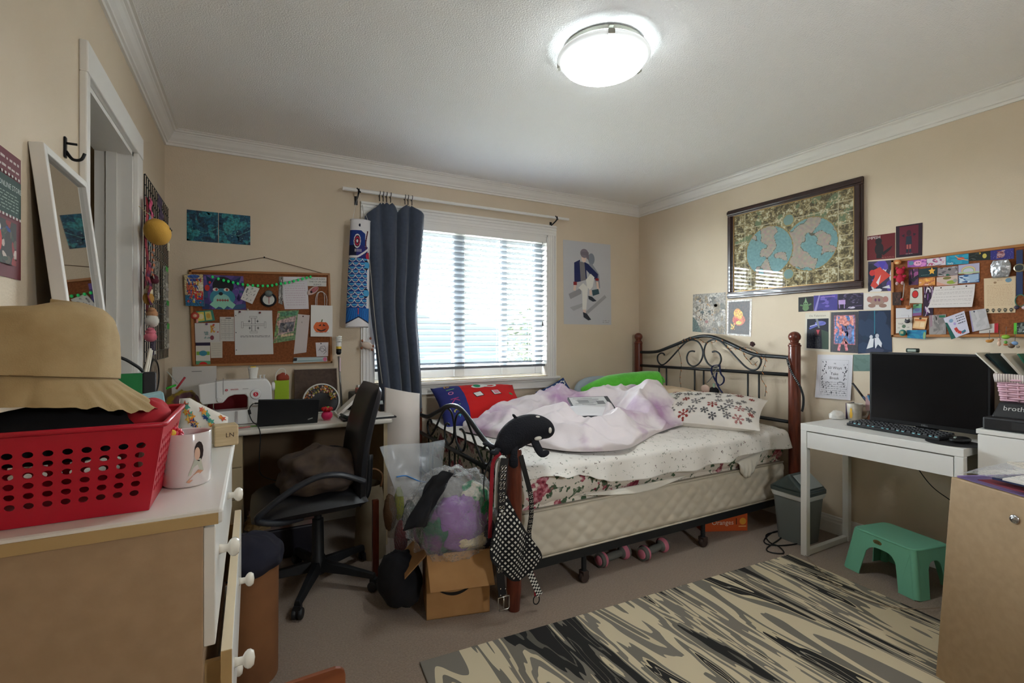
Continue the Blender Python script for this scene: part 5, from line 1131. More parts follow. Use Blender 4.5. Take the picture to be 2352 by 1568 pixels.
def studs(parent, pts_, r=0.003):
    s0 = None
    for p in pts_:
        if s0 is None: s0 = obj('stud', MB().ell(p, (r, r*0.7, r), 8, 5), M_eye, parent, smooth=True); p0 = p
        else:
            o = s0.copy(); COL.objects.link(o); o.parent = parent; o.location = p-p0
studs(b1, [ony(a, c_, BYP-0.016) for a in (1150, 1161) for c_ in (1352, 1367)]+[pts[i]+Vector((s_*hw*0.42, -0.003, 0)) for i in range(7, 45, 4) for s_ in (-1, 1)])
# chequered cloth sash
ck = thing('chequered_sash', 'black and white chequered sash gathered on the foot post', 'sash', (1.0, BYP, 0.2))
Lb = [(1153, 1136), (1136, 1185), (1122, 1230), (1118, 1262), (1124, 1285), (1146, 1306), (1168, 1328), (1180, 1333)]
Rb = [(1164, 1136), (1180, 1180), (1200, 1212), (1222, 1244), (1243, 1276), (1228, 1296), (1203, 1322), (1192, 1333)]
Lp = smooth_pts([ony(a, c_, BYP) for a, c_ in Lb], 5); Rp = smooth_pts([ony(a, c_, BYP) for a, c_ in Rb], 5)
zs_ = [p.z for p in Lp+Rp]; zt_, zb2 = max(zs_), min(zs_); xm_ = (min(p.x for p in Lp)+max(p.x for p in Rp))/2
def fold(x, z):
    t_ = max(0, min(1, (zt_-z)/(zt_-zb2))); u = (x-xm_)/0.12
    return BYP-0.004-0.034*math.sin(PI*t_)*(1-0.45*u*u)-0.013*math.sin(PI*t_)*math.cos(u*6.5+1.4*t_)
b = MB(); NS = 16
for i in range(len(Lp)-1):
    for j in range(NS):
        q4 = []
        for a, c_ in ((i, j), (i, j+1), (i+1, j+1), (i+1, j)):
            p = Lp[a]*(1-c_/NS)+Rp[a]*(c_/NS); q4.append(Vector((p.x, fold(p.x, p.z), p.z)))
        b.add(q4, [(0, 1, 2, 3)])
obj('cloth', b, mat('black_sash', (22, 20, 22), 0.9), ck, smooth=True, solid=0.002)
poly_ = [(p.x, p.z) for p in Lp]+[(p.x, p.z) for p in reversed(Rp)]
def inside(x, z):
    r_ = False
    for (x0, z0), (x1, z1) in zip(poly_, poly_[1:]+poly_[:1]):
        if (z0 > z) != (z1 > z) and x < (x1-x0)*(z-z0)/(z1-z0)+x0: r_ = not r_
    return r_
b = MB(); S_ = 0.0118
for i in range(-30, 31):
    for j in range(-30, 31):
        x, z = xm_+(i+j)*S_, (zt_+zb2)/2+(i-j)*S_*1.12
        cs_ = [(x-S_*0.5, z), (x, z-S_*0.56), (x+S_*0.5, z), (x, z+S_*0.56)]
        if sum(inside(*c_) for c_ in cs_) >= 4: b.add([Vector((a, fold(a, c_)-0.0018, c_)) for a, c_ in cs_], [(0, 1, 2, 3)], (220, 216, 206))
o = obj('white_checks', b, CLOTHP, ck); o['kind'] = 'stuff'
bb_, pts2, hw2 = strap([(1205, 1292), (1215, 1310), (1228, 1340), (1240, 1366)], 15, BYP-0.004, lambda i, j: (222, 218, 208) if (i+j) % 2 else (24, 22, 24), 8, 3)
obj('tail', bb_, CLOTHP, ck, solid=0.002)
bb_, pts2, hw2 = strap([(1222, 1318), (1230, 1345), (1232, 1368)], 11, BYP, lambda i, j: (150, 26, 40), 4, 1); obj('lining', bb_, CLOTHP, ck, solid=0.002)
q = ony(1232, 1372, BYP); obj('end_ring', MB().tube([q+Vector((0.016*math.cos(a), 0, 0.02*math.sin(a)-0.01)) for a in [2*PI*k/16 for k in range(16)]], 0.0025, 6, closed=True), M_blk, ck, smooth=True)
bb_, pts, hw = strap([(1196, 1046), (1206, 1085), (1214, 1115), (1220, 1145), (1220, 1185), (1215, 1225), (1219, 1262)], 12, 1.90, lambda i, j: (26, 24, 26), 7, 2)
b2 = thing('eyelet_belt', 'narrow black eyelet belt hanging on the bed side of the foot post', 'belt', (1.12, 1.90, 0.25)); obj('strap', bb_, PAINT, b2, solid=0.003)
for i in range(18, 40, 2):
    for s_ in (-1, 1):
        o = ring0.copy(); COL.objects.link(o); o.parent = b2; p = pts[i]+Vector((s_*hw*0.45, -0.003, 0)); o.location = p-p0+(Vector(b1.location)-Vector(b2.location)); o.location = p-Vector(b2.location)-(Vector(ring0.data.vertices[0].co)-Vector((0.0061, 0, 0)))
for nm, lab, px_, w_, col in (('red_strap', 'narrow dark red strap hanging left of the studded belt', [(1150, 1040), (1133, 1060), (1129, 1110), (1127, 1170), (1125, 1235)], 9, (146, 28, 40)), ('white_strap', 'narrow white ribbon hanging between red strap and studded belt', [(1160, 1048), (1143, 1065), (1140, 1110), (1138, 1165)], 7, (206, 204, 198))):
    bb_, _, _ = strap(px_, w_, BYP+0.008, lambda i, j: col, 5, 1); tag(obj(nm, bb_, CLOTHP, solid=0.002), lab, 'strap')
tag(obj('earphone_cord', MB().tube(smooth_pts([ony(a, c_, BYP+0.012) for a, c_ in ((1155, 1042), (1135, 1052), (1118, 1075), (1111, 1110), (1113, 1150))], 6), 0.0026, 6), mat('black_cable', (22, 22, 24), 0.5), smooth=True), 'thin black cord looped round the foot post above the box', 'cord')
# ================================================================ under the bed
oc = thing('orange_carton', 'orange produce carton lettered Oranges pushed under the bed', 'carton', (2.62, 2.15, 0))
oM = fr((2.52, 2.135, 0.001), (1, -0.45, 0), (0, 0, 1))
obj('carton', MB(M=oM).bb((0, 0, -0.2), (0.30, 0.115, 0)), mat('orange_card', (196, 84, 34), 0.6), oc, bevel=0.002)
b = MB(M=oM); b.text('Oranges', 0.042, T(0.135, 0.055, 0.001), (236, 222, 206)); b.lathe([(0, 0.001), (0.022, 0.001), (0, 0.0014)], (0.268, 0.062, 0), 18, col=(226, 160, 60)); b.box((0.225, 0.062, 0.001), (0.006, 0.04, 0.0006), (80, 40, 20)); b.box((0.265, 0.03, 0.001), (0.05, 0.005, 0.0006), (230, 190, 130))
obj('lettering', b, PRINT, oc)
def dumbbell(c, ang, lab):
    t_ = thing('dumbbell', lab, 'dumbbell', (c[0], c[1], 0)); M = T(c[0], c[1], 0.042) @ rotz(ang) @ Matrix.Rotation(PI/2, 4, 'Y')
    g_ = mat('dumbbell_grey', (104, 104, 98), 0.6); pk_ = mat('dumbbell_pink', (206, 120, 140), 0.55)
    obj('grip', MB(M=M).lathe([(0.017, -0.06), (0.021, -0.02), (0.021, 0.02), (0.017, 0.06)], n=18), g_, t_, smooth=True)
    for s_ in (-1, 1):
        h_ = obj('head', MB(M=M).lathe([(0.018, s_*0.055), (0.032, s_*0.066), (0.040, s_*0.085), (0.036, s_*0.108), (0.0, s_*0.110)], n=20), g_, t_, smooth=True, angle=50)
        obj('band', MB(M=M).lathe([(0.0325, s_*0.066), (0.0412, s_*0.078), (0.0412, s_*0.090)], n=20), pk_, h_, smooth=True)
        obj('end_cap', MB(M=M).lathe([(0.0, s_*0.112), (0.024, s_*0.112), (0.026, s_*0.1085)], n=18), pk_, h_, smooth=True)
dumbbell((1.745, 2.075), math.radians(6), 'grey and pink dumbbell nearest the bed foot under the bed'); dumbbell((2.0, 2.03), math.radians(10), 'grey and pink dumbbell to the right of its pair under the bed')
ub_ = thing('shoe_carton', 'pale grey and maroon carton behind the dumbbells under the bed', 'carton', (2.1, 2.35, 0))
obj('carton', MB().bb((1.92, 2.28, 0.001), (2.36, 2.50, 0.10)), mat('maroon_card', (84, 44, 40), 0.7), ub_); obj('label', MB().bb((1.93, 2.277, 0.03), (2.16, 2.2805, 0.098)), mat('grey_label', (160, 158, 152), 0.6), ub_)
obj('lettering', MB().text('CUT', 0.04, fr((2.10, 2.2755, 0.06), (1, 0, 0), (0, 0, 1)), (70, 66, 64)), PRINT, ub_)
# ================================================================ small white desk by the right wall
DX0, DX1, DY0_, DY1_ = 2.752, 3.215, 0.930, 1.648; RZ = 0.750
M_mick = mat('white_foil', (226, 224, 220), 0.4)
wdk = thing('computer_desk', 'small white computer desk with one wide drawer and loop legs', 'desk', (2.98, 1.29, 0))
obj('desktop', MB().bb((DX0, DY0_, 0.712), (DX1, DY1_, RZ)), M_mick, wdk, bevel=0.002)
for y in (DY0_, DY1_-0.034):
    b = MB()
    b.bb((DX0, y, 0.001), (DX0+0.036, y+0.034, 0.712)); b.bb((DX1-0.036, y, 0.001), (DX1, y+0.034, 0.712)); b.bb((DX0+0.036, y+0.004, 0.001), (DX1-0.036, y+0.030, 0.034))
    obj('leg_frame', b, M_mick, wdk, bevel=0.003)
obj('drawer', MB().bb((DX0+0.001, DY0_+0.037, 0.617), (DX0+0.018, DY1_-0.037, 0.706)), M_mick, wdk, bevel=0.001)
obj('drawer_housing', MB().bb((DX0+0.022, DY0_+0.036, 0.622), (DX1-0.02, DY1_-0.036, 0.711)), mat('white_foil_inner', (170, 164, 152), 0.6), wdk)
# ---------------------------------------------------------------- monitor
mo = thing('computer_monitor', 'large black flat computer monitor, switched off', 'monitor', (3.05, 1.19, RZ))
MX = 3.01; a, c_ = onx(1997, 808, MX), onx(2276, 812, MX); zb_ = 0.780
M_bez = mat('monitor_black', (16, 15, 17), 0.45); M_scr = mat('dark_screen', (10, 9, 11), 0.22)
obj('housing', MB().bb((MX, c_.y, zb_), (MX+0.045, a.y, a.z)), M_bez, mo, bevel=0.004)
obj('screen', MB().bb((MX-0.0015, c_.y+0.012, zb_+0.022), (MX+0.002, a.y-0.012, a.z-0.010)), M_scr, mo)
obj('logo', MB().text('DELL', 0.013, fr((MX-0.002, (a.y+c_.y)/2, zb_+0.011), (0, -1, 0), (0, 0, 1)), (150, 150, 150)), PRINT, mo)
obj('neck', MB().bb((MX+0.045, 1.14, RZ+0.01), (MX+0.075, 1.23, 1.0)), M_bez, mo, bevel=0.004)
obj('stand_foot', MB().lathe([(0, 0.001), (0.10, 0.001), (0.10, 0.008), (0.085, 0.013), (0, 0.014)], (MX+0.02, 1.185, RZ), 32), M_bez, mo, smooth=True, angle=40)
q = onx(2097, 803, MX+0.02); wc = thing('webcam', 'small dark green webcam clipped on top of the monitor', 'webcam', (MX+0.02, q.y, a.z))
obj('body', MB().tube([(MX+0.018, q.y-0.026, a.z+0.013), (MX+0.018, q.y+0.026, a.z+0.013)], 0.011, 12), mat('dark_green_plastic', (28, 44, 38), 0.4), wc, smooth=True)
obj('face', MB().box((MX+0.006, q.y, a.z+0.013), (0.002, 0.036, 0.012)), mat('grey_face', (150, 160, 150), 0.3), wc)
# ---------------------------------------------------------------- keyboard
kb = thing('keyboard', 'black mechanical keyboard with low backlit keys in front of the monitor', 'keyboard', (2.86, 1.21, RZ))
k0, k1 = onz(1944, 972, RZ+0.012), onz(2180, 1012, RZ+0.012)
kd = (k1-k0); kd.z = 0; KL = min(kd.length, 0.44); kd.normalize(); kn_ = Vector((-kd.y, kd.x, 0))
kM = fr((k0.x, k0.y, RZ+0.001), kd, kn_)
obj('case', MB(M=kM).bb((0, 0, 0), (KL, 0.135, 0.016)), M_bez, kb, bevel=0.004)
M_key = mat('keycap', (36, 36, 40), 0.5); cols = 18; kp = (KL-0.012)/cols; key0 = None
for r_ in range(5):
    for c__ in range(cols):
        if r_ == 0 and 4 <= c__ <= 8: continue
        x, y = 0.006+kp*(c__+0.5), 0.016+0.0255*r_; p = kM @ Vector((x, y, 0.0165+0.0012*r_))
        if key0 is None:
            bb_ = MB(M=kM); w0, w1 = kp*0.43, kp*0.33; z0, z1 = 0.016, 0.0255
            bb_.add([(x-w0, y-0.0105, z0), (x+w0, y-0.0105, z0), (x+w0, y+0.0105, z0), (x-w0, y+0.0105, z0), (x-w1, y-0.007, z1), (x+w1, y-0.007, z1), (x+w1, y+0.0085, z1), (x-w1, y+0.0085, z1)], [(4, 5, 6, 7), (0, 1, 5, 4), (1, 2, 6, 5), (2, 3, 7, 6), (3, 0, 4, 7)])
            key0 = obj('key', bb_, M_key, kb); p0k = p
        else:
            o = key0.copy(); COL.objects.link(o); o.parent = kb; o.location = p-p0k
xk = 0.006+kp*6.5; obj('space_bar', MB(M=kM).bb((xk-kp*2.4, 0.006, 0.016), (xk+kp*2.4, 0.026, 0.025)), M_key, kb, bevel=0.002)
b = MB(M=kM)
for c__ in range(1, cols, 1):
    if c__ % 3: b.box((0.006+kp*(c__+0.5), 0.0045, 0.0172), (kp*0.4, 0.002, 0.0015))
o = obj('backlight', b, mat('teal_led', (120, 190, 200), 0.5, emit=0.3), kb); o['kind'] = 'stuff'
mp_ = onz(2150, 1010, RZ); tag(obj('mouse_mat', MB().lathe([(0, 0.001), (0.10, 0.001), (0.10, 0.003), (0, 0.003)], (2.862, 1.005, RZ), 36), mat('mat_black', (32, 31, 33), 0.8), smooth=True, angle=40), 'round black mouse mat at the near edge of the white desk', 'mouse mat')
ms = thing('computer_mouse', 'black computer mouse on the round mat', 'mouse', (2.875, 0.985, RZ+0.003))
obj('shell', MB().ell((2.875, 0.985, RZ+0.018), (0.055, 0.032, 0.016), 18, 10, R=rotz(-0.2).to_3x3()), M_bez, ms, smooth=True)
obj('wheel', MB().lathe([(0, -0.004), (0.009, -0.004), (0.009, 0.004), (0, 0.004)], (2.842, 0.991, RZ+0.026), 14, M=Matrix.Rotation(PI/2, 3, 'X')), mat('grey_face'), ms)
# ---------------------------------------------------------------- desk things at the far end
mq = onz(1962, 966, RZ); mg2 = mug('mug', 'pale speckled mug with a yellow cat drawing beside the keyboard', (mq.x+0.03, mq.y+0.012, RZ), 0.041, 0.098, mat('speckled_stoneware', (206, 200, 188), 0.3, col2=(190, 182, 168), nscale=60), math.radians(-35), taper=0.82)
cc = (mq.x+0.03, mq.y+0.012, RZ); aa = math.radians(185)
b = wrap_print(cc, 0.0395, [(ov(aa-0.1, 0.035, 0.20, 0.022), (216, 170, 60)), (ov(aa-0.1, 0.062, 0.15, 0.010), (216, 170, 60)), ([(aa-0.22, 0.068), (aa-0.12, 0.068), (aa-0.19, 0.080)], (216, 170, 60)), ([(aa-0.06, 0.068), (aa+0.04, 0.068), (aa+0.0, 0.080)], (216, 170, 60))])
obj('cat_print', b, PRINT, mg2)
pq = (mq.x+0.12, mq.y-0.055)
ph = thing('pen_holder', 'reddish wooden pen tower behind the speckled mug', 'pen holder', (pq[0], pq[1], RZ))
obj('tower', MB().bb((pq[0]-0.03, pq[1]-0.03, RZ+0.001), (pq[0]+0.03, pq[1]+0.03, RZ+0.155)), mat('terracotta_wood', (150, 92, 66), 0.5), ph, bevel=0.003)
obj('pocket', MB().bb((pq[0]-0.055, pq[1]-0.026, RZ+0.06), (pq[0]-0.03, pq[1]+0.028, RZ+0.145)), mat('dusty_pink_card', (176, 140, 140), 0.6), ph, bevel=0.002)
for k, (dx, dy, tx, ty, h, r, col, lab) in enumerate(((-0.04, 0.02, -0.02, 0.075, 0.115, 0.006, (34, 30, 32), 'thick black marker leaning out of the pen tower'), (-0.045, 0.0, -0.01, 0.012, 0.05, 0.007, (50, 110, 150), 'blue marker in the pen tower'), (-0.04, -0.018, 0.0, -0.004, 0.055, 0.007, (110, 160, 60), 'green marker in the pen tower'), (-0.042, 0.012, -0.01, 0.03, 0.04, 0.006, (40, 60, 90), 'navy pen in the pen tower'))):
    p = Vector((pq[0]+dx, pq[1]+dy, RZ+0.10)); tag(obj('marker_pen', MB(col).tube([p, p+Vector((tx, ty, h))], r, 8), PAINT, smooth=True), lab, 'pen')
tag(obj('stone_figurine', MB((170, 166, 164)).lathe([(0.0, 0), (0.016, 0.0), (0.018, 0.02), (0.012, 0.032), (0.014, 0.044), (0.008, 0.056), (0.0, 0.060)], (pq[0], pq[1]-0.01, RZ+0.156), 14), PAINT, smooth=True), 'small grey figurine on top of the pen tower', 'figurine')
tag(obj('tissue_wad', heap((mq.x-0.02, mq.y+0.085, RZ+0.016), (0.04, 0.028, 0.026), 7.3, 0.6, 24, 14), mat('tissue_white', (230, 226, 220), 0.8), smooth=True), 'crumpled white tissue at the far corner of the white desk', 'tissue')
tag(obj('notebook', MB().box((mq.x+0.075, mq.y+0.06, RZ+0.048), (0.09, 0.012, 0.094), R=rotz(0.1).to_3x3()), mat('purple_cover', (62, 44, 84), 0.5), bevel=0.001), 'dark purple notebook standing behind the speckled mug', 'notebook')
for k, (col, cn) in enumerate((((190, 90, 60), 'orange'), ((210, 200, 190), 'cream'), ((80, 120, 140), 'blue'), ((150, 60, 70), 'maroon'), ((196, 170, 80), 'yellow'), ((90, 130, 80), 'green'))): tag(obj('desk_charm', MB(col).ell((mq.x+0.155+0.008*k, mq.y-0.10-0.035*k, RZ+0.012), (0.010, 0.012, 0.011), 8, 6), PAINT, smooth=True), 'tiny %s charm in the row along the monitor foot' % cn, 'charm', 'charms along the monitor foot')
# ---------------------------------------------------------------- white cabinet, printer, wicker basket
cbt = thing('side_cabinet', 'white side cabinet at the near end of the computer desk', 'cabinet', (3.0, 0.65, 0))
CZ = 0.838; cx0 = 2.81; cy1 = 0.905
obj('body', MB().bb((cx0+0.016, 0.40, 0.001), (3.222, cy1, CZ-0.02)), M_mick, cbt, bevel=0.002); obj('top_board', MB().bb((cx0, 0.395, CZ-0.02), (3.222, cy1+0.004, CZ)), M_mick, cbt, bevel=0.002)
obj('door', MB().bb((cx0, 0.403, 0.02), (cx0+0.015, cy1-0.002, CZ-0.023)), M_mick, cbt, bevel=0.002)
pt = thing('printer', 'black printer lettered brother on the white side cabinet', 'printer', (3.0, 0.68, CZ))
M_prn = mat('printer_black', (30, 29, 31), 0.45)
obj('base', MB().bb((2.83, 0.46, CZ+0.001), (3.18, 0.895, CZ+0.055)), M_prn, pt, bevel=0.008)
b = MB(); vs = [(2.86, 0.875), (3.18, 0.875), (3.18, 0.47), (2.86, 0.47)]
b.add([(x, y, CZ+0.055) for x, y in vs]+[(2.90, 0.860, CZ+0.118), (3.18, 0.860, CZ+0.118), (3.18, 0.48, CZ+0.118), (2.90, 0.48, CZ+0.118)], [(0, 1, 5, 4), (1, 2, 6, 5), (2, 3, 7, 6), (3, 0, 4, 7), (4, 5, 6, 7), (3, 2, 1, 0)])
obj('scanner_lid', b, M_prn, pt, bevel=0.006)
obj('lettering', MB().text('brother', 0.030, fr((2.882, 0.795, CZ+0.094), (0, -1, 0), (0.5, 0, 1)), (206, 204, 200)), PRINT, pt)
obj('paper_tray', MB().grid(8, 4, lambda u, v: (2.828-0.0*v, 0.80-0.3*u, CZ+0.012+0.03*v)), mat('smoke_black', (50, 50, 52), 0.3), pt, solid=0.003)
wk = thing('wicker_basket', 'pink wicker basket with a striped cloth liner on the printer', 'basket', (3.05, 0.72, CZ+0.119))
WZ = CZ+0.119; M_wick = mat('pink_wicker', (206, 164, 178), 0.6)
by0, by1, bx0, bx1, wh = 0.50, 0.862, 2.93, 3.16, 0.115
def wring(z, ph, grow):
    pts_ = []; n = 120
    per = [(bx0-grow, by1+grow), (bx0-grow, by0-grow), (bx1+grow, by0-grow), (bx1+grow, by1+grow)]
    for s_ in range(4):
        p, q_ = per[s_], per[(s_+1) % 4]
        for k in range(30):
            u = k/30; x, y = p[0]+(q_[0]-p[0])*u, p[1]+(q_[1]-p[1])*u
            w_ = 0.0035*math.sin(u*PI*9+ph); nx_, ny_ = [(-1, 0), (0, -1), (1, 0), (0, 1)][s_]
            pts_.append((x+nx_*w_, y+ny_*w_, z))
    return pts_
for r_ in range(11):
    obj('strand', MB().tube(wring(WZ+0.006+r_*0.0100, PI*(r_ % 2), 0.012*r_/10), 0.0052, 6, closed=True), M_wick, wk, smooth=True)
for k in range(10):
    y = by0+0.02+(by1-by0-0.04)*k/9; obj('stake', MB().tube([(bx0, y, WZ+0.001), (bx0-0.012, y, WZ+wh)], 0.004, 6), M_wick, wk, smooth=True)
obj('bottom', MB().bb((bx0, by0, WZ+0.001), (bx1, by1, WZ+0.006)), M_wick, wk)
M_strp = mat('striped_liner', (206, 194, 184), 0.9); nt = M_strp.node_tree; wv = nt.nodes.new('ShaderNodeTexWave'); wv.bands_direction = 'Y'; wv.inputs['Scale'].default_value = 38
tcx = nt.nodes.new('ShaderNodeTexCoord'); nt.links.new(tcx.outputs['Object'], wv.inputs['Vector']); rp_ = nt.nodes.new('ShaderNodeValToRGB'); rp_.color_ramp.elements[0].color = (*lin((150, 132, 132)), 1); rp_.color_ramp.elements[1].color = (*lin((220, 210, 200)), 1); nt.links.new(wv.outputs['Fac'], rp_.inputs[0]); nt.links.new(rp_.outputs[0], nt.nodes['Principled BSDF'].inputs['Base Color'])
obj('liner', MB().grid(120, 8, lambda u, v: (lambda p: (p[0]+(0.002 if v < 0.5 else 0), p[1], WZ+wh-0.026+0.036*math.sin(PI*v)+0.002*math.sin(u*60)-0.004))((lambda k, g: wring(0, 0, g)[k])(int(round(u*120)) % 120, 0.016+0.012*math.sin(PI*min(1, v*1.0))-0.020*v)), wrap=True), M_strp, wk, smooth=True, solid=0.003)
for k, (y0, lean, col, lab, th) in enumerate(((0.80, 0.16, (196, 190, 176), 'cream booklet leaning leftmost in the wicker basket', 0.006), (0.785, 0.15, (24, 48, 52), 'dark teal folder leaning in the wicker basket', 0.008), (0.76, 0.13, (206, 200, 188), 'wide pale grey folder leaning in the wicker basket', 0.01), (0.74, 0.10, (30, 96, 74), 'green folder behind the pale folder in the wicker basket', 0.006), (0.72, 0.09, (150, 110, 74), 'brown card folder in the wicker basket', 0.006))):
    pM = fr((2.95+0.025*k, y0, WZ+0.02), (1, -0.1, 0), (0, lean*2.2, 0.40)); tag(obj('paper_folder', MB(col, M=pM).bb((0, 0, 0), (0.12, 0.25-0.012*k, th)), PRINT, bevel=0.001), lab, 'folder', 'folders in the wicker basket')
# ---------------------------------------------------------------- tan cabinet in the right foreground
P1, P2 = Vector((2.190, 0.775, 0)), Vector((2.096, 0.565, 0)); fd = (P2-P1).normalized(); fn_ = Vector((-fd.y, fd.x, 0))
if fn_.x < 0: fn_ = -fn_
fg = thing('storage_chest', 'tan board storage chest with a round lock at the right edge', 'chest', (2.2, 0.5, 0))
q = [P1, P1+fd*0.62, P1+fd*0.62+fn_*0.40, P1+fn_*0.40]; sh_ = -fd*0.045-fn_*0.015
b = MB(); b.add([p+sh_+Vector((0, 0, 0.001)) for p in q]+[p+Vector((0, 0, 0.745)) for p in q], [(3, 2, 1, 0), (4, 5, 6, 7)]+[(i, (i+1) % 4, (i+1) % 4+4, i+4) for i in range(4)])
obj('panel_body', b, mat('tan_board', (176, 148, 114), 0.6, col2=(168, 140, 106), nscale=40), fg, bevel=0.003)
lq = P1+fd*0.205+Vector((0, 0, 0.672))-fn_*0.004; lM_ = fr(lq, fd, (0, 0, 1)); lM_ = lM_ @ Matrix.Rotation(0, 4, 'Z')
zsgn = -1 if (lM_.to_3x3() @ Vector((0, 0, 1))).dot(fn_) > 0 else 1
obj('lock', MB(M=lM_).lathe([(0, zsgn*0.006), (0.006, zsgn*0.006), (0.007, zsgn*0.003), (0.011, zsgn*0.003), (0.014, 0), (0.014, zsgn*-0.004)], n=24), mat('chrome'), fg, smooth=True)
mg_c = P1+fd*0.17+fn_*0.17; ang = math.atan2(fd.y, fd.x)
sl = thing('zip_sleeve', 'clear purple-edged zip sleeve of papers on the tan chest', 'sleeve', (mg_c.x, mg_c.y, 0.746))
sM_ = T(mg_c.x, mg_c.y, 0.746) @ rotz(ang)
obj('lower_film', MB(M=sM_).bb((-0.155, -0.16, 0.001), (0.30, 0.19, 0.003)), mat('violet_film', (120, 104, 150), 0.25), sl)
obj('upper_film', MB(M=sM_).grid(20, 14, lambda u, v: (-0.155+0.455*u, -0.16+0.35*v, 0.004+0.088*math.sin(PI*min(1, u*1.3+0.02))**0.5*math.sin(PI*min(1, v*0.9+0.05))**0.5+0.004*nz(u*7, v*7))), FILM, sl, smooth=True)
obj('zip_edge', MB(M=sM_).tube([(-0.155, -0.16, 0.004), (-0.155, 0.19, 0.004)], 0.004, 8), mat('violet_edge', (140, 120, 170), 0.3), sl, smooth=True)
for k, (x, y, w_, d_, col, a, lab) in enumerate(((0.02, -0.03, 0.27, 0.20, (120, 40, 54), 0.0, 'dark red booklet lowest in the zip sleeve'), (0.05, -0.02, 0.26, 0.19, (40, 46, 84), 0.12, 'navy booklet in the zip sleeve'), (0.10, -0.10, 0.22, 0.11, (220, 216, 210), 0.25, 'white card with a coloured print in the zip sleeve'), (0.06, 0.04, 0.30, 0.19, (214, 202, 178), -0.1, 'cream magazine on top in the zip sleeve'))):
    m_ = sM_ @ T(x, y, 0.004+0.017*k) @ rotz(a) @ Matrix.Rotation(0.03*k-0.04, 4, 'Y'); b = MB(col, M=m_); b.bb((-w_/2, -d_/2, 0), (w_/2, d_/2, 0.006))
    if k == 2: b.box((-0.02, 0, 0.0062), (0.06, 0.03, 0.0006), (60, 90, 150)); b.box((0.03, 0.01, 0.0062), (0.05, 0.02, 0.0006), (190, 60, 50))
    if k == 3: b.box((0.0, -0.03, 0.0062), (0.2, 0.004, 0.0006), (150, 140, 124)); b.box((0.0, -0.045, 0.0062), (0.18, 0.004, 0.0006), (150, 140, 124))
    tag(obj('booklet', b, PRINT), lab, 'booklet', 'papers in the zip sleeve')
st = [sM_ @ Vector(v) for v in ((-0.03, 0.10, 0.068), (0.05, 0.06, 0.070), (0.13, 0.10, 0.070), (0.19, 0.0, 0.069), (0.22, -0.05, 0.068))]
tag(obj('dark_strap', MB().tube(smooth_pts(st, 6), 0.006, 6, flat=0.5), mat('olive_strap', (52, 52, 42), 0.7), smooth=True), 'dark narrow strap lying across the cream magazine', 'strap')
# ---------------------------------------------------------------- green step stool
M_stool = mat('sea_green_plastic', (126, 200, 170), 0.35)
sg = thing('step_stool', 'sea green plastic step stool with arched sides', 'stool', (2.93, 1.24, 0))
sc_ = Vector((2.925, 1.245, 0)); sa = math.radians(-12); SM = T(*sc_) @ rotz(sa)
tw, td, bw, bd_, SH = 0.115, 0.150, 0.145, 0.185, 0.225         # half sizes: top x,y / floor x,y
top_ = []
for sx, sy in ((1, 1), (-1, 1), (-1, -1), (1, -1)):
    for k in range(5):
        a = {(1, 1): 0, (-1, 1): PI/2, (-1, -1): PI, (1, -1): 1.5*PI}[(sx, sy)]+k*PI/8
        top_.append((sx*(tw-0.03)+0.03*math.cos(a), sy*(td-0.03)+0.03*math.sin(a)))
obj('seat', MB(M=SM).prism(top_, T(0, 0, SH-0.012), 0.012), M_stool, sg, bevel=0.005)
obj('rim', MB(M=SM).tube([(x*1.005, y*1.005, SH-0.005) for x, y in top_], 0.005, 8, closed=True), M_stool, sg, smooth=True)
def sidep(axis, s_):
    hw_t, hw_b = (td-0.012, bd_-0.012) if axis == 'x' else (tw-0.012, bw-0.012); o_t, o_b = (tw, bw) if axis == 'x' else (td, bd_); lw_ = 0.075 if axis == 'x' else 0.068; zt = SH-0.06
    prof_ = [(-hw_t, SH-0.004), (-hw_b, 0.001), (-hw_b+lw_, 0.001)]; 
    for k in range(13):
        a = k/12; x = -1+2*a; e_ = (1-abs(x)**3.2)**(1/3.2) if abs(x) < 1 else 0
        prof_.append((x*(hw_b-lw_-0.012*e_), 0.012+(zt-0.012)*e_))
    prof_ += [(hw_b-lw_, 0.001), (hw_b, 0.001), (hw_t, SH-0.004)]
    b = MB(M=SM); vs = []
    for p, z in prof_:
        t_ = z/SH; o = o_b+(o_t-o_b)*t_; vs.append((s_*o, p, z) if axis == 'x' else (p, s_*o, z))
    # left and right legs and lintel as quads fan
    n = len(vs); m_ = n//2; fs = [(i, i+1, n-2-i, n-1-i) if False else None for i in ()]
    L3 = [(0, 1, 2, 3)]; arc = list(range(3, 16)); h = len(arc)
    fs = [tuple([0, 1, 2, 3])]+[tuple([n-1, 15, n-3, n-2])]
    # lintel: fan between arc and the top edge
    N_ = len(vs); topv = []
    for k in range(h):
        u = k/(h-1); p0_, p1_ = Vector(vs[0]), Vector(vs[n-1]); topv.append(p0_*(1-u)+p1_*u)
    vs2 = [Vector(v) for v in vs]+topv
    fs += [(arc[k], arc[k+1], N_+k+1, N_+k) for k in range(h-1)]+[(0, 3, N_)]
    b.add(vs2, fs[:]); return b
for sx in (1, -1):
    for sy in (1, -1):
        c0, c1 = Vector((sx*(bw-0.014), sy*(bd_-0.014), 0.002)), Vector((sx*(tw-0.014), sy*(td-0.014), SH-0.008))
        obj('corner', MB(M=SM).tube([c0, c1], 0.0175, 14), M_stool, sg, smooth=True, angle=50)
for ax, s_ in (('x', 1), ('x', -1), ('y', 1), ('y', -1)): obj('leg_side', sidep(ax, s_), M_stool, sg, solid=0.005)
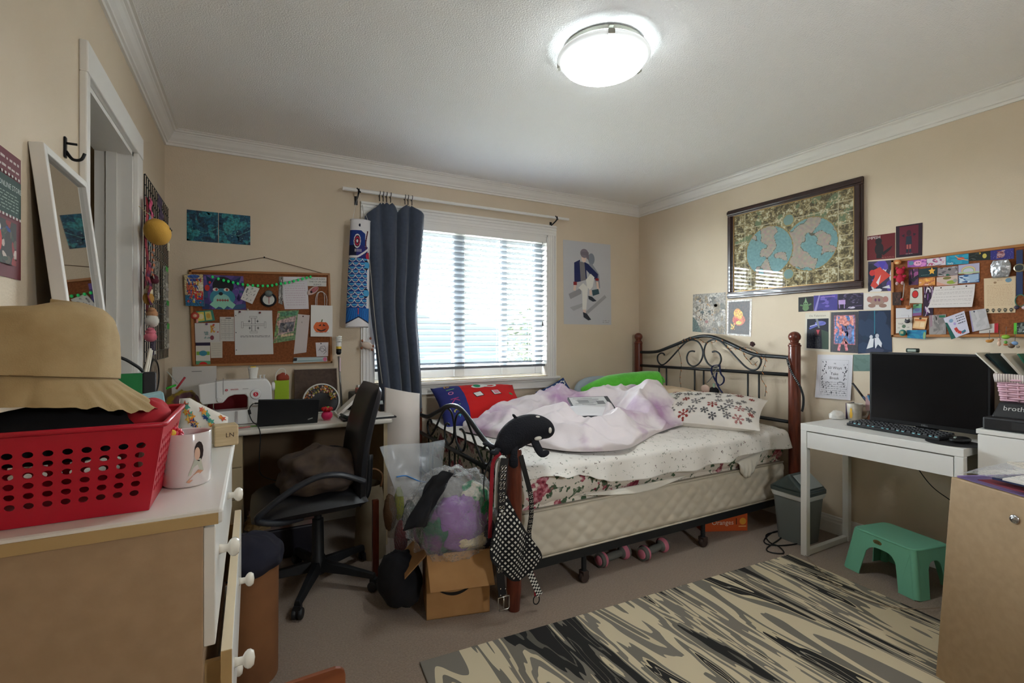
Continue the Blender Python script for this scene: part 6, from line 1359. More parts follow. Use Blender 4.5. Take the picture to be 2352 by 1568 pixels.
b = MB(M=SM); b.prism([(0.022*math.cos(2*PI*k/16), 0.012*math.sin(2*PI*k/16)) for k in range(16)], fr((-(tw+0.007), 0.02, SH-0.032), (0, -1, 0), (0, 0, 1)), 0.001, (120, 110, 70)); b.text('ATA', 0.011, fr((-(tw+0.0095), 0.02, SH-0.032), (0, -1, 0), (0, 0, 1)), (40, 60, 40))
obj('sticker', b, PRINT, sg)
# ---------------------------------------------------------------- swing-lid bin
gb = thing('swing_bin', 'grey plastic swing-lid bin between bed and white desk', 'bin', (2.95, 1.79, 0))
def rsq(hw_, r, z, n=6):
    o = []
    for i, (sx, sy) in enumerate(((1, 1), (-1, 1), (-1, -1), (1, -1))):
        for k in range(n): a = i*PI/2+k*PI/2/(n-1); o.append(Vector((2.955+sx*(hw_-r)+r*math.cos(a), 1.785+sy*(hw_-r)+r*math.sin(a), z)))
    return o
def loft(levels):
    b = MB(); n = len(levels[0]); b.add([p for l in levels for p in l], [(i*n+j, i*n+(j+1) % n, (i+1)*n+(j+1) % n, (i+1)*n+j) for i in range(len(levels)-1) for j in range(n)]+[tuple(range(n-1, -1, -1)), tuple(range((len(levels)-1)*n, len(levels)*n))]); return b
M_bin = mat('bin_grey', (112, 118, 116), 0.5)
obj('body', loft([rsq(0.085, 0.03, 0.001), rsq(0.105, 0.03, 0.29)]), M_bin, gb, smooth=True, angle=40)
obj('liner', loft([rsq(0.108, 0.03, 0.268), rsq(0.113, 0.03, 0.285), rsq(0.113, 0.03, 0.305)]), mat('liner_white', (206, 208, 206), 0.4), gb, smooth=True, angle=60)
obj('lid_skirt', loft([rsq(0.116, 0.03, 0.298), rsq(0.116, 0.03, 0.318)]), mat('bin_dark', (70, 80, 78), 0.45), gb, smooth=True, angle=40)
b = MB(); z0, z1 = 0.318, 0.412; h_ = 0.112
b.add([(2.955-h_, 1.785-h_, z0), (2.955+h_, 1.785-h_, z0), (2.955+h_, 1.785+h_, z0), (2.955-h_, 1.785+h_, z0), (2.955-h_*0.9, 1.785, z1), (2.955+h_*0.9, 1.785, z1)], [(0, 1, 5, 4), (2, 3, 4, 5), (1, 2, 5), (3, 0, 4), (3, 2, 1, 0)])
obj('lid', b, mat('bin_dark'), gb, bevel=0.01)
obj('flap', MB(M=fr((2.955, 1.785-0.057, 0.367), (1, 0, 0), (0, h_, z1-z0))).box((0, 0, 0.004), (0.17, 0.105, 0.006)), mat('flap_grey', (140, 146, 144), 0.45), gb, bevel=0.003)
# cables
tag(obj('floor_cable', MB().tube(smooth_pts([onz(a, c_, 0.005) for a, c_ in ((1870, 1215), (1862, 1225), (1872, 1232), (1850, 1244), (1800, 1252), (1765, 1250), (1755, 1240), (1775, 1222), (1800, 1220), (1792, 1236), (1762, 1258), (1770, 1268), (1800, 1270), (1790, 1255), (1768, 1245), (1760, 1228), (1785, 1220))], 6), 0.0035, 6), M_cable, smooth=True), 'black cable in loose coils on the carpet by the bin', 'cable')
tag(obj('desk_cable', MB().tube(smooth_pts([onx(2110, 1078, 3.1), onx(2130, 1105, 3.12), onx(2150, 1125, 3.15), onx(2178, 1145, 3.2), onx(2230, 1180, 3.2)], 6), 0.0025, 6), M_cable, smooth=True), 'thin black cable hanging under the white desk', 'cable')
tag(obj('rug_cord', MB().tube(smooth_pts([onz(a, c_, 0.014) for a, c_ in ((1850, 1275), (1870, 1295), (1910, 1335), (1960, 1365), (2040, 1392), (2110, 1398), (2160, 1395))], 6), 0.0016, 5), mat('tan_cord', (150, 130, 108), 0.8), smooth=True), 'thin beige cord trailing over the corner of the rug', 'cord')
# ================================================================ flat prints on the walls
NRM = {'B': Vector((0, -1, 0)), 'R': Vector((-1, 0, 0)), 'L': Vector((1, 0, 0))}
def wpt(w_, px, py, off):
    return ony(px, py, YB-off) if w_ == 'B' else onx(px, py, XR-off) if w_ == 'R' else onx(px, py, XL+off)
def rect(cx, cy, w_, h, a=0.0):
    c_, s_ = math.cos(a), math.sin(a)
    return [(cx+x*c_-y*s_, cy+x*s_+y*c_) for x, y in ((-w_/2, -h/2), (w_/2, -h/2), (w_/2, h/2), (-w_/2, h/2))]
def oval(cx, cy, rx, ry, n=16, a=0.0):
    c_, s_ = math.cos(a), math.sin(a)
    return [(cx+rx*math.cos(t)*c_-ry*math.sin(t)*s_, cy+rx*math.cos(t)*s_+ry*math.sin(t)*c_) for t in [2*PI*k/n for k in range(n)]]
def card(name, label, cat, w_, quad, off, bg, shapes=(), m=None, group=None, th=0.0008, curl=0.0, world=None, parent=None):
    """a flat sheet: quad = pixel corners tl, tr, br, bl as measured on the wall; shapes are drawn in 0..1 sheet coordinates, y up"""
    n_ = NRM[w_]; Q = [wpt(w_, *p, off) for p in quad] if world is None else [Vector(p) for p in world]
    tl, tr_, br, bl = Q
    asp = ((tr_-tl).length+(br-bl).length)/max(1e-6, (tl-bl).length+(tr_-br).length)
    def P(x, y, l): return (tl*(1-x)+tr_*x)*y+(bl*(1-x)+br*x)*(1-y)+n_*(th+l+curl*(1-y)**2)
    b = MB(); nv = 6 if curl else 1
    for k in range(nv):
        y0, y1 = k/nv, (k+1)/nv
        b.add([P(0, y0, -th), P(1, y0, -th), P(1, y1, -th), P(0, y1, -th), P(0, y0, 0), P(1, y0, 0), P(1, y1, 0), P(0, y1, 0)], [(3, 2, 1, 0), (4, 5, 6, 7), (0, 1, 5, 4), (1, 2, 6, 5), (2, 3, 7, 6), (3, 0, 4, 7)], bg)
    l = 0.0
    for s_ in shapes:
        l += 0.00012; k = s_[0]
        if k == 'p': b.add([P(x, y, l) for x, y in s_[1]], [tuple(range(len(s_[1])))], s_[2])
        elif k == 'r': b.add([P(x, y, l) for x, y in ((s_[1], s_[2]), (s_[3], s_[2]), (s_[3], s_[4]), (s_[1], s_[4]))], [(0, 1, 2, 3)], s_[5])
        elif k == 'e': b.add([P(x, y, l) for x, y in oval(*s_[1:5], 18)], [tuple(range(18))], s_[5])
        elif k == 'l':
            for (x0, y0), (x1, y1) in zip(s_[1], s_[1][1:]):
                d_ = Vector(((x1-x0)*asp, y1-y0)); q_ = Vector((-d_.y, d_.x)).normalized()*s_[2]/2 if d_.length > 1e-6 else Vector((0, 0))
                ox, oy_ = q_.x/asp, q_.y
                b.add([P(x0-ox, y0-oy_, l), P(x1-ox, y1-oy_, l), P(x1+ox, y1+oy_, l), P(x0+ox, y0+oy_, l)], [(0, 1, 2, 3)], s_[3])
        elif k == 't':
            vs, fs = text_geo(s_[4], 'CENTER'); b.add([P(s_[1]+x*s_[3]/asp, s_[2]+y*s_[3], l) for x, y in vs], fs, s_[5])
        elif k == 'w':   # lines of handwriting
            _, x0, y0, x1, y1, rows, col, sd = s_; rnd = random.Random(sd)
            for r_ in range(rows):
                y = y1+(y0-y1)*(r_+0.5)/rows; x = x0+rnd.uniform(0, 0.03); h = (y1-y0)/rows*0.34
                while x < x1-0.02:
                    wl = min(rnd.uniform(0.02, 0.09), x1-x); b.add([P(x, y-h*0.5, l), P(x+wl, y-h*0.5, l), P(x+wl, y+h*0.5*rnd.uniform(0.4, 1), l), P(x, y+h*0.5*rnd.uniform(0.4, 1), l)], [(0, 1, 2, 3)], col); x += wl+rnd.uniform(0.012, 0.03)
        elif k == 'b':   # loose patches of colour
            _, n, cols, rmin, rmax, sd = s_[:6]; rnd = random.Random(sd); bx = s_[6] if len(s_) > 6 else (0, 0, 1, 1)
            for i in range(n):
                r_ = rnd.uniform(rmin, rmax); a_ = rnd.uniform(0.5, 1.6); cx, cy = rnd.uniform(bx[0], bx[2]), rnd.uniform(bx[1], bx[3])
                pts = [(min(bx[2], max(bx[0], x)), min(bx[3], max(bx[1], y))) for x, y in oval(cx, cy, r_/asp*a_, r_/a_, 8, rnd.uniform(0, 3))]
                b.add([P(x, y, l+0.00001*(i % 9)) for x, y in pts], [tuple(range(8))], rnd.choice(cols))
    return tag(obj(name, b, m or PRINT, parent), label, cat, group) if parent is None else obj(name, b, m or PRINT, parent)
W_ = (226, 222, 216); K_ = (34, 32, 34)
# ---------------------------------------------------------------- back wall
for (x0, x1, yy, lab, sd) in ((429, 501, ((481, 488.4), (552, 557.4)), 'left half of the teal marbled ocean print on the back wall', 3), (502.5, 575, ((488.6, 496), (557.6, 563)), 'right half of the teal marbled ocean print on the back wall', 9)):
    card('ocean_print', lab, 'print', 'B', [(x0, yy[0][0]), (x1, yy[0][1]), (x1, yy[1][1]), (x0, yy[1][0])], 0.001, (24, 92, 112), [('b', 46, [(14, 62, 88), (30, 108, 124), (18, 78, 104), (46, 128, 136), (20, 54, 78)], 0.05, 0.22, sd), ('l', [(0.0, 0.25+0.02*sd), (0.3, 0.35), (0.6, 0.28), (1.0, 0.5)], 0.02, (70, 140, 140)), ('b', 40, [(90, 150, 150), (60, 124, 130), (120, 168, 160)], 0.006, 0.016, sd+1)], PHOTO, 'teal ocean print halves')
navy, grey, skin = (38, 46, 92), (120, 114, 120), (224, 198, 184)
card('figure_poster', 'white poster of a seated person in navy jacket and pale trousers', 'poster', 'B', [(1293, 550), (1402, 562), (1404, 746), (1295, 744)], 0.001, (190, 189, 192), [
    ('p', [(0.10, 0.36), (0.36, 0.44), (0.36, 0.37), (0.14, 0.30)], (150, 148, 150)), ('p', [(0.44, 0.10), (0.90, 0.34), (0.86, 0.37), (0.42, 0.14)], (160, 158, 160)), ('p', [(0.12, 0.20), (0.40, 0.26), (0.40, 0.22), (0.20, 0.16)], (168, 166, 168)),
    ('e', 0.58, 0.80, 0.07, 0.07, (130, 136, 146)), ('p', [(0.48, 0.74), (0.60, 0.74), (0.74, 0.62), (0.76, 0.45), (0.70, 0.44), (0.62, 0.60)], (140, 144, 152)),
    ('p', [(0.22, 0.74), (0.34, 0.78), (0.36, 0.52), (0.22, 0.50)], navy), ('p', [(0.42, 0.76), (0.50, 0.74), (0.72, 0.62), (0.70, 0.54), (0.64, 0.56), (0.47, 0.66), (0.48, 0.56), (0.44, 0.54)], navy), ('p', [(0.33, 0.76), (0.43, 0.75), (0.46, 0.54), (0.35, 0.52)], (126, 122, 126)),
    ('p', [(0.30, 0.44), (0.40, 0.50), (0.50, 0.45), (0.46, 0.18), (0.38, 0.18), (0.38, 0.40)], (226, 223, 216)), ('p', [(0.46, 0.54), (0.56, 0.62), (0.64, 0.58), (0.60, 0.46), (0.54, 0.42), (0.48, 0.46)], (230, 227, 220)),
    ('r', 0.20, 0.47, 0.27, 0.51, (140, 40, 44)), ('r', 0.66, 0.54, 0.73, 0.57, (140, 40, 44)), ('p', [(0.21, 0.47), (0.26, 0.47), (0.24, 0.40), (0.19, 0.41)], skin), ('p', [(0.67, 0.53), (0.72, 0.53), (0.74, 0.43), (0.69, 0.44)], skin), ('e', 0.42, 0.80, 0.05, 0.05, skin), ('e', 0.43, 0.86, 0.085, 0.055, (132, 122, 130)), ('p', [(0.35, 0.88), (0.52, 0.88), (0.53, 0.78), (0.48, 0.80), (0.46, 0.84), (0.36, 0.84)], (122, 112, 122)),
    ('r', 0.39, 0.14, 0.45, 0.18, skin), ('p', [(0.39, 0.15), (0.47, 0.13), (0.56, 0.06), (0.50, 0.05), (0.40, 0.09)], (48, 52, 62)), ('r', 0.53, 0.36, 0.58, 0.42, skin), ('p', [(0.50, 0.35), (0.58, 0.34), (0.68, 0.29), (0.60, 0.28), (0.51, 0.31)], (52, 56, 66)), ('p', [(0.58, 0.42), (0.72, 0.44), (0.74, 0.38), (0.60, 0.35)], (58, 84, 92)), ('w', 0.80, 0.02, 0.97, 0.06, 2, (150, 148, 148), 4)])
# cork board
M_cork = mat('cork_sheet', (140, 82, 44), 0.95, col2=(112, 62, 32), nscale=90, ncontrast=0.4, bump=0.3, bscale=150); M_oak = mat('oak_strip', (168, 112, 58), 0.5, col2=(150, 96, 48), nscale=12)
def corkboard(label, w_, quad, off=0.004, bw=0.014):
    Q = [wpt(w_, *p, off) for p in quad]; n_ = NRM[w_]; c_ = sum(Q, Vector())/4
    t_ = thing('cork_board', label, 'cork board', (c_.x, c_.y, min(q.z for q in Q)))
    tl, tr_, br, bl = Q; b = MB(); th = n_*0.012
    b.add(Q+[q+th for q in Q], [(0, 1, 2, 3), (7, 6, 5, 4), (0, 4, 5, 1), (1, 5, 6, 2), (2, 6, 7, 3), (3, 7, 4, 0)]); obj('cork', b, M_cork, t_)
    for p, q in ((tl, tr_), (tr_, br), (br, bl), (bl, tl)):
        d_ = (q-p).normalized(); i_ = (c_-(p+q)/2); i_ = (i_-d_*i_.dot(d_)).normalized()*bw
        b = MB(); b.add([p, q, q+i_, p+i_, p+n_*0.019, q+n_*0.019, q+i_+n_*0.019, p+i_+n_*0.019], [(0, 1, 2, 3), (7, 6, 5, 4), (0, 4, 5, 1), (1, 5, 6, 2), (2, 6, 7, 3), (3, 7, 4, 0)]); obj('frame_strip', b, M_oak, t_, bevel=0.002)
    return t_
ckb = corkboard('oak-framed cork board full of pinned papers above the work desk', 'B', [(434, 620), (757, 628), (763, 833), (443, 842)])
s0, s1, s2 = wpt('B', 440, 619, 0.018), wpt('B', 607, 591, 0.006), wpt('B', 746, 629, 0.018)
obj('hanging_string', MB().tube([s0, s1, s2], 0.0022, 6), mat('jute_string', (92, 66, 44), 0.9), ckb, smooth=True)
obj('nail', MB().tube([s1+Vector((0, 0.006, 0)), s1+Vector((0, -0.006, 0))], 0.005, 8), M_blk, ckb)
def B1(*pts): return [(420+x/6.272, 600+y/6.272) for x, y in pts]
def B2(*pts): return [(590+x/6.272, 600+y/6.272) for x, y in pts]
CO = 0.018
card('wolf_drawing', 'purple and teal drawing of a dark-furred wolf face on the cork board', 'drawing', 'B', B1((295, 190), (870, 215), (915, 695), (280, 690)), CO, (72, 58, 116), [('b', 40, [(40, 60, 100), (92, 72, 140), (56, 84, 120), (110, 84, 150)], 0.05, 0.15, 6), ('e', 0.48, 0.70, 0.26, 0.26, (28, 30, 36)), ('p', [(0.06, 0.98), (0.26, 0.84), (0.12, 0.66)], (26, 52, 84)), ('p', [(0.94, 0.98), (0.72, 0.84), (0.84, 0.70)], (26, 52, 84)), ('e', 0.46, 0.36, 0.30, 0.26, (60, 130, 150)), ('e', 0.44, 0.26, 0.20, 0.20, (140, 190, 178)), ('p', [(0.16, 0.14), (0.30, 0.02), (0.38, 0.10), (0.48, 0.0), (0.56, 0.10), (0.68, 0.02), (0.76, 0.14), (0.60, 0.30), (0.30, 0.30)], (140, 196, 172)), ('e', 0.42, 0.46, 0.05, 0.05, K_), ('e', 0.30, 0.58, 0.07, 0.05, (210, 210, 196)), ('e', 0.56, 0.58, 0.07, 0.05, (210, 210, 196)), ('e', 0.32, 0.58, 0.03, 0.04, (170, 50, 40)), ('e', 0.57, 0.58, 0.03, 0.04, (170, 50, 40)), ('l', [(0.32, 0.27), (0.60, 0.27)], 0.022, (160, 40, 40))]+[('l', [(0.34+0.06*k, 0.23), (0.34+0.06*k, 0.31)], 0.016, (160, 40, 40)) for k in range(5)]+[('e', 0.10, 0.62, 0.06, 0.09, (190, 50, 44)), ('e', 0.16, 0.78, 0.03, 0.04, (200, 50, 60))])
card('toy_package', 'bright blister toy package hung at the cork board corner', 'package', 'B', B1((20, 190), (290, 190), (310, 650), (45, 640)), CO+0.004, (190, 170, 130), [('r', 0, 0, 1, 0.34, (30, 100, 140)), ('r', 0.1, 0.36, 0.9, 0.72, (176, 84, 60)), ('r', 0.52, 0.20, 0.96, 0.46, (190, 34, 40)), ('r', 0.62, 0.48, 0.98, 0.76, (222, 212, 190)), ('r', 0.14, 0.78, 0.9, 0.86, (50, 60, 130)), ('e', 0.5, 0.93, 0.32, 0.06, (44, 84, 160)), ('b', 50, [(200, 170, 60), (190, 60, 50), (60, 90, 160), (220, 200, 170)], 0.02, 0.05, 5, (0.1, 0.1, 0.9, 0.85))], FINE, th=0.014)
card('sketch_pad', 'small white doodled pad pinned at a tilt on the cork board', 'pad', 'B', B1((925, 335), (1105, 390), (1000, 615), (830, 545)), CO, (214, 208, 202), [('b', 26, [(110, 104, 104), (150, 144, 142)], 0.01, 0.05, 8, (0.1, 0.1, 0.9, 0.9))], th=0.006)
pg = thing('penguin_patch', 'round black and white penguin badge with a red centre line', 'badge', wpt('B', 617, 688, CO)); q = wpt('B', 617, 688, CO); pM_ = fr((q.x, q.y-0.002, q.z), (1, 0, 0), (0, 0, 1))
obj('rim', MB(M=pM_).lathe([(0.046, 0), (0.046, 0.010), (0.040, 0.016), (0.034, 0.010), (0.034, 0)], n=26), mat('black_felt', (28, 27, 32), 0.95), pg, smooth=True)
obj('face', MB(M=pM_).lathe([(0, 0.010), (0.035, 0.008)], n=24, col=(196, 196, 188)), PAINT, pg, smooth=True)
obj('head', MB(M=pM_).ell((0, 0.038, 0.010), (0.024, 0.022, 0.010), 14, 8, (90, 100, 98)), PAINT, pg, smooth=True)
obj('centre_line', MB(M=pM_).box((0.002, -0.002, 0.0115), (0.003, 0.05, 0.001), (170, 50, 60)).box((0.0, 0.016, 0.0115), (0.03, 0.003, 0.001), (190, 110, 110)), PAINT, pg)
card('letter_sheet', 'white sheet with faint pink writing near the cork board top', 'paper', 'B', B2((325, 220), (728, 225), (748, 685), (400, 690)), CO, (208, 202, 206), [('w', 0.1, 0.1, 0.9, 0.9, 11, (190, 170, 180), 12)])
card('name_label', 'white strip with three lines of black lettering at the board corner', 'label', 'B', B2((722, 225), (1003, 230), (1000, 362), (728, 355)), CO+0.001, (206, 202, 196), [('t', 0.55, 0.78, 0.22, 'WE LIVE INSIDE', K_), ('t', 0.55, 0.48, 0.22, 'ONE OF LIFE AND', K_), ('t', 0.52, 0.18, 0.22, 'SILENCE', K_)])
card('collage_strip', 'speckled black and white ribbon strip hanging on the cork board', 'ribbon', 'B', B2((318, 222), (380, 222), (372, 625), (310, 600)), CO+0.001, (120, 116, 112), [('b', 50, [(40, 38, 40), (210, 206, 200)], 0.01, 0.03, 3)])
q = wpt('B', 718.5, 667.5, CO); sh = thing('shell_ornament', 'pink shell-shaped ornament with a dark spot on the cork board', 'ornament', q)
sM2 = fr((q.x, q.y-0.004, q.z), (0.75, 0, 0.6), (-0.6, 0, 0.75)); obj('shell', MB(M=sM2).ell((0, 0, 0), (0.042, 0.021, 0.008), 20, 8, (206, 180, 172)), PAINT, sh, smooth=True); obj('inlay', MB(M=sM2).ell((0.006, 0, 0.003), (0.034, 0.015, 0.007), 18, 8, (160, 84, 88)), PAINT, sh, smooth=True); obj('spot', MB(M=sM2).ell((-0.014, -0.001, 0.008), (0.008, 0.008, 0.004), 12, 6, (50, 26, 32)), PAINT, sh, smooth=True)
hb_ = thing('paper_gift_bag', 'small white gift bag with an orange pumpkin face pinned on the board', 'bag', wpt('B', 738, 772, CO))
card('front', None, None, 'B', B2((778, 630), (1088, 640), (1085, 1085), (772, 1082)), CO+0.004, (222, 218, 212), [('e', 0.48, 0.30, 0.36, 0.17, (206, 92, 40)), ('e', 0.30, 0.30, 0.15, 0.165, (214, 102, 46)), ('e', 0.66, 0.30, 0.15, 0.165, (196, 84, 34)), ('p', [(0.34, 0.34), (0.46, 0.40), (0.46, 0.34)], (40, 26, 22)), ('p', [(0.56, 0.34), (0.68, 0.34), (0.57, 0.41)], (40, 26, 22)), ('p', [(0.24, 0.27), (0.34, 0.24), (0.48, 0.20), (0.62, 0.24), (0.74, 0.27), (0.62, 0.19), (0.48, 0.16), (0.34, 0.19)], (50, 26, 20)), ('l', [(0.18, 0.125), (0.82, 0.125)], 0.008, K_), ('p', [(0.46, 0.47), (0.52, 0.47), (0.55, 0.55), (0.50, 0.55)], (96, 110, 54))], parent=hb_, th=0.01)
for a in (((865, 635), (868, 520), (885, 460), (920, 435), (960, 450), (975, 530), (978, 635)), ((845, 632), (850, 520), (880, 450), (935, 440), (985, 470), (1008, 540), (1004, 635))): obj('handle', MB().tube(smooth_pts([wpt('B', *p, CO+0.012) for p in B2(*a)], 4), 0.0016, 6), mat('white_cord'), hb_, smooth=True)
card('diagram_page', 'large white page with a cross diagram in the middle of the cork board', 'paper', 'B', [(538, 712), (625, 713), (628, 813), (540, 815)], CO+0.0005, (206, 203, 200), [('r', 0.44, 0.50, 0.54, 0.86, K_), ('r', 0.45, 0.505, 0.53, 0.855, (206, 203, 200)), ('r', 0.22, 0.655, 0.78, 0.695, K_), ('r', 0.22, 0.660, 0.78, 0.690, (206, 203, 200))]+[('r', x-0.10, y-0.022, x+0.10, y+0.022, K_) for x, y in ((0.49, 0.845), (0.49, 0.51))]+[('r', x-0.095, y-0.017, x+0.095, y+0.017, (206, 203, 200)) for x, y in ((0.49, 0.845), (0.49, 0.51))]+[('r', x-0.025, 0.60, x+0.025, 0.745, K_) for x in (0.20, 0.80)]+[('r', x-0.020, 0.605, x+0.020, 0.74, (206, 203, 200)) for x in (0.20, 0.80)]+[z for x, y in ((0.38, 0.755), (0.60, 0.755), (0.39, 0.60), (0.61, 0.60)) for z in (('r', x-0.03, y-0.006, x+0.03, y+0.006, K_), ('r', x-0.007, y-0.03, x+0.007, y+0.03, K_))]+[('w', 0.12, 0.39, 0.92, 0.44, 2, (80, 78, 78), 2)]+[('e', 0.035, y, 0.013, 0.011, K_) for y in (0.88, 0.5, 0.11)])
card('bingo_sheet', 'small ruled table sheet left of the diagram page', 'paper', 'B', B1((532, 800), (735, 800), (742, 1150), (538, 1150)), CO, (200, 194, 186), [('r', 0.4, 0.93, 0.8, 0.96, K_)]+[('l', [(0.05, 0.1+0.2*k), (0.95, 0.1+0.2*k)], 0.008, (150, 146, 140)) for k in range(5)]+[('l', [(0.08+0.28*k, 0.06), (0.08+0.28*k, 0.92)], 0.008, (150, 146, 140)) for k in range(4)]+[('w', 0.1, 0.12, 0.95, 0.9, 9, (160, 156, 150), 3)])
card('flower_letter', 'white letter with red flower drawings at the left of the board', 'paper', 'B', B1((170, 890), (528, 885), (535, 1165), (180, 1170)), CO, (196, 190, 186), [('b', 12, [(150, 40, 46), (180, 70, 60), (196, 150, 60)], 0.03, 0.07, 4, (0.62, 0.5, 0.95, 0.95)), ('e', 0.68, 0.24, 0.08, 0.12, (130, 60, 74)), ('b', 8, [(130, 150, 146)], 0.03, 0.07, 7, (0.35, 0.2, 0.6, 0.6))])
card('note_slip', 'narrow cream slip below the flower letter', 'paper', 'B', B1((395, 1150), (570, 1145), (570, 1388), (405, 1392)), CO-0.001, (196, 188, 174), [('w', 0.1, 0.1, 0.9, 0.9, 6, (176, 168, 156), 5)])
card('bright_card', 'green and yellow striped little card at the board left edge', 'card', 'B', B1((190, 720), (430, 700), (465, 850), (195, 885)), CO, (60, 130, 110), [('r', 0.08, 0.1, 0.45, 0.9, (214, 196, 90)), ('r', 0.52, 0.1, 0.86, 0.9, (196, 186, 110)), ('e', 0.28, 0.5, 0.14, 0.25, (220, 206, 160)), ('e', 0.68, 0.5, 0.12, 0.25, (190, 150, 60)), ('r', 0.0, 0, 0.1, 0.3, (220, 150, 150))])
card('game_card', 'small card with green and red bands at the board bottom left', 'card', 'B', B1((185, 1170), (393, 1168), (398, 1490), (190, 1492)), CO, (206, 200, 190), [('r', 0, 0.86, 1, 1, (46, 36, 60)), ('r', 0.04, 0.44, 0.96, 0.60, (130, 170, 70)), ('e', 0.5, 0.52, 0.28, 0.12, (60, 130, 150)), ('r', 0, 0, 1, 0.18, (90, 150, 110)), ('e', 0.5, 0.0, 0.3, 0.14, (196, 40, 40))])
card('garden_photo', 'green and pink collage photo right of the diagram page', 'photo', 'B', B2((300, 715), (605, 700), (550, 1130), (235, 1180)), CO-0.0005, (96, 124, 76), [('r', 0.05, 0.82, 0.95, 0.96, (60, 120, 80)), ('p', [(0.10, 0.70), (0.92, 0.82), (0.88, 0.30), (0.16, 0.22)], (168, 140, 136)), ('b', 30, [(70, 66, 74), (96, 92, 100), (120, 110, 106), (50, 48, 56)], 0.04, 0.12, 8, (0.2, 0.3, 0.85, 0.62)), ('r', 0.3, 0.16, 0.9, 0.24, (190, 166, 130)), ('b', 24, [(120, 150, 80), (170, 130, 110)], 0.02, 0.06, 9, (0, 0, 0.16, 1))], PHOTO)
card('paper_tag', 'long pale tag with a cut corner hanging on the cork board', 'tag', 'B', B2((590, 760), (762, 775), (712, 1310), (530, 1335)), CO+0.0005, (196, 184, 180), [('e', 0.45, 0.955, 0.06, 0.02, (70, 40, 40)), ('e', 0.4, 0.80, 0.05, 0.02, (150, 140, 134))])
card('doodle_card', 'rounded white card with a curly doodle near the board corner', 'card', 'B', B2((845, 1170), (1030, 1165), (1025, 1365), (860, 1370)), CO, (204, 196, 198), [('l', [(0.2, 0.4), (0.4, 0.7), (0.7, 0.75), (0.8, 0.5), (0.5, 0.3), (0.3, 0.5), (0.5, 0.62), (0.85, 0.35), (0.6, 0.15)], 0.03, (110, 104, 110)), ('e', 0.42, 0.92, 0.05, 0.05, (60, 30, 34))])
card('pencil_pouch', 'pale clear pencil pouch along the board bottom edge', 'pouch', 'B', B2((530, 1385), (1010, 1375), (1012, 1440), (520, 1465)), CO, (168, 182, 184), [('r', 0.0, 0.35, 0.1, 0.9, (34, 34, 38)), ('r', 0.12, 0.3, 0.86, 0.42, (120, 150, 150)), ('r', 0.12, 0.6, 0.86, 0.66, (206, 214, 212)), ('e', 0.93, 0.5, 0.06, 0.45, (206, 110, 140))], th=0.008)
rp2 = wpt('B', 448, 725, CO); tag(obj('rosette_pin', MB(M=fr((rp2.x, rp2.y-0.001, rp2.z), (1, 0, 0), (0, 0, 1))).lathe([(0.022, 0), (0.022, 0.004), (0.015, 0.007), (0, 0.005)], n=20, col=(176, 60, 46)).lathe([(0.010, 0.0065), (0, 0.008)], n=14, col=(206, 160, 130)), PAINT, smooth=True), 'round red rosette pin at the left of the cork board', 'pin')
for a, col, lab in (((551, 716), (120, 60, 84), 'mauve pin in the diagram page corner'), ((475, 744), (140, 90, 150), 'violet pin in the flower letter'), ((569, 711), (206, 196, 180), 'pearl pin above the diagram page'), ((597, 718), (130, 50, 54), 'maroon pin at the diagram page top')):
    q = wpt('B', *a, CO); tag(obj('push_pin', MB(M=fr((q.x, q.y-0.001, q.z), (1, 0, 0), (0, 0, 1))).lathe([(0.0055, 0), (0.003, 0.006), (0.006, 0.010), (0, 0.013)], n=12, col=col), PAINT, smooth=True), lab, 'pin')
gl_ = thing('leaf_garland', 'string of small bright green lights draped across the cork board', 'garland', wpt('B', 600, 660, CO))
gp = smooth_pts([wpt('B', *p, CO+0.012) for p in ((484, 632), (508, 640), (530, 645), (552, 650), (575, 653), (598, 654), (620, 654), (640, 650), (660, 647), (680, 642), (700, 637), (716, 633))], 4)
obj('wire', MB().tube(gp, 0.0012, 5), mat('green_wire', (30, 84, 50), 0.6), gl_, smooth=True); led0 = None
for k in range(1, len(gp), 2):
    p = gp[k]+Vector((0, -0.003, -0.006))
    if led0 is None: led0 = obj('leaf_light', MB().ell(p, (0.0075, 0.005, 0.0095), 10, 6), mat('green_jelly', (30, 176, 90), 0.3, emit=0.05), gl_, smooth=True); pl0 = p
    else: o = led0.copy(); COL.objects.link(o); o.parent = gl_; o.location = p-pl0
# ---------------------------------------------------------------- curtain rod, rings, curtain
RY = YB-0.085
cr_ = thing('curtain_rod', 'white telescoping curtain rod above the window', 'curtain rod', (1.45, RY, 2.24))
r0, rm, r1 = ony(787, 432, RY), ony(985, 459.5, RY), ony(1306, 504, RY); rz_ = (r0.z+r1.z)/2
obj('outer_tube', MB().tube([(r0.x, RY, rz_), (rm.x, RY, rz_)], 0.0125, 14), M_trim, cr_, smooth=True, angle=50); obj('inner_tube', MB().tube([(rm.x, RY, rz_), (r1.x, RY, rz_)], 0.0105, 14), M_trim, cr_, smooth=True, angle=50)
for px in (823, 1277):
    x = ony(px, 450, RY).x; b = MB(); b.tube(smooth_pts([(x, YB, rz_-0.05), (x, YB-0.03, rz_-0.045), (x, RY-0.012, rz_-0.02), (x, RY-0.016, rz_+0.006)], 5), 0.006, 8); b.box((x, YB-0.003, rz_-0.05), (0.02, 0.006, 0.06)); b.tube([(x-0.012, RY-0.01, rz_+0.012), (x+0.014, RY-0.01, rz_-0.016)], 0.005, 6)
    obj('bracket', b, M_blk, cr_)
M_curt = mat('charcoal_blue_curtain', (66, 74, 90), 0.9, col2=(58, 66, 82), nscale=40, bump=0.1, bscale=300, sheen=0.3)
cu_ = thing('curtain', 'single charcoal-blue curtain panel gathered at the left of the window', 'curtain', (0.95, RY, 0.72))
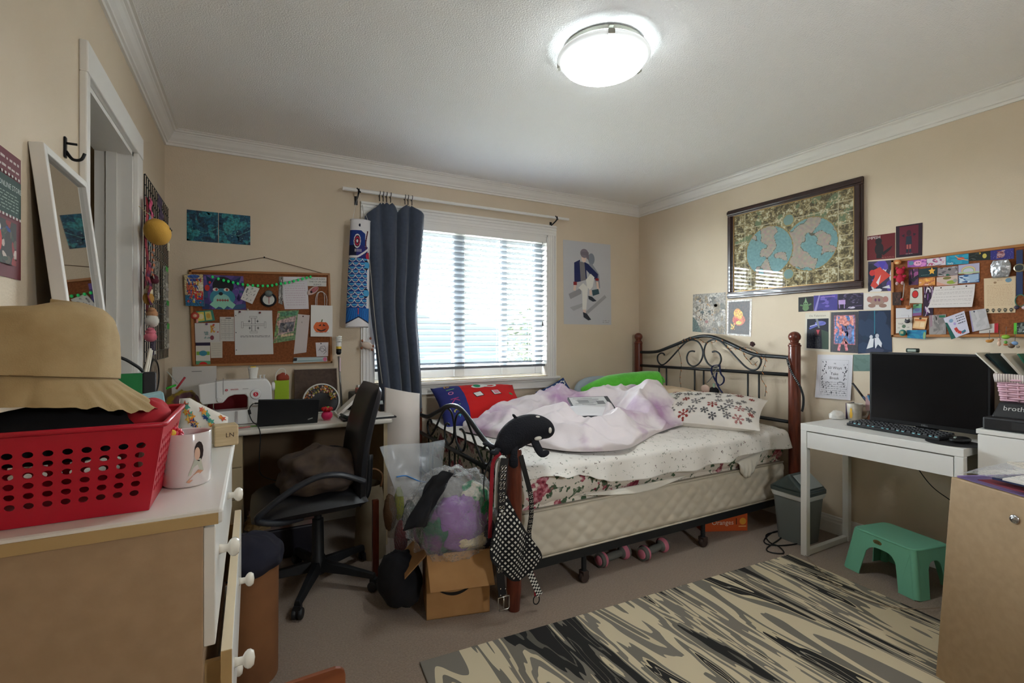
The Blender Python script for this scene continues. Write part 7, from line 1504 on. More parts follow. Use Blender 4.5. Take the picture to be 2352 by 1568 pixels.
Lc = [(833, 468), (838, 520), (846, 600), (848, 680), (853, 740), (861, 800), (868, 870), (874, 945)]; Rc = [(975, 484), (973, 540), (967, 620), (962, 690), (962, 740), (966, 800), (970, 870), (972, 945)]
Lw = smooth_pts([ony(a, c_, RY-0.005) for a, c_ in Lc], 7); Rw = smooth_pts([ony(a, c_, RY-0.005) for a, c_ in Rc], 7)
ringx = [872, 880, 888, 897, 930, 937, 946]
def cfn(u, v):
    i = min(int(v*(len(Lw)-1)), len(Lw)-2); t_ = v*(len(Lw)-1)-i
    p = (Lw[i]*(1-t_)+Lw[i+1]*t_)*(1-u)+(Rw[i]*(1-t_)+Rw[i+1]*t_)*u; p = p.copy()
    ph = u*PI*2*4.2+0.7*math.sin(v*3)+1.2*nz(u*3, v*1.3)
    p.y += 0.030*math.sin(ph)*(0.55+0.45*v)+0.012*nz(u*8, v*3, 2); p.x += 0.008*math.cos(ph)
    e = math.exp(-v*16); px = 833+142*u
    dmin = min(abs(px-r_) for r_ in ringx)
    p.z += e*(0.028-0.0035*min(dmin, 40)*(1.0 if px < 930 else 0.6))
    return p
obj('panel', MB().grid(120, 70, cfn), M_curt, cu_, smooth=True, solid=0.002)
obj('hem_cord', MB().tube(smooth_pts([ony(a, c_, RY-0.05) for a, c_ in ((832, 470), (845, 560), (858, 700), (868, 800), (878, 880))], 6), 0.0022, 6), mat('pale_cord', (170, 164, 152), 0.8), cu_, smooth=True)
rg0 = None
for k, px in enumerate(ringx):
    x = ony(px, 450, RY).x
    if rg0 is None: rg0 = obj('ring', MB().tube([(x+0.003*math.sin(a), RY+0.019*math.cos(a), rz_-0.004+0.019*math.sin(a)) for a in [2*PI*j/20 for j in range(20)]], 0.0022, 6, closed=True).tube([(x, RY, rz_-0.022), (x, RY-0.002, rz_-0.055)], 0.003, 6), M_blk, cu_, smooth=True); x0r = x
    else: o = rg0.copy(); COL.objects.link(o); o.parent = cu_; o.location = (x-x0r, 0, 0)
# ---------------------------------------------------------------- carp streamer
KY = YB-0.115
kt, kb_ = ony(822, 506, KY), ony(822, 752, KY); ks = thing('carp_streamer', 'white and blue carp streamer hanging beside the curtain', 'streamer', (kt.x, KY, kb_.z))
wk0, wk1 = (ony(851, 515, KY).x-ony(806, 508, KY).x)/2, (ony(846, 740, KY).x-ony(793, 740, KY).x)/2
hgt = kt.z-kb_.z; xc_t, xc_b = ony(828, 510, KY).x, ony(820, 745, KY).x
def ang(a):  # 0..1 across the visible half
    return a
WHT, BL1, BL2, BL3, RED_, DK = (216, 212, 212), (26, 52, 120), (30, 100, 168), (70, 150, 196), (178, 40, 66), (22, 24, 48)
def carp(s_, t_):
    """s_ 0..1 left to right across the front, t_ 0 top .. 1 bottom"""
    if t_ < 0.10: 
        return DK if (s_-0.42)**2*0.35+(t_-0.052)**2*4 < 0.0009 else WHT
    right = 0.74-0.06*math.sin(t_*3)
    if t_ < 0.36:
        if t_ < 0.36 and abs(s_-(0.80+0.05*math.sin(t_*22))) < 0.035 and t_ < 0.27: return (84, 34, 52)
        dx, dy = (s_-0.33)*0.40, t_-0.20; r = math.hypot(dx, dy)
        if r < 0.016: return WHT
        if r < 0.028: return DK
        if r < 0.044: return RED_
        if r < 0.054: return DK
        if r < 0.066: return WHT
        if ((s_-0.86)*0.36)**2+(t_-0.335)**2 < 0.0018 and t_ > 0.30: return RED_ if ((s_-0.86)*0.36)**2+(t_-0.335)**2 < 0.0011 else DK
        lim = 0.72 if t_ < 0.25 else 0.86
        if s_ > lim*(1 if t_ > 0.13 else 0.7+10*(t_-0.10)): return WHT
        if 0.275 < t_ < 0.30 and abs((s_*18) % 1-0.5) < 0.24 and 0.2 < s_ < 0.55: return WHT
        if abs(t_-(0.345-0.16*max(0, s_-0.35)**1.2)) < 0.010: return WHT
        return BL1 if t_ < 0.24 else DK if s_ < 0.30 else (40, 40, 110)
    if t_ < 0.82:
        for fy in (0.42, 0.68):
            if 0.72 < s_ < 0.98 and abs(t_-fy) < 0.045*(1-((s_-0.80)/0.2)**2 if abs(s_-0.80) < 0.2 else 0): return BL3 if abs(t_-fy) < 0.03 else DK
        if s_ > 0.86: return WHT
        row = (t_-0.36)/0.0385; ri = int(row); fy = row-ri; fx = (s_*3.3+(0.5 if ri % 2 else 0)) % 1
        d_ = ((fx-0.5)*1.0)**2+(fy*0.62)**2
        if d_ > 0.245: return BL1 if fy > 0.45 else ((176, 80, 70) if abs(s_-0.45) < 0.03 else BL2)
        if d_ > 0.165: return WHT
        if d_ > 0.125: return DK
        return BL3 if fy < 0.35 else BL2
    edge = 0.955-0.06*(1-abs(2*s_-1))
    if t_ > edge+0.012: return WHT
    if t_ > edge: return DK
    if abs(((s_-0.5)/(0.35+1.2*(t_-0.80)))*5 % 1-0.5) < 0.10: return BL1
    if abs(s_-0.47) < 0.03 and t_ < 0.88: return (196, 60, 60)
    return BL2 if s_ < 0.7 else (36, 110, 180)
b = MB(); NU, NV = 84, 230
def kp_(a, t_):
    w_ = wk0+(wk1-wk0)*t_; xc = xc_t+(xc_b-xc_t)*t_; th_ = PI*(1-a)
    notch = 0.022*(1-abs(2*a-1)) if t_ > 0.995 else 0
    return Vector((xc+w_*math.cos(th_), KY-w_*0.55*math.sin(th_), kt.z-hgt*t_+(notch)))
for j in range(NV):
    for i in range(NU):
        b.add([kp_(i/NU, (j+1)/NV), kp_((i+1)/NU, (j+1)/NV), kp_((i+1)/NU, j/NV), kp_(i/NU, j/NV)], [(0, 1, 2, 3)], carp((1-math.cos(PI*(i+0.5)/NU))/2, (j+0.5)/NV))
o = obj('printed_front', b, CLOTHP, ks)
obj('back_cloth', MB().grid(24, 20, lambda u, v: (lambda w_, xc: Vector((xc+w_*math.cos(PI*u), KY+w_*0.55*math.sin(PI*u), kt.z-hgt*v)))(wk0+(wk1-wk0)*v, xc_t+(xc_b-xc_t)*v)), mat('white_nylon', (216, 212, 212), 0.8), ks, smooth=True)
obj('mouth_hoop', MB().tube([(xc_t+wk0*math.cos(a), KY-wk0*0.55*math.sin(a), kt.z) for a in [2*PI*k/30 for k in range(30)]], 0.0035, 6, closed=True), mat('white_nylon'), ks, smooth=True)
obj('hang_cord', MB().tube([(xc_t-wk0*0.8, KY, kt.z), (ony(823, 440, RY).x, RY, rz_-0.013), (xc_t+wk0*0.8, KY, kt.z)], 0.0014, 5), mat('white_cord'), ks)
# small plush on the sill edge
pq_ = wpt('B', 843, 793, 0.06); pz = thing('sill_plush', 'small white plush toy with brown paws on the window casing', 'plush toy', pq_)
obj('body', MB((206, 186, 170)).ell(pq_, (0.042, 0.022, 0.024), 14, 9, R=Matrix.Rotation(0.35, 3, 'Y')), CLOTHP, pz, smooth=True)
for dx, dz in ((-0.034, 0.032), (-0.038, -0.018), (0.040, -0.006), (0.034, -0.030), (0.022, 0.048)): obj('paw', MB((140, 84, 60)).ell(pq_+Vector((dx, -0.008, dz)), (0.008, 0.008, 0.010), 10, 6), CLOTHP, pz, smooth=True)
# ---------------------------------------------------------------- left wall
card('store_poster', 'red and green holiday store poster at the left edge of the view', 'poster', 'L', None, 0.001, (104, 40, 48), [('r', 0, 0.50, 1, 0.80, (30, 58, 48)), ('w', 0.06, 0.84, 0.96, 0.97, 2, (196, 180, 176), 3), ('t', 0.80, 0.725, 0.06, 'ONLINE STORE', (200, 206, 200)), ('w', 0.55, 0.53, 0.95, 0.68, 6, (150, 164, 150), 8)]+[('r', 0.02+0.06*k, 0.805, 0.05+0.06*k, 0.825, (206, 196, 190)) for k in range(16)]+[('r', 0.02+0.06*k, 0.475, 0.05+0.06*k, 0.495, (206, 196, 190)) for k in range(16)]+[('r', 0.1, 0.10, 0.86, 0.44, (60, 54, 52)), ('b', 40, [(40, 60, 120), (90, 80, 70), (140, 50, 50), (60, 70, 60), (190, 170, 160)], 0.02, 0.05, 6, (0.1, 0.1, 0.86, 0.44)), ('e', 0.55, 0.27, 0.05, 0.09, (190, 50, 50)), ('e', 0.55, 0.37, 0.03, 0.03, (220, 210, 204)), ('r', 0.2, 0.02, 0.4, 0.06, (190, 170, 180))],
     world=[(XL+0.001, 1.20, 1.636), (XL+0.001, 1.466, 1.636), (XL+0.001, 1.466, 1.369), (XL+0.001, 1.20, 1.369)])
# wire grid with keychains
gy0, gy1, gz0, gz1, gx = 2.735, 3.43, 1.125, 1.985, XL+0.022
gr = thing('wire_grid', 'black wire grid panel on the left wall hung with charms', 'wire grid', (gx, 3.1, gz0))
v0 = obj('vertical_wire', MB().cyl((gx, gy0, gz0), (gx, gy0, gz1), 0.0022, n=6), M_blk, gr); nvw = 15
for k in range(1, nvw): o = v0.copy(); COL.objects.link(o); o.parent = gr; o.location = (0, (gy1-gy0)*k/(nvw-1), 0)
h0 = obj('cross_wire', MB().cyl((gx+0.003, gy0, gz0), (gx+0.003, gy1, gz0), 0.0022, n=6), M_blk, gr)
for k in range(1, 19): o = h0.copy(); COL.objects.link(o); o.parent = gr; o.location = (0, 0, (gz1-gz0)*k/18)
def gpt(px, py, off=0.045): return onx(px, py, XL+off)
q = gpt(362, 533, 0.09); pt_ = thing('yellow_plush', 'yellow potato-shaped plush hanging on the wire grid', 'plush toy', q)
obj('body', MB((214, 164, 70)).ell(q, (0.05, 0.085, 0.050), 20, 12, R=Matrix.Rotation(-0.25, 3, 'X')), CLOTHP, pt_, smooth=True); obj('tag', MB((206, 196, 170)).box(q+Vector((0.03, 0.075, -0.05)), (0.004, 0.03, 0.035)), PRINT, pt_)
for dy in (-0.01, 0.03): obj('eye', MB((40, 30, 26)).ell(q+Vector((0.047, dy-0.01, 0.016)), (0.004, 0.004, 0.005), 8, 5), PAINT, pt_)
obj('loop', MB((190, 170, 120)).tube([q+Vector((0, -0.02, 0.045)), Vector((gx+0.006, q.y-0.03, q.z+0.10))], 0.0015, 5), CLOTHP, pt_)
def hang(name, label, cat, px0, py0, px1, py1, col, off=0.04, w_=0.02, kind='strip', group=None):
    a, c_ = gpt(px0, py0, off), gpt(px1, py1, off); b = MB(); rnd = random.Random(px0*7+py1)
    if kind == 'strip':
        n = 14
        for k in range(n):
            t0, t1 = k/n, (k+1)/n; p, q_ = a*(1-t0)+c_*t0, a*(1-t1)+c_*t1
            b.add([p+Vector((0.004*math.sin(k), -w_/2, 0)), p+Vector((0.004*math.sin(k), w_/2, 0)), q_+Vector((0.004*math.sin(k+1), w_/2, 0)), q_+Vector((0.004*math.sin(k+1), -w_/2, 0))], [(0, 1, 2, 3)], col[k % len(col)])
        return tag(obj(name, b, CLOTHP, solid=0.002), label, cat, group)
    if kind == 'pack':
        h = a.z-c_.z; y = (a.y+c_.y)/2; x = a.x; b.box((x, y, (a.z+c_.z)/2), (0.012, w_, h), col[0]); b.box((x+0.007, y, a.z-h*0.12), (0.001, w_*0.98, h*0.22), col[1]); b.box((x+0.007, y, c_.z+h*0.12), (0.001, w_*0.8, h*0.16), (214, 212, 206))
        return tag(obj(name, b, FINE, bevel=0.001), label, cat, group)
    if kind == 'beads':
        n = 8
        for k in range(n): b.ell(a*(1-k/(n-1))+c_*(k/(n-1)), (w_/2,)*3, 8, 6, col[k % len(col)])
        return tag(obj(name, b, PAINT, smooth=True), label, cat, group)
    if kind == 'plush':
        m_ = (a+c_)/2; h = abs(a.z-c_.z)/2
        t_ = thing(name, label, cat, m_, group); obj('body', MB(col[0]).ell(m_-Vector((0, 0, h*0.25)), (w_*0.6, w_, h*0.75), 14, 9), CLOTHP, t_, smooth=True); obj('head', MB(col[-1]).ell(m_+Vector((0, 0, h*0.5)), (w_*0.5, w_*0.75, h*0.5), 14, 9), CLOTHP, t_, smooth=True)
        for s_ in (-1, 1): obj('ear', MB(col[-1]).ell(m_+Vector((0, s_*w_*0.6, h*0.95)), (w_*0.25, w_*0.3, h*0.25), 8, 6), CLOTHP, t_, smooth=True)
        obj('cord', MB(K_).tube([m_+Vector((0, 0, h)), m_+Vector((-0.02, 0, h+0.07))], 0.0012, 5), PAINT, t_); return t_
R3 = [(140, 24, 40), (110, 20, 36), (176, 60, 70)]
hang('lanyard', 'long dark red lanyard hanging beside the door casing', 'lanyard', 337, 455, 337, 720, R3, 0.04, 0.05)
hang('lanyard', 'pink ribbon hanging at the top of the wire grid', 'lanyard', 345, 455, 350, 520, [(196, 70, 110), (206, 90, 126)], 0.05, 0.05)
hang('lanyard', 'crimson patterned strap low on the wire grid', 'lanyard', 342, 600, 345, 700, [(120, 24, 60), (80, 30, 70), (150, 60, 60)], 0.06, 0.06)
hang('lanyard', 'pale blue strap beside the yellow plush', 'lanyard', 343, 490, 343, 565, [(140, 190, 206), (90, 150, 170)], 0.045, 0.03)
hang('lanyard', 'purple-grey scarf strip at the upper far part of the grid', 'lanyard', 366, 450, 372, 520, [(98, 80, 106), (84, 70, 92)], 0.05, 0.12)
hang('lanyard', 'orange and grey tassel under the yellow plush', 'lanyard', 352, 560, 352, 640, [(190, 110, 70), (130, 120, 116)], 0.05, 0.04)
for k, (y0, y1, lab) in enumerate(((612, 660, 'top charm packet with a green header on the wire grid'), (660, 690, 'second charm packet with a small white label on the grid'), (690, 740, 'third charm packet with green and white label on the grid'), (742, 800, 'lowest charm packet with green stub on the wire grid'))): hang('charm_packet', lab, 'packet', 380+k, y0, 380+k, y1, [(150, 146, 138), (30, 176, 60) if k != 1 else (206, 204, 200)], 0.03, 0.085, 'pack', 'charm packets on the grid')
hang('bead_string', 'string of dark red and teal beads on the wire grid', 'beads', 389, 497, 391, 535, [(110, 60, 54), (60, 110, 104), (90, 50, 60)], 0.02, 0.018, 'beads')
hang('bear_charm', 'tan bear charm hanging low on the wire grid', 'charm', 349, 710, 349, 752, [(206, 200, 190), (176, 128, 92)], 0.06, 0.045, 'plush')
hang('pink_charm', 'round pink charm near the bottom of the wire grid', 'charm', 346, 755, 346, 785, [(206, 110, 124)], 0.06, 0.04, 'plush')
hang('gold_charm', 'gold and cream charm above the bear on the grid', 'charm', 341, 660, 341, 700, [(176, 130, 60), (206, 190, 160)], 0.05, 0.035, 'plush')
hang('grey_charm', 'grey clear charm in the middle of the wire grid', 'charm', 360, 600, 362, 690, [(140, 134, 126), (120, 116, 112)], 0.04, 0.05, 'pack')
hang('maroon_charm', 'maroon ring-shaped charm on the wire grid', 'charm', 355, 632, 355, 652, [(90, 30, 44)], 0.05, 0.03, 'plush')
hang('dark_charm', 'dark mixed charm at the bottom of the grid', 'charm', 352, 770, 352, 815, [(60, 50, 70), (90, 70, 90)], 0.05, 0.05, 'pack')
# wooden sticks by the casing
for k, (a, c_, lab) in enumerate((((316, 828), (345, 800), 'left pale wooden stick leaning near the door casing'), ((322, 832), (348, 804), 'right pale wooden stick leaning near the door casing'))): tag(obj('wood_stick', MB((206, 196, 180)).tube([(-0.300+0.012*k, 1.690, DH+0.006), ony(c_[0], c_[1], 1.76+0.01*k)], 0.004, 8), PAINT, smooth=True), lab, 'stick')
tag(obj('brush_cup', MB((120, 104, 92)).lathe([(0, 0.001), (0.030, 0.001), (0.033, 0.09), (0.030, 0.09), (0.027, 0.005), (0, 0.004)], (-0.294, 1.69, DH), 20), PAINT, smooth=True, angle=40), 'brown cup holding two wooden sticks at the dresser far end', 'cup')
# ================================================================ framed map on the right wall
fr_ = thing('framed_map', 'dark wood framed antique double-hemisphere world map under glass', 'framed map', (XR-0.02, 2.03, 1.53))
my0, my1, mz0, mz1 = 1.556, 2.492, 1.533, 2.206; M_mf = mat('dark_mahogany', (58, 34, 28), 0.3, col2=(40, 22, 18), nscale=10, coat=0.3); M_gold = mat('gilt_line', (168, 132, 80), 0.4, 0.3); fw_ = 0.048
def mbar(a, c_, hor):
    b = MB(); y0, z0 = a; y1, z1 = c_; b.bb((XR-0.020, y0, z0), (XR-0.001, y1, z1))
    if hor: b.bb((XR-0.030, y0, (z0+z1)/2-0.012), (XR-0.001, y1, (z0+z1)/2+0.014))
    else: b.bb((XR-0.030, (y0+y1)/2-0.012, z0), (XR-0.001, (y0+y1)/2+0.014, z1))
    obj('frame_bar', b, M_mf, fr_, bevel=0.004)
mbar((my0, mz1-fw_), (my1, mz1), True); mbar((my0, mz0), (my1, mz0+fw_), True); mbar((my0, mz0+fw_), (my0+fw_, mz1-fw_), False); mbar((my1-fw_, mz0+fw_), (my1, mz1-fw_), False)
iy0, iy1, iz0, iz1 = my0+fw_, my1-fw_, mz0+fw_, mz1-fw_
for a, c_ in (((iy0, iz0), (iy1, iz0+0.005)), ((iy0, iz1-0.005), (iy1, iz1)), ((iy0, iz0), (iy0+0.005, iz1)), ((iy1-0.005, iz0), (iy1, iz1))): obj('gilt_line', MB().bb((XR-0.014, a[0], a[1]), (XR-0.004, c_[0], c_[1])), M_gold, fr_)
def mapcol(u, v):
    """u 0..1 from the far (left) edge to the near edge, v 0..1 up"""
    U = u*1.47
    for k, (cx, cy, r, land) in enumerate(((0.49, 0.47, 0.315, 3.0), (1.00, 0.47, 0.315, 8.0))):
        d_ = math.hypot(U-cx, v-cy)
        if d_ < r:
            if d_ > r-0.012: return (150, 124, 76)
            n_ = nz(U*5.2+land, v*5.2, land)+0.5*nz(U*12, v*12, land)
            if k == 0: n_ += 0.35-1.2*abs(U-cx-0.02)*(1 if v > cy else 1.4)-0.2
            else: n_ += 0.30*(v-cy)+0.12
            if n_ > 0.12: return (168+int(20*nz(U*30, v*30)), 150+int(16*nz(U*28, v*33)), 138) if n_ > 0.16 else (96, 88, 74)
            g = int(14*nz(U*40, v*40)); return (118+g, 152+g, 156+g)
    for cx, cy, r in ((0.745, 0.80, 0.075), (0.745, 0.15, 0.07)):
        d_ = math.hypot(U-cx, v-cy)
        if d_ < r: return (158, 136, 90) if d_ > r-0.012 else (122, 146, 142)
    # vignette cells
    colw = 0.16; line = (196, 180, 150)
    if U < colw or U > 1.47-colw:
        q_ = (v*8) % 1
        if q_ < 0.06 or abs(U-colw) < 0.007 or abs(U-(1.47-colw)) < 0.007: return line
    elif v > 0.80 or v < 0.16:
        if abs(v-0.80) < 0.008 or abs(v-0.16) < 0.008: return line
        if v < 0.16 and (U/0.24) % 1 < 0.04: return line
    n_ = 0.45*nz(U*14, v*14, 2)+0.35*nz(U*30, v*30, 5)+0.4*nz(U*60, v*60, 7)
    base = (206, 194, 166) if n_ > 0.22 else (168, 148, 110) if n_ > 0.07 else (136, 116, 80) if n_ > -0.07 else (108, 92, 62) if n_ > -0.20 else (78, 66, 44)
    if v > 0.62 and n_ <= 0.06 and nz(U*7, v*7, 9) > 0.2: base = (112, 122, 92)
    return base
b = MB(); NU, NV = 170, 116
for j in range(NV):
    for i in range(NU):
        y_ = lambda a: iy1-0.004-(iy1-iy0-0.008)*a
        z_ = lambda a: iz0+0.004+(iz1-iz0-0.008)*a
        b.add([(XR-0.008, y_(i/NU), z_(j/NV)), (XR-0.008, y_((i+1)/NU), z_(j/NV)), (XR-0.008, y_((i+1)/NU), z_((j+1)/NV)), (XR-0.008, y_(i/NU), z_((j+1)/NV))], [(0, 1, 2, 3)], mapcol((i+0.5)/NU, (j+0.5)/NV))
obj('map_sheet', b, mat('map_print', attr=True, rough=0.7), fr_)
obj('glass', MB().add([(XR-0.012, iy1, iz0), (XR-0.012, iy0, iz0), (XR-0.012, iy0, iz1), (XR-0.012, iy1, iz1)], [(0, 1, 2, 3)]), _M['window_glass'], fr_)
# ---------------------------------------------------------------- prints on the right wall
card('leopard_photo', 'photo of a pale leopard face near the headboard', 'photo', 'R', [(1592, 676), (1667, 671), (1667, 768), (1591, 761)], 0.001, (142, 132, 120), [('b', 60, [(110, 100, 88), (170, 162, 152), (90, 84, 70), (190, 182, 174), (126, 108, 84)], 0.03, 0.10, 3), ('e', 0.40, 0.45, 0.28, 0.32, (168, 156, 142)), ('b', 36, [(58, 50, 42), (150, 112, 70)], 0.012, 0.03, 5, (0.12, 0.3, 0.7, 0.9)), ('e', 0.30, 0.52, 0.06, 0.035, (50, 60, 56)), ('e', 0.52, 0.54, 0.05, 0.03, (60, 66, 60)), ('e', 0.44, 0.28, 0.05, 0.04, (150, 100, 96)), ('p', [(0, 0), (0.3, 0), (0.12, 0.3), (0, 0.4)], (70, 88, 80))], PHOTO)
card('fruit_print', 'white-bordered print of a bowl of orange and yellow fruit on dark ground', 'print', 'R', [(1670, 690), (1727, 686), (1725, 773), (1669, 769)], 0.0012, (214, 206, 202), [('r', 0.07, 0.05, 0.93, 0.95, (52, 32, 26)), ('e', 0.50, 0.44, 0.26, 0.16, (190, 84, 40)), ('e', 0.44, 0.62, 0.15, 0.14, (224, 160, 40)), ('e', 0.54, 0.58, 0.12, 0.12, (226, 176, 60)), ('e', 0.40, 0.42, 0.09, 0.08, (206, 60, 40)), ('e', 0.58, 0.40, 0.10, 0.07, (224, 120, 60)), ('e', 0.50, 0.36, 0.12, 0.05, (214, 200, 90)), ('l', [(0.28, 0.38), (0.40, 0.30), (0.60, 0.30), (0.74, 0.40)], 0.014, (206, 110, 80)), ('b', 12, [(220, 170, 60), (230, 190, 90)], 0.02, 0.03, 4, (0.18, 0.16, 0.34, 0.34))], PHOTO)
card('night_card', 'black card with a pale green figure, left end of the small card row', 'card', 'R', [(1834, 683), (1868, 680), (1868, 714), (1834, 716)], 0.001, (24, 24, 24), [('e', 0.5, 0.52, 0.16, 0.18, (110, 140, 100)), ('e', 0.5, 0.24, 0.22, 0.20, (96, 126, 84)), ('p', [(0.42, 0.66), (0.58, 0.66), (0.5, 0.96)], (130, 160, 120)), ('l', [(0.12, 0.46), (0.36, 0.40)], 0.10, (90, 120, 80)), ('l', [(0.64, 0.40), (0.88, 0.50)], 0.10, (90, 120, 80)), ('e', 0.44, 0.54, 0.04, 0.04, K_), ('e', 0.56, 0.54, 0.04, 0.04, K_)])
card('violet_card', 'blue-violet card with light streaks in the small card row', 'card', 'R', [(1869, 679), (1924, 675), (1924, 712), (1869, 714)], 0.001, (66, 58, 132), [('p', [(0.02, 0.0), (0.22, 1.0), (0.28, 1.0), (0.12, 0)], (140, 130, 190)), ('b', 12, [(84, 74, 156), (56, 50, 116), (110, 96, 180)], 0.08, 0.2, 3), ('r', 0.3, 0.85, 0.9, 0.9, (150, 120, 190))])
card('bench_card', 'black and lilac card with a bench drawing in the small card row', 'card', 'R', [(1925, 675), (1983, 672), (1983, 711), (1925, 712)], 0.001, (38, 30, 50), [('b', 40, [(70, 58, 84), (96, 84, 112), (30, 24, 40)], 0.02, 0.07, 6, (0.2, 0.4, 1, 1)), ('r', 0.02, 0.35, 0.30, 0.62, (180, 150, 200)), ('r', 0.04, 0.1, 0.08, 0.35, (150, 120, 170)), ('r', 0.24, 0.1, 0.28, 0.35, (150, 120, 170)), ('e', 0.55, 0.14, 0.14, 0.06, (200, 190, 206)), ('l', [(0.35, 0.05), (0.6, 0.22), (0.95, 0.26)], 0.03, (110, 90, 130))])
card('creature_card', 'white card with a brown horned creature drawing by the cork board', 'card', 'R', [(1984, 673), (2047, 672), (2048, 711), (1984, 711)], 0.001, (206, 198, 190), [('e', 0.5, 0.56, 0.30, 0.28, (150, 122, 110)), ('e', 0.22, 0.62, 0.10, 0.18, (160, 112, 104)), ('e', 0.80, 0.62, 0.10, 0.18, (160, 112, 104)), ('e', 0.30, 0.24, 0.14, 0.12, (140, 108, 96)), ('e', 0.70, 0.24, 0.14, 0.12, (140, 108, 96)), ('p', [(0.42, 0.1), (0.58, 0.1), (0.5, 0.3)], (206, 198, 190)), ('e', 0.44, 0.58, 0.04, 0.09, (110, 60, 90)), ('e', 0.57, 0.58, 0.04, 0.09, (110, 60, 90))])
card('impish_card', 'dark red card lettered IMPISH with a black rooster shape', 'card', 'R', [(1992, 543), (2056, 534), (2056, 593), (1992, 598)], 0.001, (98, 24, 30), [('e', 0.44, 0.42, 0.16, 0.26, (34, 24, 28)), ('e', 0.42, 0.74, 0.12, 0.14, (30, 22, 26)), ('p', [(0.5, 0.24), (0.92, 0.52), (0.84, 0.36), (0.6, 0.16)], (30, 22, 26)), ('r', 0.34, 0.05, 0.54, 0.2, (30, 22, 26)), ('t', 0.25, 0.90, 0.16, 'IMPISH', (220, 210, 206)), ('w', 0.52, 0.03, 0.98, 0.10, 2, (170, 110, 100), 3)])
card('demon_card', 'dark maroon card with a small standing figure, topmost on the right wall', 'card', 'R', [(2058, 520), (2119, 511), (2118, 586), (2058, 592)], 0.001, (44, 24, 36), [('r', 0.14, 0.08, 0.86, 0.96, (96, 26, 44)), ('p', [(0.40, 0.64), (0.60, 0.64), (0.62, 0.38), (0.38, 0.38)], (38, 44, 58)), ('e', 0.5, 0.74, 0.09, 0.09, (60, 30, 40)), ('r', 0.42, 0.22, 0.48, 0.38, (170, 90, 84)), ('r', 0.52, 0.22, 0.58, 0.38, (170, 90, 84)), ('r', 0.40, 0.13, 0.48, 0.24, (36, 44, 56)), ('r', 0.52, 0.13, 0.60, 0.24, (36, 44, 56)), ('p', [(0.22, 0.68), (0.34, 0.72), (0.32, 0.62)], (36, 30, 42)), ('p', [(0.66, 0.72), (0.78, 0.68), (0.68, 0.62)], (36, 30, 42)), ('w', 0.36, 0.07, 0.64, 0.11, 1, (180, 170, 170), 2)])
card('flame_poster', 'red, white and blue abstract swirling poster left of the cork board', 'poster', 'R', [(1994, 601), (2050, 597), (2048, 668), (1994, 670)], 0.001, (60, 52, 74), [('b', 20, [(206, 202, 206), (90, 70, 150), (40, 36, 54)], 0.08, 0.2, 4), ('p', [(0.1, 0.2), (0.3, 0.5), (0.2, 0.7), (0.5, 0.8), (0.8, 0.6), (0.95, 0.5), (0.6, 0.3), (0.3, 0.1)], (198, 66, 54)), ('p', [(0.35, 0.3), (0.55, 0.55), (0.45, 0.2)], (214, 206, 206)), ('p', [(0.4, 0.98), (0.6, 0.7), (0.75, 0.95)], (76, 60, 160)), ('p', [(0.6, 0.12), (0.9, 0.2), (0.95, 0.08)], (206, 206, 210)), ('e', 0.18, 0.62, 0.12, 0.1, (190, 50, 50))])
card('magazine_page', 'magazine page headed On Television with a jellyfish photo', 'page', 'R', [(1850, 719), (1907, 716), (1907, 808), (1848, 804)], 0.001, (206, 198, 182), [('t', 0.5, 0.915, 0.075, 'On Television', (110, 100, 90)), ('r', 0.08, 0.06, 0.94, 0.84, (26, 28, 42)), ('e', 0.62, 0.72, 0.22, 0.06, (110, 110, 180)), ('l', [(0.18, 0.58), (0.45, 0.66), (0.78, 0.74)], 0.05, (90, 96, 170)), ('l', [(0.2, 0.64), (0.5, 0.70)], 0.02, (190, 190, 220)), ('p', [(0.42, 0.84), (0.52, 0.84), (0.60, 0.60), (0.54, 0.60)], (120, 124, 130)), ('r', 0.40, 0.40, 0.64, 0.58, (50, 28, 34)), ('p', [(0.46, 0.55), (0.60, 0.55), (0.53, 0.42)], (180, 70, 80)), ('w', 0.12, 0.08, 0.36, 0.48, 12, (96, 96, 100), 4), ('w', 0.40, 0.08, 0.62, 0.37, 9, (96, 96, 100), 5), ('p', [(0.66, 0.56), (0.94, 0.5), (0.94, 0.06), (0.7, 0.06)], (56, 74, 62))])
card('pink_collage', 'black poster with a pink and blue crowded collage', 'poster', 'R', [(1909, 717), (1971, 715), (1971, 811), (1908, 808)], 0.0012, (34, 28, 38), [('r', 0.12, 0.20, 0.90, 0.92, (176, 96, 110)), ('r', 0.15, 0.22, 0.87, 0.90, (120, 104, 140)), ('b', 60, [(206, 120, 120), (90, 130, 190), (214, 180, 170), (70, 70, 130), (220, 150, 150), (60, 96, 150)], 0.03, 0.10, 7, (0.15, 0.22, 0.87, 0.90)), ('r', 0.15, 0.66, 0.87, 0.88, (60, 100, 160)), ('b', 10, [(190, 206, 220), (206, 130, 120)], 0.04, 0.09, 2, (0.2, 0.66, 0.85, 0.9)), ('l', [(0.34, 0.20), (0.30, 0.04)], 0.06, (206, 120, 130)), ('l', [(0.56, 0.20), (0.60, 0.05)], 0.06, (206, 120, 130))], PHOTO)
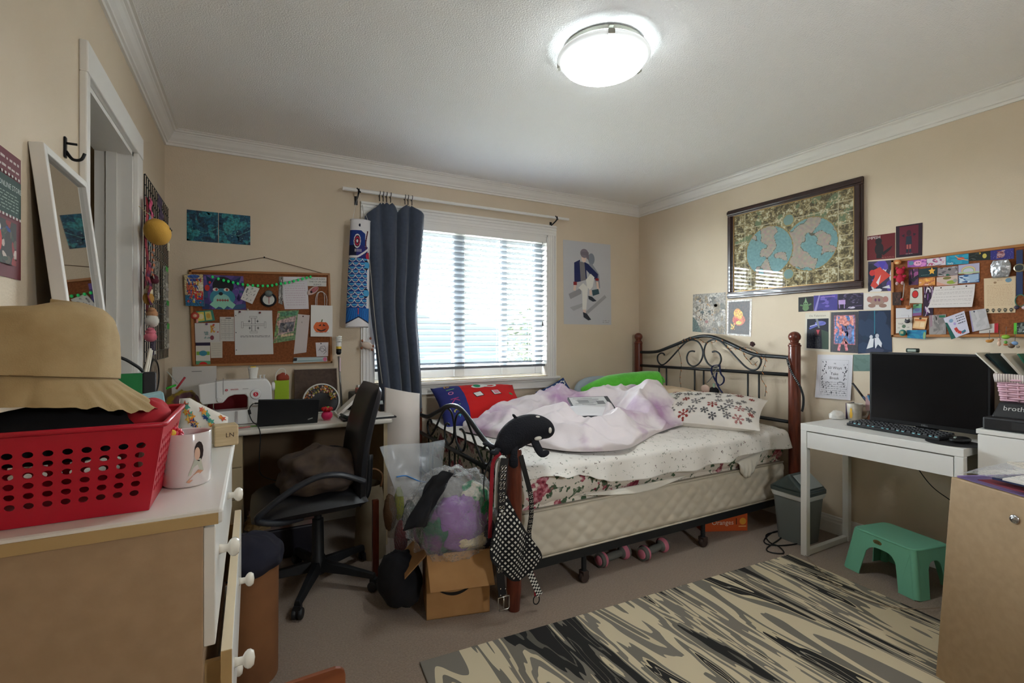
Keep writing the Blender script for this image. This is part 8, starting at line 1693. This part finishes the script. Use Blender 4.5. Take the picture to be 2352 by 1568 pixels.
card('night_poster', 'dark blue night poster with two pale figures sitting back to back', 'poster', 'R', [(1972, 714), (2047, 712), (2049, 808), (1971, 812)], 0.0014, (26, 40, 66), [('b', 14, [(22, 34, 58), (34, 52, 80), (24, 46, 70)], 0.1, 0.25, 3), ('r', 0.49, 0.45, 0.52, 1.0, (40, 110, 130)), ('e', 0.40, 0.38, 0.05, 0.045, (190, 190, 196)), ('p', [(0.36, 0.34), (0.48, 0.34), (0.46, 0.14), (0.26, 0.10)], (206, 206, 210)), ('e', 0.58, 0.40, 0.055, 0.05, (176, 176, 186)), ('p', [(0.50, 0.35), (0.62, 0.36), (0.72, 0.22), (0.70, 0.12), (0.60, 0.20), (0.52, 0.08)], (200, 200, 206)), ('e', 0.5, 0.05, 0.28, 0.06, (56, 60, 82))])
card('break_sheet', 'white sheet headed 50 Ways to Take a Break with tiny drawings', 'paper', 'R', [(1878, 814), (1959, 815), (1956, 919), (1874, 912)], 0.002, (206, 202, 206), [('l', [(0.12, 0.06), (0.12, 0.88), (0.90, 0.88), (0.90, 0.06), (0.12, 0.06)], 0.006, (170, 166, 170)), ('t', 0.52, 0.80, 0.05, 'Hi', K_), ('t', 0.52, 0.70, 0.085, '50 Ways', K_), ('t', 0.40, 0.63, 0.04, 'to', K_), ('t', 0.52, 0.565, 0.085, 'Take', K_), ('t', 0.52, 0.47, 0.085, 'Break', K_), ('b', 40, [(90, 88, 92), (130, 128, 132)], 0.008, 0.02, 4, (0.14, 0.08, 0.88, 0.40)), ('b', 16, [(90, 88, 92)], 0.008, 0.02, 5, (0.14, 0.42, 0.30, 0.86)), ('b', 16, [(90, 88, 92)], 0.008, 0.02, 6, (0.74, 0.42, 0.88, 0.86)), ('w', 0.14, 0.07, 0.88, 0.40, 7, (150, 148, 152), 3)], curl=0.012)
card('teal_card', 'plain grey-teal card between the white sheet and monitor', 'card', 'R', [(1960, 814), (1998, 814), (1999, 852), (1960, 852)], 0.001, (92, 116, 108), [('b', 10, [(86, 110, 102), (100, 124, 116)], 0.1, 0.25, 2)])
# ---------------------------------------------------------------- right cork board
ckr = corkboard('oak-framed cork board crowded with cards beyond the monitor', 'R', [(2050, 598), (2440, 549.5), (2440, 774), (2050, 774)])
def R3_(*pts): return [(1820+x/4.421, 500+y/4.421) for x, y in pts]
def box4(x0, y0, x1, y1, sk=-0.115): return R3_((x0, y0-sk*0), (x1, y0+sk*(x1-x0)), (x1, y1+sk*0.55*(x1-x0)), (x0, y1))
BC = 0.0175
def rc(name, label, quad, bg, shapes=(), m=None, off=BC, cat='card', **k): return card(name, label, cat, 'R', quad, off, bg, shapes, m, 'cards on the right cork board', **k)
rc('pink_card', 'magenta smiling cartoon card in the top row of the right board', box4(1170, 437, 1362, 505), (150, 84, 160), [('e', 0.55, 0.5, 0.22, 0.36, (226, 160, 190)), ('e', 0.2, 0.6, 0.14, 0.3, (90, 130, 150)), ('e', 0.5, 0.55, 0.03, 0.08, K_), ('e', 0.62, 0.55, 0.03, 0.08, K_), ('b', 10, [(120, 60, 150), (206, 130, 190)], 0.1, 0.2, 2, (0.7, 0, 1, 1))])
rc('floral_card', 'white card with mauve flowers in the top row of the right board', box4(1366, 418, 1558, 490), (206, 196, 204), [('b', 22, [(150, 90, 130), (176, 120, 150), (110, 80, 110), (200, 90, 110)], 0.05, 0.14, 3)])
rc('koi_card', 'turquoise card with an orange fish and white lettering', box4(1563, 388, 1790, 480), (36, 130, 160), [('b', 8, [(30, 110, 150), (50, 150, 176)], 0.15, 0.3, 2), ('e', 0.66, 0.56, 0.16, 0.14, (200, 70, 44)), ('l', [(0.40, 0.9), (0.56, 0.62), (0.84, 0.42), (0.98, 0.36)], 0.07, (214, 150, 110)), ('t', 0.20, 0.16, 0.26, 'leafy', (214, 220, 220))])
rc('black_card', 'black card with a yellow round mark in the top row', box4(1793, 362, 2010, 440), (34, 38, 34), [('e', 0.74, 0.5, 0.10, 0.28, (196, 180, 90)), ('e', 0.50, 0.86, 0.07, 0.12, (206, 160, 50)), ('b', 8, [(80, 84, 80), (50, 56, 50)], 0.08, 0.2, 4, (0, 0, 0.5, 1))])
rc('starry_card', 'indigo starry card at the right end of the top row', box4(2012, 335, 2250, 430), (54, 50, 120), [('b', 40, [(110, 104, 170), (150, 140, 196)], 0.012, 0.03, 3), ('e', 0.45, 0.5, 0.18, 0.34, (150, 110, 120)), ('b', 10, [(190, 150, 150), (120, 60, 70)], 0.06, 0.14, 5, (0.28, 0.15, 0.62, 0.9))])
rc('star_card', 'dark teal card with a yellow star in the second row', box4(1285, 522, 1470, 605), (26, 50, 54), [('p', [(0.72+0.20*math.cos(PI/2+k*PI/5)*(1 if k % 2 == 0 else 0.5), 0.62+0.42*math.sin(PI/2+k*PI/5)*(1 if k % 2 == 0 else 0.5)) for k in range(10)], (222, 166, 66)), ('w', 0.1, 0.15, 0.6, 0.3, 1, (100, 130, 130), 2)])
rc('grey_card', 'grey patterned card in the second row of the right board', box4(1475, 512, 1680, 595), (136, 126, 128), [('b', 18, [(90, 86, 90), (60, 64, 60), (176, 166, 166)], 0.06, 0.16, 5), ('e', 0.5, 0.1, 0.08, 0.12, (40, 96, 76))])
rc('rainbow_card', 'pale card with a rainbow arch in the second row', box4(1686, 482, 1900, 570), (170, 166, 190), [('e', 0.48, 0.35, 0.36, 0.48, (190, 150, 150)), ('e', 0.48, 0.33, 0.32, 0.42, (206, 190, 130)), ('e', 0.48, 0.30, 0.28, 0.36, (150, 170, 140)), ('e', 0.48, 0.27, 0.24, 0.30, (190, 186, 196)), ('r', 0, 0, 1, 0.16, (170, 190, 150))])
rc('orange_card', 'orange crowded card in the third row of the right board', box4(1285, 620, 1450, 690), (206, 140, 70), [('b', 26, [(226, 176, 80), (190, 110, 70), (220, 170, 150), (150, 90, 70)], 0.06, 0.16, 6)])
rc('meadow_card', 'pink card with green patches in the third row', box4(1466, 606, 1680, 690), (196, 172, 160), [('e', 0.7, 0.3, 0.22, 0.2, (140, 160, 60)), ('e', 0.5, 0.8, 0.2, 0.16, (120, 110, 60)), ('e', 0.88, 0.45, 0.1, 0.2, (150, 150, 140)), ('p', [(0, 0), (0.5, 0), (0, 0.5)], (206, 150, 130))])
rc('cloud_card', 'blue and white cloud patterned card in the third row', box4(1686, 585, 1900, 668), (150, 172, 196), [('b', 14, [(40, 70, 120), (60, 100, 150), (196, 206, 216)], 0.08, 0.18, 4), ('l', [(0.02, 0.04), (0.98, 0.04), (0.98, 0.96), (0.02, 0.96), (0.02, 0.04)], 0.05, (34, 56, 96))])
rc('purple_charm_card', 'purple and black portrait card left of the dark teal card', box4(1182, 525, 1280, 685), (84, 50, 84), [('e', 0.5, 0.5, 0.3, 0.3, (40, 36, 44)), ('e', 0.5, 0.6, 0.16, 0.14, (170, 150, 140)), ('b', 8, [(150, 80, 130), (40, 30, 50)], 0.08, 0.16, 3)])
rc('violet_strip', 'dark violet pattern strip under the orange card', R3_((1335, 700), (1432, 695), (1430, 990), (1325, 1000)), (48, 28, 48), [('b', 24, [(196, 180, 190), (110, 60, 120), (30, 20, 34), (150, 120, 150)], 0.03, 0.07, 4), ('e', 0.5, 0.93, 0.1, 0.03, (220, 220, 220))])
rc('pennant', 'small white felt pennant with a plain red disc', R3_((1200, 715), (1320, 705), (1322, 868), (1190, 865)), (196, 190, 176), [('e', 0.42, 0.58, 0.27, 0.26, K_), ('e', 0.42, 0.58, 0.23, 0.22, (190, 40, 36)), ('r', 0.3, 0.92, 0.7, 1.0, (60, 34, 40))], cat='pennant')
rc('ruled_letter', 'curling ruled letter with pencil writing across the right board', R3_((1442, 700), (1856, 672), (1842, 905), (1395, 915)), (206, 198, 194), [('w', 0.04, 0.06, 0.95, 0.86, 12, (164, 156, 152), 9), ('e', 0.18, 0.93, 0.02, 0.035, (60, 46, 44)), ('e', 0.80, 0.93, 0.02, 0.035, (60, 46, 44)), ('e', 0.5, 0.93, 0.03, 0.03, (150, 140, 120))], curl=0.02, cat='paper')
rc('peach_letter', 'peach notepaper with a row of dark skull prints along its foot', R3_((1945, 617), (2270, 590), (2265, 962), (1950, 970)), (206, 182, 150), [('w', 0.08, 0.20, 0.92, 0.80, 14, (180, 150, 120), 5), ('e', 0.78, 0.90, 0.10, 0.06, (110, 140, 160)), ('e', 0.36, 0.86, 0.05, 0.03, (150, 120, 90)), ('w', 0.42, 0.90, 0.62, 0.94, 1, (150, 110, 96), 3)]+[z for k in range(5) for z in (('e', 0.11+0.19*k, 0.085, 0.055, 0.045, (56, 60, 54)), ('e', 0.09+0.19*k, 0.085, 0.014, 0.016, (200, 180, 150)), ('e', 0.13+0.19*k, 0.085, 0.014, 0.016, (200, 180, 150)), ('r', 0.09+0.19*k, 0.02, 0.13+0.19*k, 0.045, (56, 60, 54)))], off=BC+0.001, cat='paper')
rc('brown_tag', 'dark brown square tag on the left strip of the right board', R3_((1015, 757), (1105, 752), (1105, 885), (1018, 890)), (58, 36, 30), [('b', 20, [(74, 48, 38), (44, 28, 24)], 0.05, 0.12, 3)], off=0.024, cat='tag')
rc('white_card', 'blank white card at the lower left of the right board', R3_((1052, 918), (1218, 912), (1216, 1012), (1052, 1020)), (196, 192, 194), [('w', 0.3, 0.2, 0.8, 0.35, 1, (170, 166, 166), 2)])
rc('thanks_card', 'white card lettered in an arc below the blank card', R3_((1052, 1024), (1218, 1016), (1216, 1165), (1052, 1172)), (200, 192, 180), [('t', 0.30, 0.62, 0.16, 'THA', (70, 66, 66)), ('t', 0.18, 0.36, 0.10, '10%', (70, 66, 66)), ('t', 0.75, 0.36, 0.10, 'OFF', (70, 66, 66)), ('e', 0.5, 0.45, 0.12, 0.12, (90, 110, 90))])
rc('gradient_card', 'green to purple scenic card low on the right board', R3_((1228, 880), (1315, 872), (1312, 990), (1222, 998)), (100, 130, 150), [('r', 0, 0.66, 1, 1, (110, 170, 130)), ('r', 0, 0, 1, 0.25, (130, 84, 130)), ('e', 0.5, 0.5, 0.3, 0.14, (90, 100, 140)), ('e', 0.5, 0.92, 0.2, 0.05, K_)])
rc('orange_note', 'orange and cream sticky note low on the right board', R3_((1235, 1012), (1372, 1015), (1345, 1132), (1222, 1120)), (214, 170, 120), [('r', 0.1, 0.72, 0.9, 0.85, (190, 100, 50)), ('r', 0.1, 0.15, 0.5, 0.6, (220, 186, 140)), ('r', 0.55, 0.15, 0.9, 0.6, (224, 196, 156)), ('e', 0.5, 0.92, 0.1, 0.08, (50, 40, 40))], off=BC+0.004)
rc('blue_card', 'bright blue card overlapping the bottom strip of the right board', R3_((1165, 1140), (1362, 1138), (1352, 1232), (1168, 1220)), (34, 110, 150), [('b', 10, [(30, 96, 140), (44, 130, 160)], 0.1, 0.25, 2), ('e', 0.92, 0.4, 0.07, 0.4, (130, 160, 110))], off=BC+0.006)
rc('grey_sleeve', 'grey clear sleeve of papers low on the right board', R3_((1388, 990), (1560, 978), (1562, 1180), (1390, 1192)), (136, 128, 126), [('r', 0.06, 0.0, 0.2, 1, (150, 120, 130)), ('r', 0.22, 0, 0.26, 1, (190, 186, 186)), ('b', 20, [(120, 114, 112), (150, 142, 138)], 0.06, 0.16, 3), ('r', 0.6, 0.85, 0.95, 0.95, (40, 110, 80))])
rc('school_brochure', 'tilted white and green brochure with a curved arrow print', R3_((1535, 1020), (1745, 945), (1800, 1165), (1615, 1235)), (196, 192, 206), [('p', [(0, 0), (0.25, 0), (0.1, 0.75), (0, 0.8)], (24, 84, 74)), ('l', [(0.38, 0.42), (0.45, 0.22), (0.62, 0.12), (0.80, 0.14)], 0.12, (190, 60, 50)), ('l', [(0.62, 0.12), (0.84, 0.16)], 0.10, (60, 110, 130)), ('w', 0.55, 0.5, 0.95, 0.95, 4, (50, 46, 56), 3), ('e', 0.3, 0.78, 0.1, 0.08, (120, 150, 176)), ('e', 0.42, 0.6, 0.06, 0.06, (170, 150, 200))], off=BC+0.008, cat='brochure')
rc('folded_letter', 'grey folded letter pinned beside the brochure', R3_((1795, 945), (1962, 920), (2008, 1120), (1830, 1158)), (176, 172, 172), [('b', 16, [(170, 166, 166), (184, 180, 180)], 0.06, 0.16, 3), ('p', [(0, 0), (0.1, 0), (0.06, 1), (0, 1)], (150, 140, 170)), ('e', 0.3, 0.93, 0.05, 0.04, (40, 44, 70))], off=BC+0.006, cat='paper')
rc('red_edge_card', 'white card with a red edge low on the right board', R3_((1900, 1085), (2092, 1070), (2090, 1165), (1898, 1172)), (196, 188, 180), [('r', 0.80, 0, 1, 1, (170, 30, 44))])
rc('green_edge_card', 'black and white swirl card with a bright green edge', R3_((2250, 1068), (2400, 1055), (2398, 1190), (2248, 1200)), (60, 66, 60), [('r', 0, 0, 0.2, 1, (90, 180, 60)), ('b', 24, [(190, 190, 186), (30, 34, 32), (120, 126, 120)], 0.05, 0.12, 3, (0.2, 0, 1, 1))])
def wcharm(px, py, off=0.03): return onx(px, py, XR-off)
q = wcharm(2068, 632, 0.035); rp3 = thing('bear_plush', 'small crimson bear plush keychain on the right cork board', 'plush toy', q)
obj('body', MB((176, 30, 60)).ell(q-Vector((0, 0, 0.02)), (0.014, 0.020, 0.026), 12, 8), CLOTHP, rp3, smooth=True); obj('head', MB((186, 36, 64)).ell(q+Vector((0, 0, 0.022)), (0.014, 0.020, 0.018), 12, 8), CLOTHP, rp3, smooth=True)
for s_ in (-1, 1):
    obj('ear', MB((176, 30, 60)).ell(q+Vector((0, s_*0.016, 0.04)), (0.005, 0.008, 0.008), 8, 6), CLOTHP, rp3, smooth=True); obj('arm', MB((176, 30, 60)).ell(q+Vector((-0.006, s_*0.022, -0.008)), (0.006, 0.010, 0.008), 8, 6), CLOTHP, rp3, smooth=True); obj('leg', MB((196, 160, 160)).ell(q+Vector((-0.008, s_*0.013, -0.045)), (0.007, 0.008, 0.010), 8, 6), CLOTHP, rp3, smooth=True)
q = wcharm(2062, 602, 0.03); tag(obj('monkey_badge', MB((196, 120, 60)).ell(q, (0.006, 0.018, 0.014), 12, 7).ell(q+Vector((-0.004, 0, -0.004)), (0.004, 0.010, 0.007), 10, 6, (220, 180, 120)), PAINT, smooth=True), 'orange animal face badge above the crimson bear', 'badge')
q = wcharm(2298, 617, 0.03); b = MB(); rnd = random.Random(2)
b.grid(16, 16, lambda u, v: q+Vector((-0.010*math.sin(PI*u)*math.sin(PI*v)-0.005*nz(u*6, v*6), -(u-0.5)*0.075*math.sin(PI*(0.15+0.7*v))**0.4, (0.5-v)*0.085)))
tag(obj('foil_bag', b, mat('silver_foil', (186, 188, 192), 0.2, 0.7, bump=0.8, bscale=40), smooth=True, solid=0.002), 'crinkled silver foil pouch above the peach letter', 'pouch')
wt_ = thing('wrist_watch', 'navy strap wrist watch hanging on the right cork board', 'watch', wcharm(2342, 615, 0.03)); q = wcharm(2342, 615, 0.028)
for z0, z1 in ((0.014, 0.085), (-0.13, -0.014)): obj('strap', MB().bb((q.x-0.002, q.y-0.011, q.z+z0), (q.x+0.002, q.y+0.011, q.z+z1)), mat('navy_strap', (26, 44, 84), 0.6), wt_)
obj('case', MB(M=fr(q, (0, -1, 0), (0, 0, 1))).lathe([(0.020, -0.004), (0.020, 0.004), (0.016, 0.006), (0.015, 0.004), (0, 0.004)], n=24), mat('champagne_metal', (180, 170, 140), 0.3, 0.8), wt_, smooth=True, angle=40)
obj('dial', MB(M=fr(q, (0, -1, 0), (0, 0, 1))).lathe([(0.0145, 0.0045), (0, 0.0048)], n=20), mat('dial_dark', (50, 56, 56), 0.3), wt_)
q = wcharm(2073, 764, 0.035); vp = thing('toy_pet', 'teal egg-shaped electronic toy at the board corner', 'toy', q)
obj('shell', MB((30, 110, 100)).ell(q, (0.008, 0.017, 0.018), 14, 9), PAINT, vp, smooth=True); obj('screen', MB((150, 150, 110)).box(q+Vector((-0.007, 0, 0.002)), (0.003, 0.014, 0.014)), PAINT, vp)
def dangling(name, label, px, py, top_py, parts, off=0.035):
    q = wcharm(px, py, off); t_ = thing(name, label, 'keychain', q, 'keychains under the right cork board')
    for nm, d_, r, col in parts: obj(nm, MB(col).ell(q+Vector((0, *d_)), (min(r)*0.7, r[0], r[1]), 12, 8), PAINT, t_, smooth=True)
    z1 = wcharm(px, top_py, off).z; obj('chain', MB((90, 84, 78)).tube([q+Vector((0, 0, max(p[1][1]+p[2][1] for p in parts)-0.002)), Vector((q.x+0.008, q.y, z1))], 0.0012, 5), PAINT, t_)
dangling('animal_charm', 'golden brown animal charm hanging leftmost under the right board', 2272, 783, 758, [('body', (0, 0), (0.014, 0.008), (176, 116, 40)), ('tail', (-0.012, 0.006), (0.006, 0.006), (150, 96, 34))])
dangling('figure_charm', 'peach figure charm hanging second under the right board', 2295, 785, 758, [('body', (0, -0.008), (0.007, 0.013), (214, 176, 150)), ('head', (0, 0.012), (0.007, 0.007), (206, 160, 136))])
dangling('flower_charm', 'green flower charm hanging third under the right board', 2310, 780, 750, [('petals', (0, 0.014), (0.016, 0.011), (130, 170, 50)), ('bead', (0, -0.012), (0.007, 0.008), (90, 150, 60)), ('foot', (0, -0.024), (0.009, 0.005), (190, 110, 60))])
dangling('ball_charm', 'pale blue ball charm with brown pouch under the right board', 2331, 790, 760, [('ball', (0, 0.004), (0.012, 0.010), (120, 150, 190)), ('pouch', (0.012, -0.008), (0.013, 0.012), (100, 76, 56)), ('bead', (-0.010, -0.012), (0.008, 0.007), (150, 136, 120))])
q = wcharm(2344, 690, 0.035); tag(obj('bead_bracelet', MB().tube([q+Vector((0, 0.018*math.cos(a), 0.028*math.sin(a))) for a in [2*PI*k/24 for k in range(24)]], 0.0025, 6, closed=True, col=(60, 110, 90)).ell(q+Vector((-0.003, 0.012, -0.032)), (0.006, 0.010, 0.009), 10, 6, (60, 50, 70)).ell(q+Vector((-0.003, -0.014, -0.034)), (0.006, 0.010, 0.009), 10, 6, (190, 160, 160)), PAINT, smooth=True), 'beaded bracelet hanging right of the peach letter', 'bracelet')
q0 = wcharm(2077, 650, 0.03); tag(obj('charm_chain', MB().tube(smooth_pts([q0, q0+Vector((0.002, 0.003, -0.03)), q0+Vector((0, 0.004, -0.06)), q0+Vector((0, 0.008, -0.085))], 5), 0.0022, 6, col=(170, 166, 160)).ell(q0+Vector((-0.002, 0.010, -0.09)), (0.005, 0.008, 0.007), 10, 6, (190, 60, 60)), PAINT, smooth=True), 'silver charm chain hanging left of the pennant', 'chain')
for k, (px, py, lab) in enumerate(((2086, 706, 'orange fox charm under the pennant'), (2084, 738, 'dark cat charm with silver chain over the white card'))):
    q = wcharm(px, py, 0.034); col = (176, 110, 60) if k == 0 else (50, 48, 56); t_ = thing('animal_charm', lab, 'charm', q); obj('head', MB(col).ell(q, (0.007, 0.013, 0.010), 12, 8), PAINT, t_, smooth=True)
    for s_ in (-1, 1): obj('ear', MB(col).lathe([(0.005, 0), (0, 0.010)], q+Vector((0, s_*0.008, 0.007)), 8), PAINT, t_)
    obj('chain', MB((150, 146, 140)).tube([q+Vector((0, -0.006, 0.008)), q+Vector((0.006, -0.004, 0.035))], 0.0012, 5), PAINT, t_)
# ================================================================ things on the headboard
sl_ = thing('string_lights', 'dark green string of tiny amber bulbs wound round the headboard', 'string lights', (HX, 2.4, 0.9))
M_wire = mat('dark_green_wire', (34, 44, 34), 0.6); M_amber = mat('amber_bulb', (190, 110, 40), 0.3)
def Z5(l): return [onx(1400+x/4.704, 740+y/4.704, HX-0.02) for x, y in l]
runs = [Z5([(780, 215), (800, 180), (830, 195), (860, 160), (890, 170), (960, 175), (985, 190), (1030, 220), (1080, 205), (1130, 215), (1180, 165), (1260, 235), (1280, 290), (1330, 275), (1385, 290), (1440, 270), (1500, 280), (1560, 300), (1620, 350), (1650, 400), (1690, 340)]), Z5([(740, 250), (750, 320), (770, 400), (775, 480), (765, 560), (760, 620), (770, 700), (768, 790)]), Z5([(1690, 385), (1680, 440), (1660, 500), (1640, 600), (1670, 660), (1690, 700), (1680, 800)]), Z5([(1450, 320), (1455, 360), (1500, 410), (1550, 460), (1600, 420)])]
bulb0 = None
for rn in runs:
    sp_ = smooth_pts(rn, 5); obj('wire', MB().tube(sp_, 0.0018, 5), M_wire, sl_, smooth=True)
    for k in range(2, len(sp_), 5):
        p = sp_[k]; d_ = Vector((-0.008, 0.014*(1 if k % 2 else -1), -0.010))
        if bulb0 is None: bulb0 = obj('bulb', MB().tube([p, p+d_*0.6], 0.0024, 6).tube([p+d_*0.6, p+d_*1.3], [0.0026, 0.0012], 6), M_amber, sl_); pb0 = p
        else: o = bulb0.copy(); COL.objects.link(o); o.parent = sl_; o.location = p-pb0
q = onx(1728, 790, HX-0.02); tag(obj('dried_rose', pompom(q, 0.020, (74, 48, 46), 26, 9), CLOTHP, smooth=True), 'dried dark rose tucked behind the headboard arch', 'flower')
nv_ = thing('strap_bundle', 'navy strap bundle with buckle tied to the headboard scroll', 'straps', onx(1640, 860, HX-0.04)); M_nav = mat('navy_webbing', (34, 42, 84), 0.8)
for pts_ in ([(1180, 460), (1120, 470), (1100, 510), (1110, 560), (1130, 600), (1150, 640)], [(1190, 460), (1195, 520), (1205, 560), (1235, 600), (1230, 650), (1190, 680), (1165, 660)], [(1160, 540), (1150, 600), (1160, 660), (1190, 720), (1220, 760)]):
    obj('strap', MB().tube(smooth_pts([onx(1400+x/4.704, 740+y/4.704, HX-0.035) for x, y in pts_], 5), 0.010, 8, flat=0.35), M_nav, nv_, smooth=True)
obj('strap', MB().tube(smooth_pts([onx(1400+x/4.704, 740+y/4.704, HX-0.045) for x, y in [(1170, 470), (1140, 530), (1100, 600), (1055, 650)]], 5), 0.005, 8, flat=0.5), mat('grey_webbing', (140, 136, 134), 0.8), nv_, smooth=True)
p = onx(1640, 885, HX-0.05); obj('buckle', MB().box(p, (0.006, 0.022, 0.034)), mat('chrome'), nv_, bevel=0.002)
p = onx(1620, 893, HX-0.05); obj('pad', MB().ell(p, (0.02, 0.042, 0.034), 14, 9), mat('pale_pink_pad', (206, 178, 164), 0.8), nv_, smooth=True); p = onx(1640, 897, HX-0.035); obj('pouch', MB().ell(p, (0.02, 0.045, 0.03), 14, 9), mat('charcoal_cloth'), nv_, smooth=True)
ly = thing('lanyard', 'black lanyard with white lettering round the near headboard post', 'lanyard', onx(1830, 890, HX-0.04))
lp_ = smooth_pts([onx(a, c_, HX-0.045) for a, c_ in ((1808, 822), (1812, 838), (1819, 856), (1829, 873), (1838, 888))], 6)+smooth_pts([onx(a, c_, HX-0.047) for a, c_ in ((1840, 893), (1845, 910), (1845, 930), (1842, 945))], 6)
b = MB()
for p, q_ in zip(lp_, lp_[1:]):
    t_ = (q_-p).normalized(); s_ = Vector((0, -t_.z, t_.y)).normalized()*0.0075; b.add([p-s_, q_-s_, q_+s_, p+s_], [(0, 1, 2, 3)], (22, 22, 24))
obj('band', b, CLOTHP, ly, solid=0.0015); b = MB(); tx = 'KSA MULTIPROCESS'
for k, ch_ in enumerate(tx):
    i = 1+int(k*22/len(tx)); p, q_ = lp_[i], lp_[i+1]; t_ = (q_-p).normalized(); f_ = (k*22/len(tx)) % 1; c0_ = p*(1-f_)+q_*f_
    if ch_ != ' ': b.text(ch_, 0.0105, fr(c0_+Vector((-0.0022, 0, 0)), t_, Vector((0, t_.z, -t_.y)) if Vector((0, t_.z, -t_.y)).cross(t_).x > 0 else Vector((0, -t_.z, t_.y))), (214, 212, 206))
obj('lettering', b, PRINT, ly)
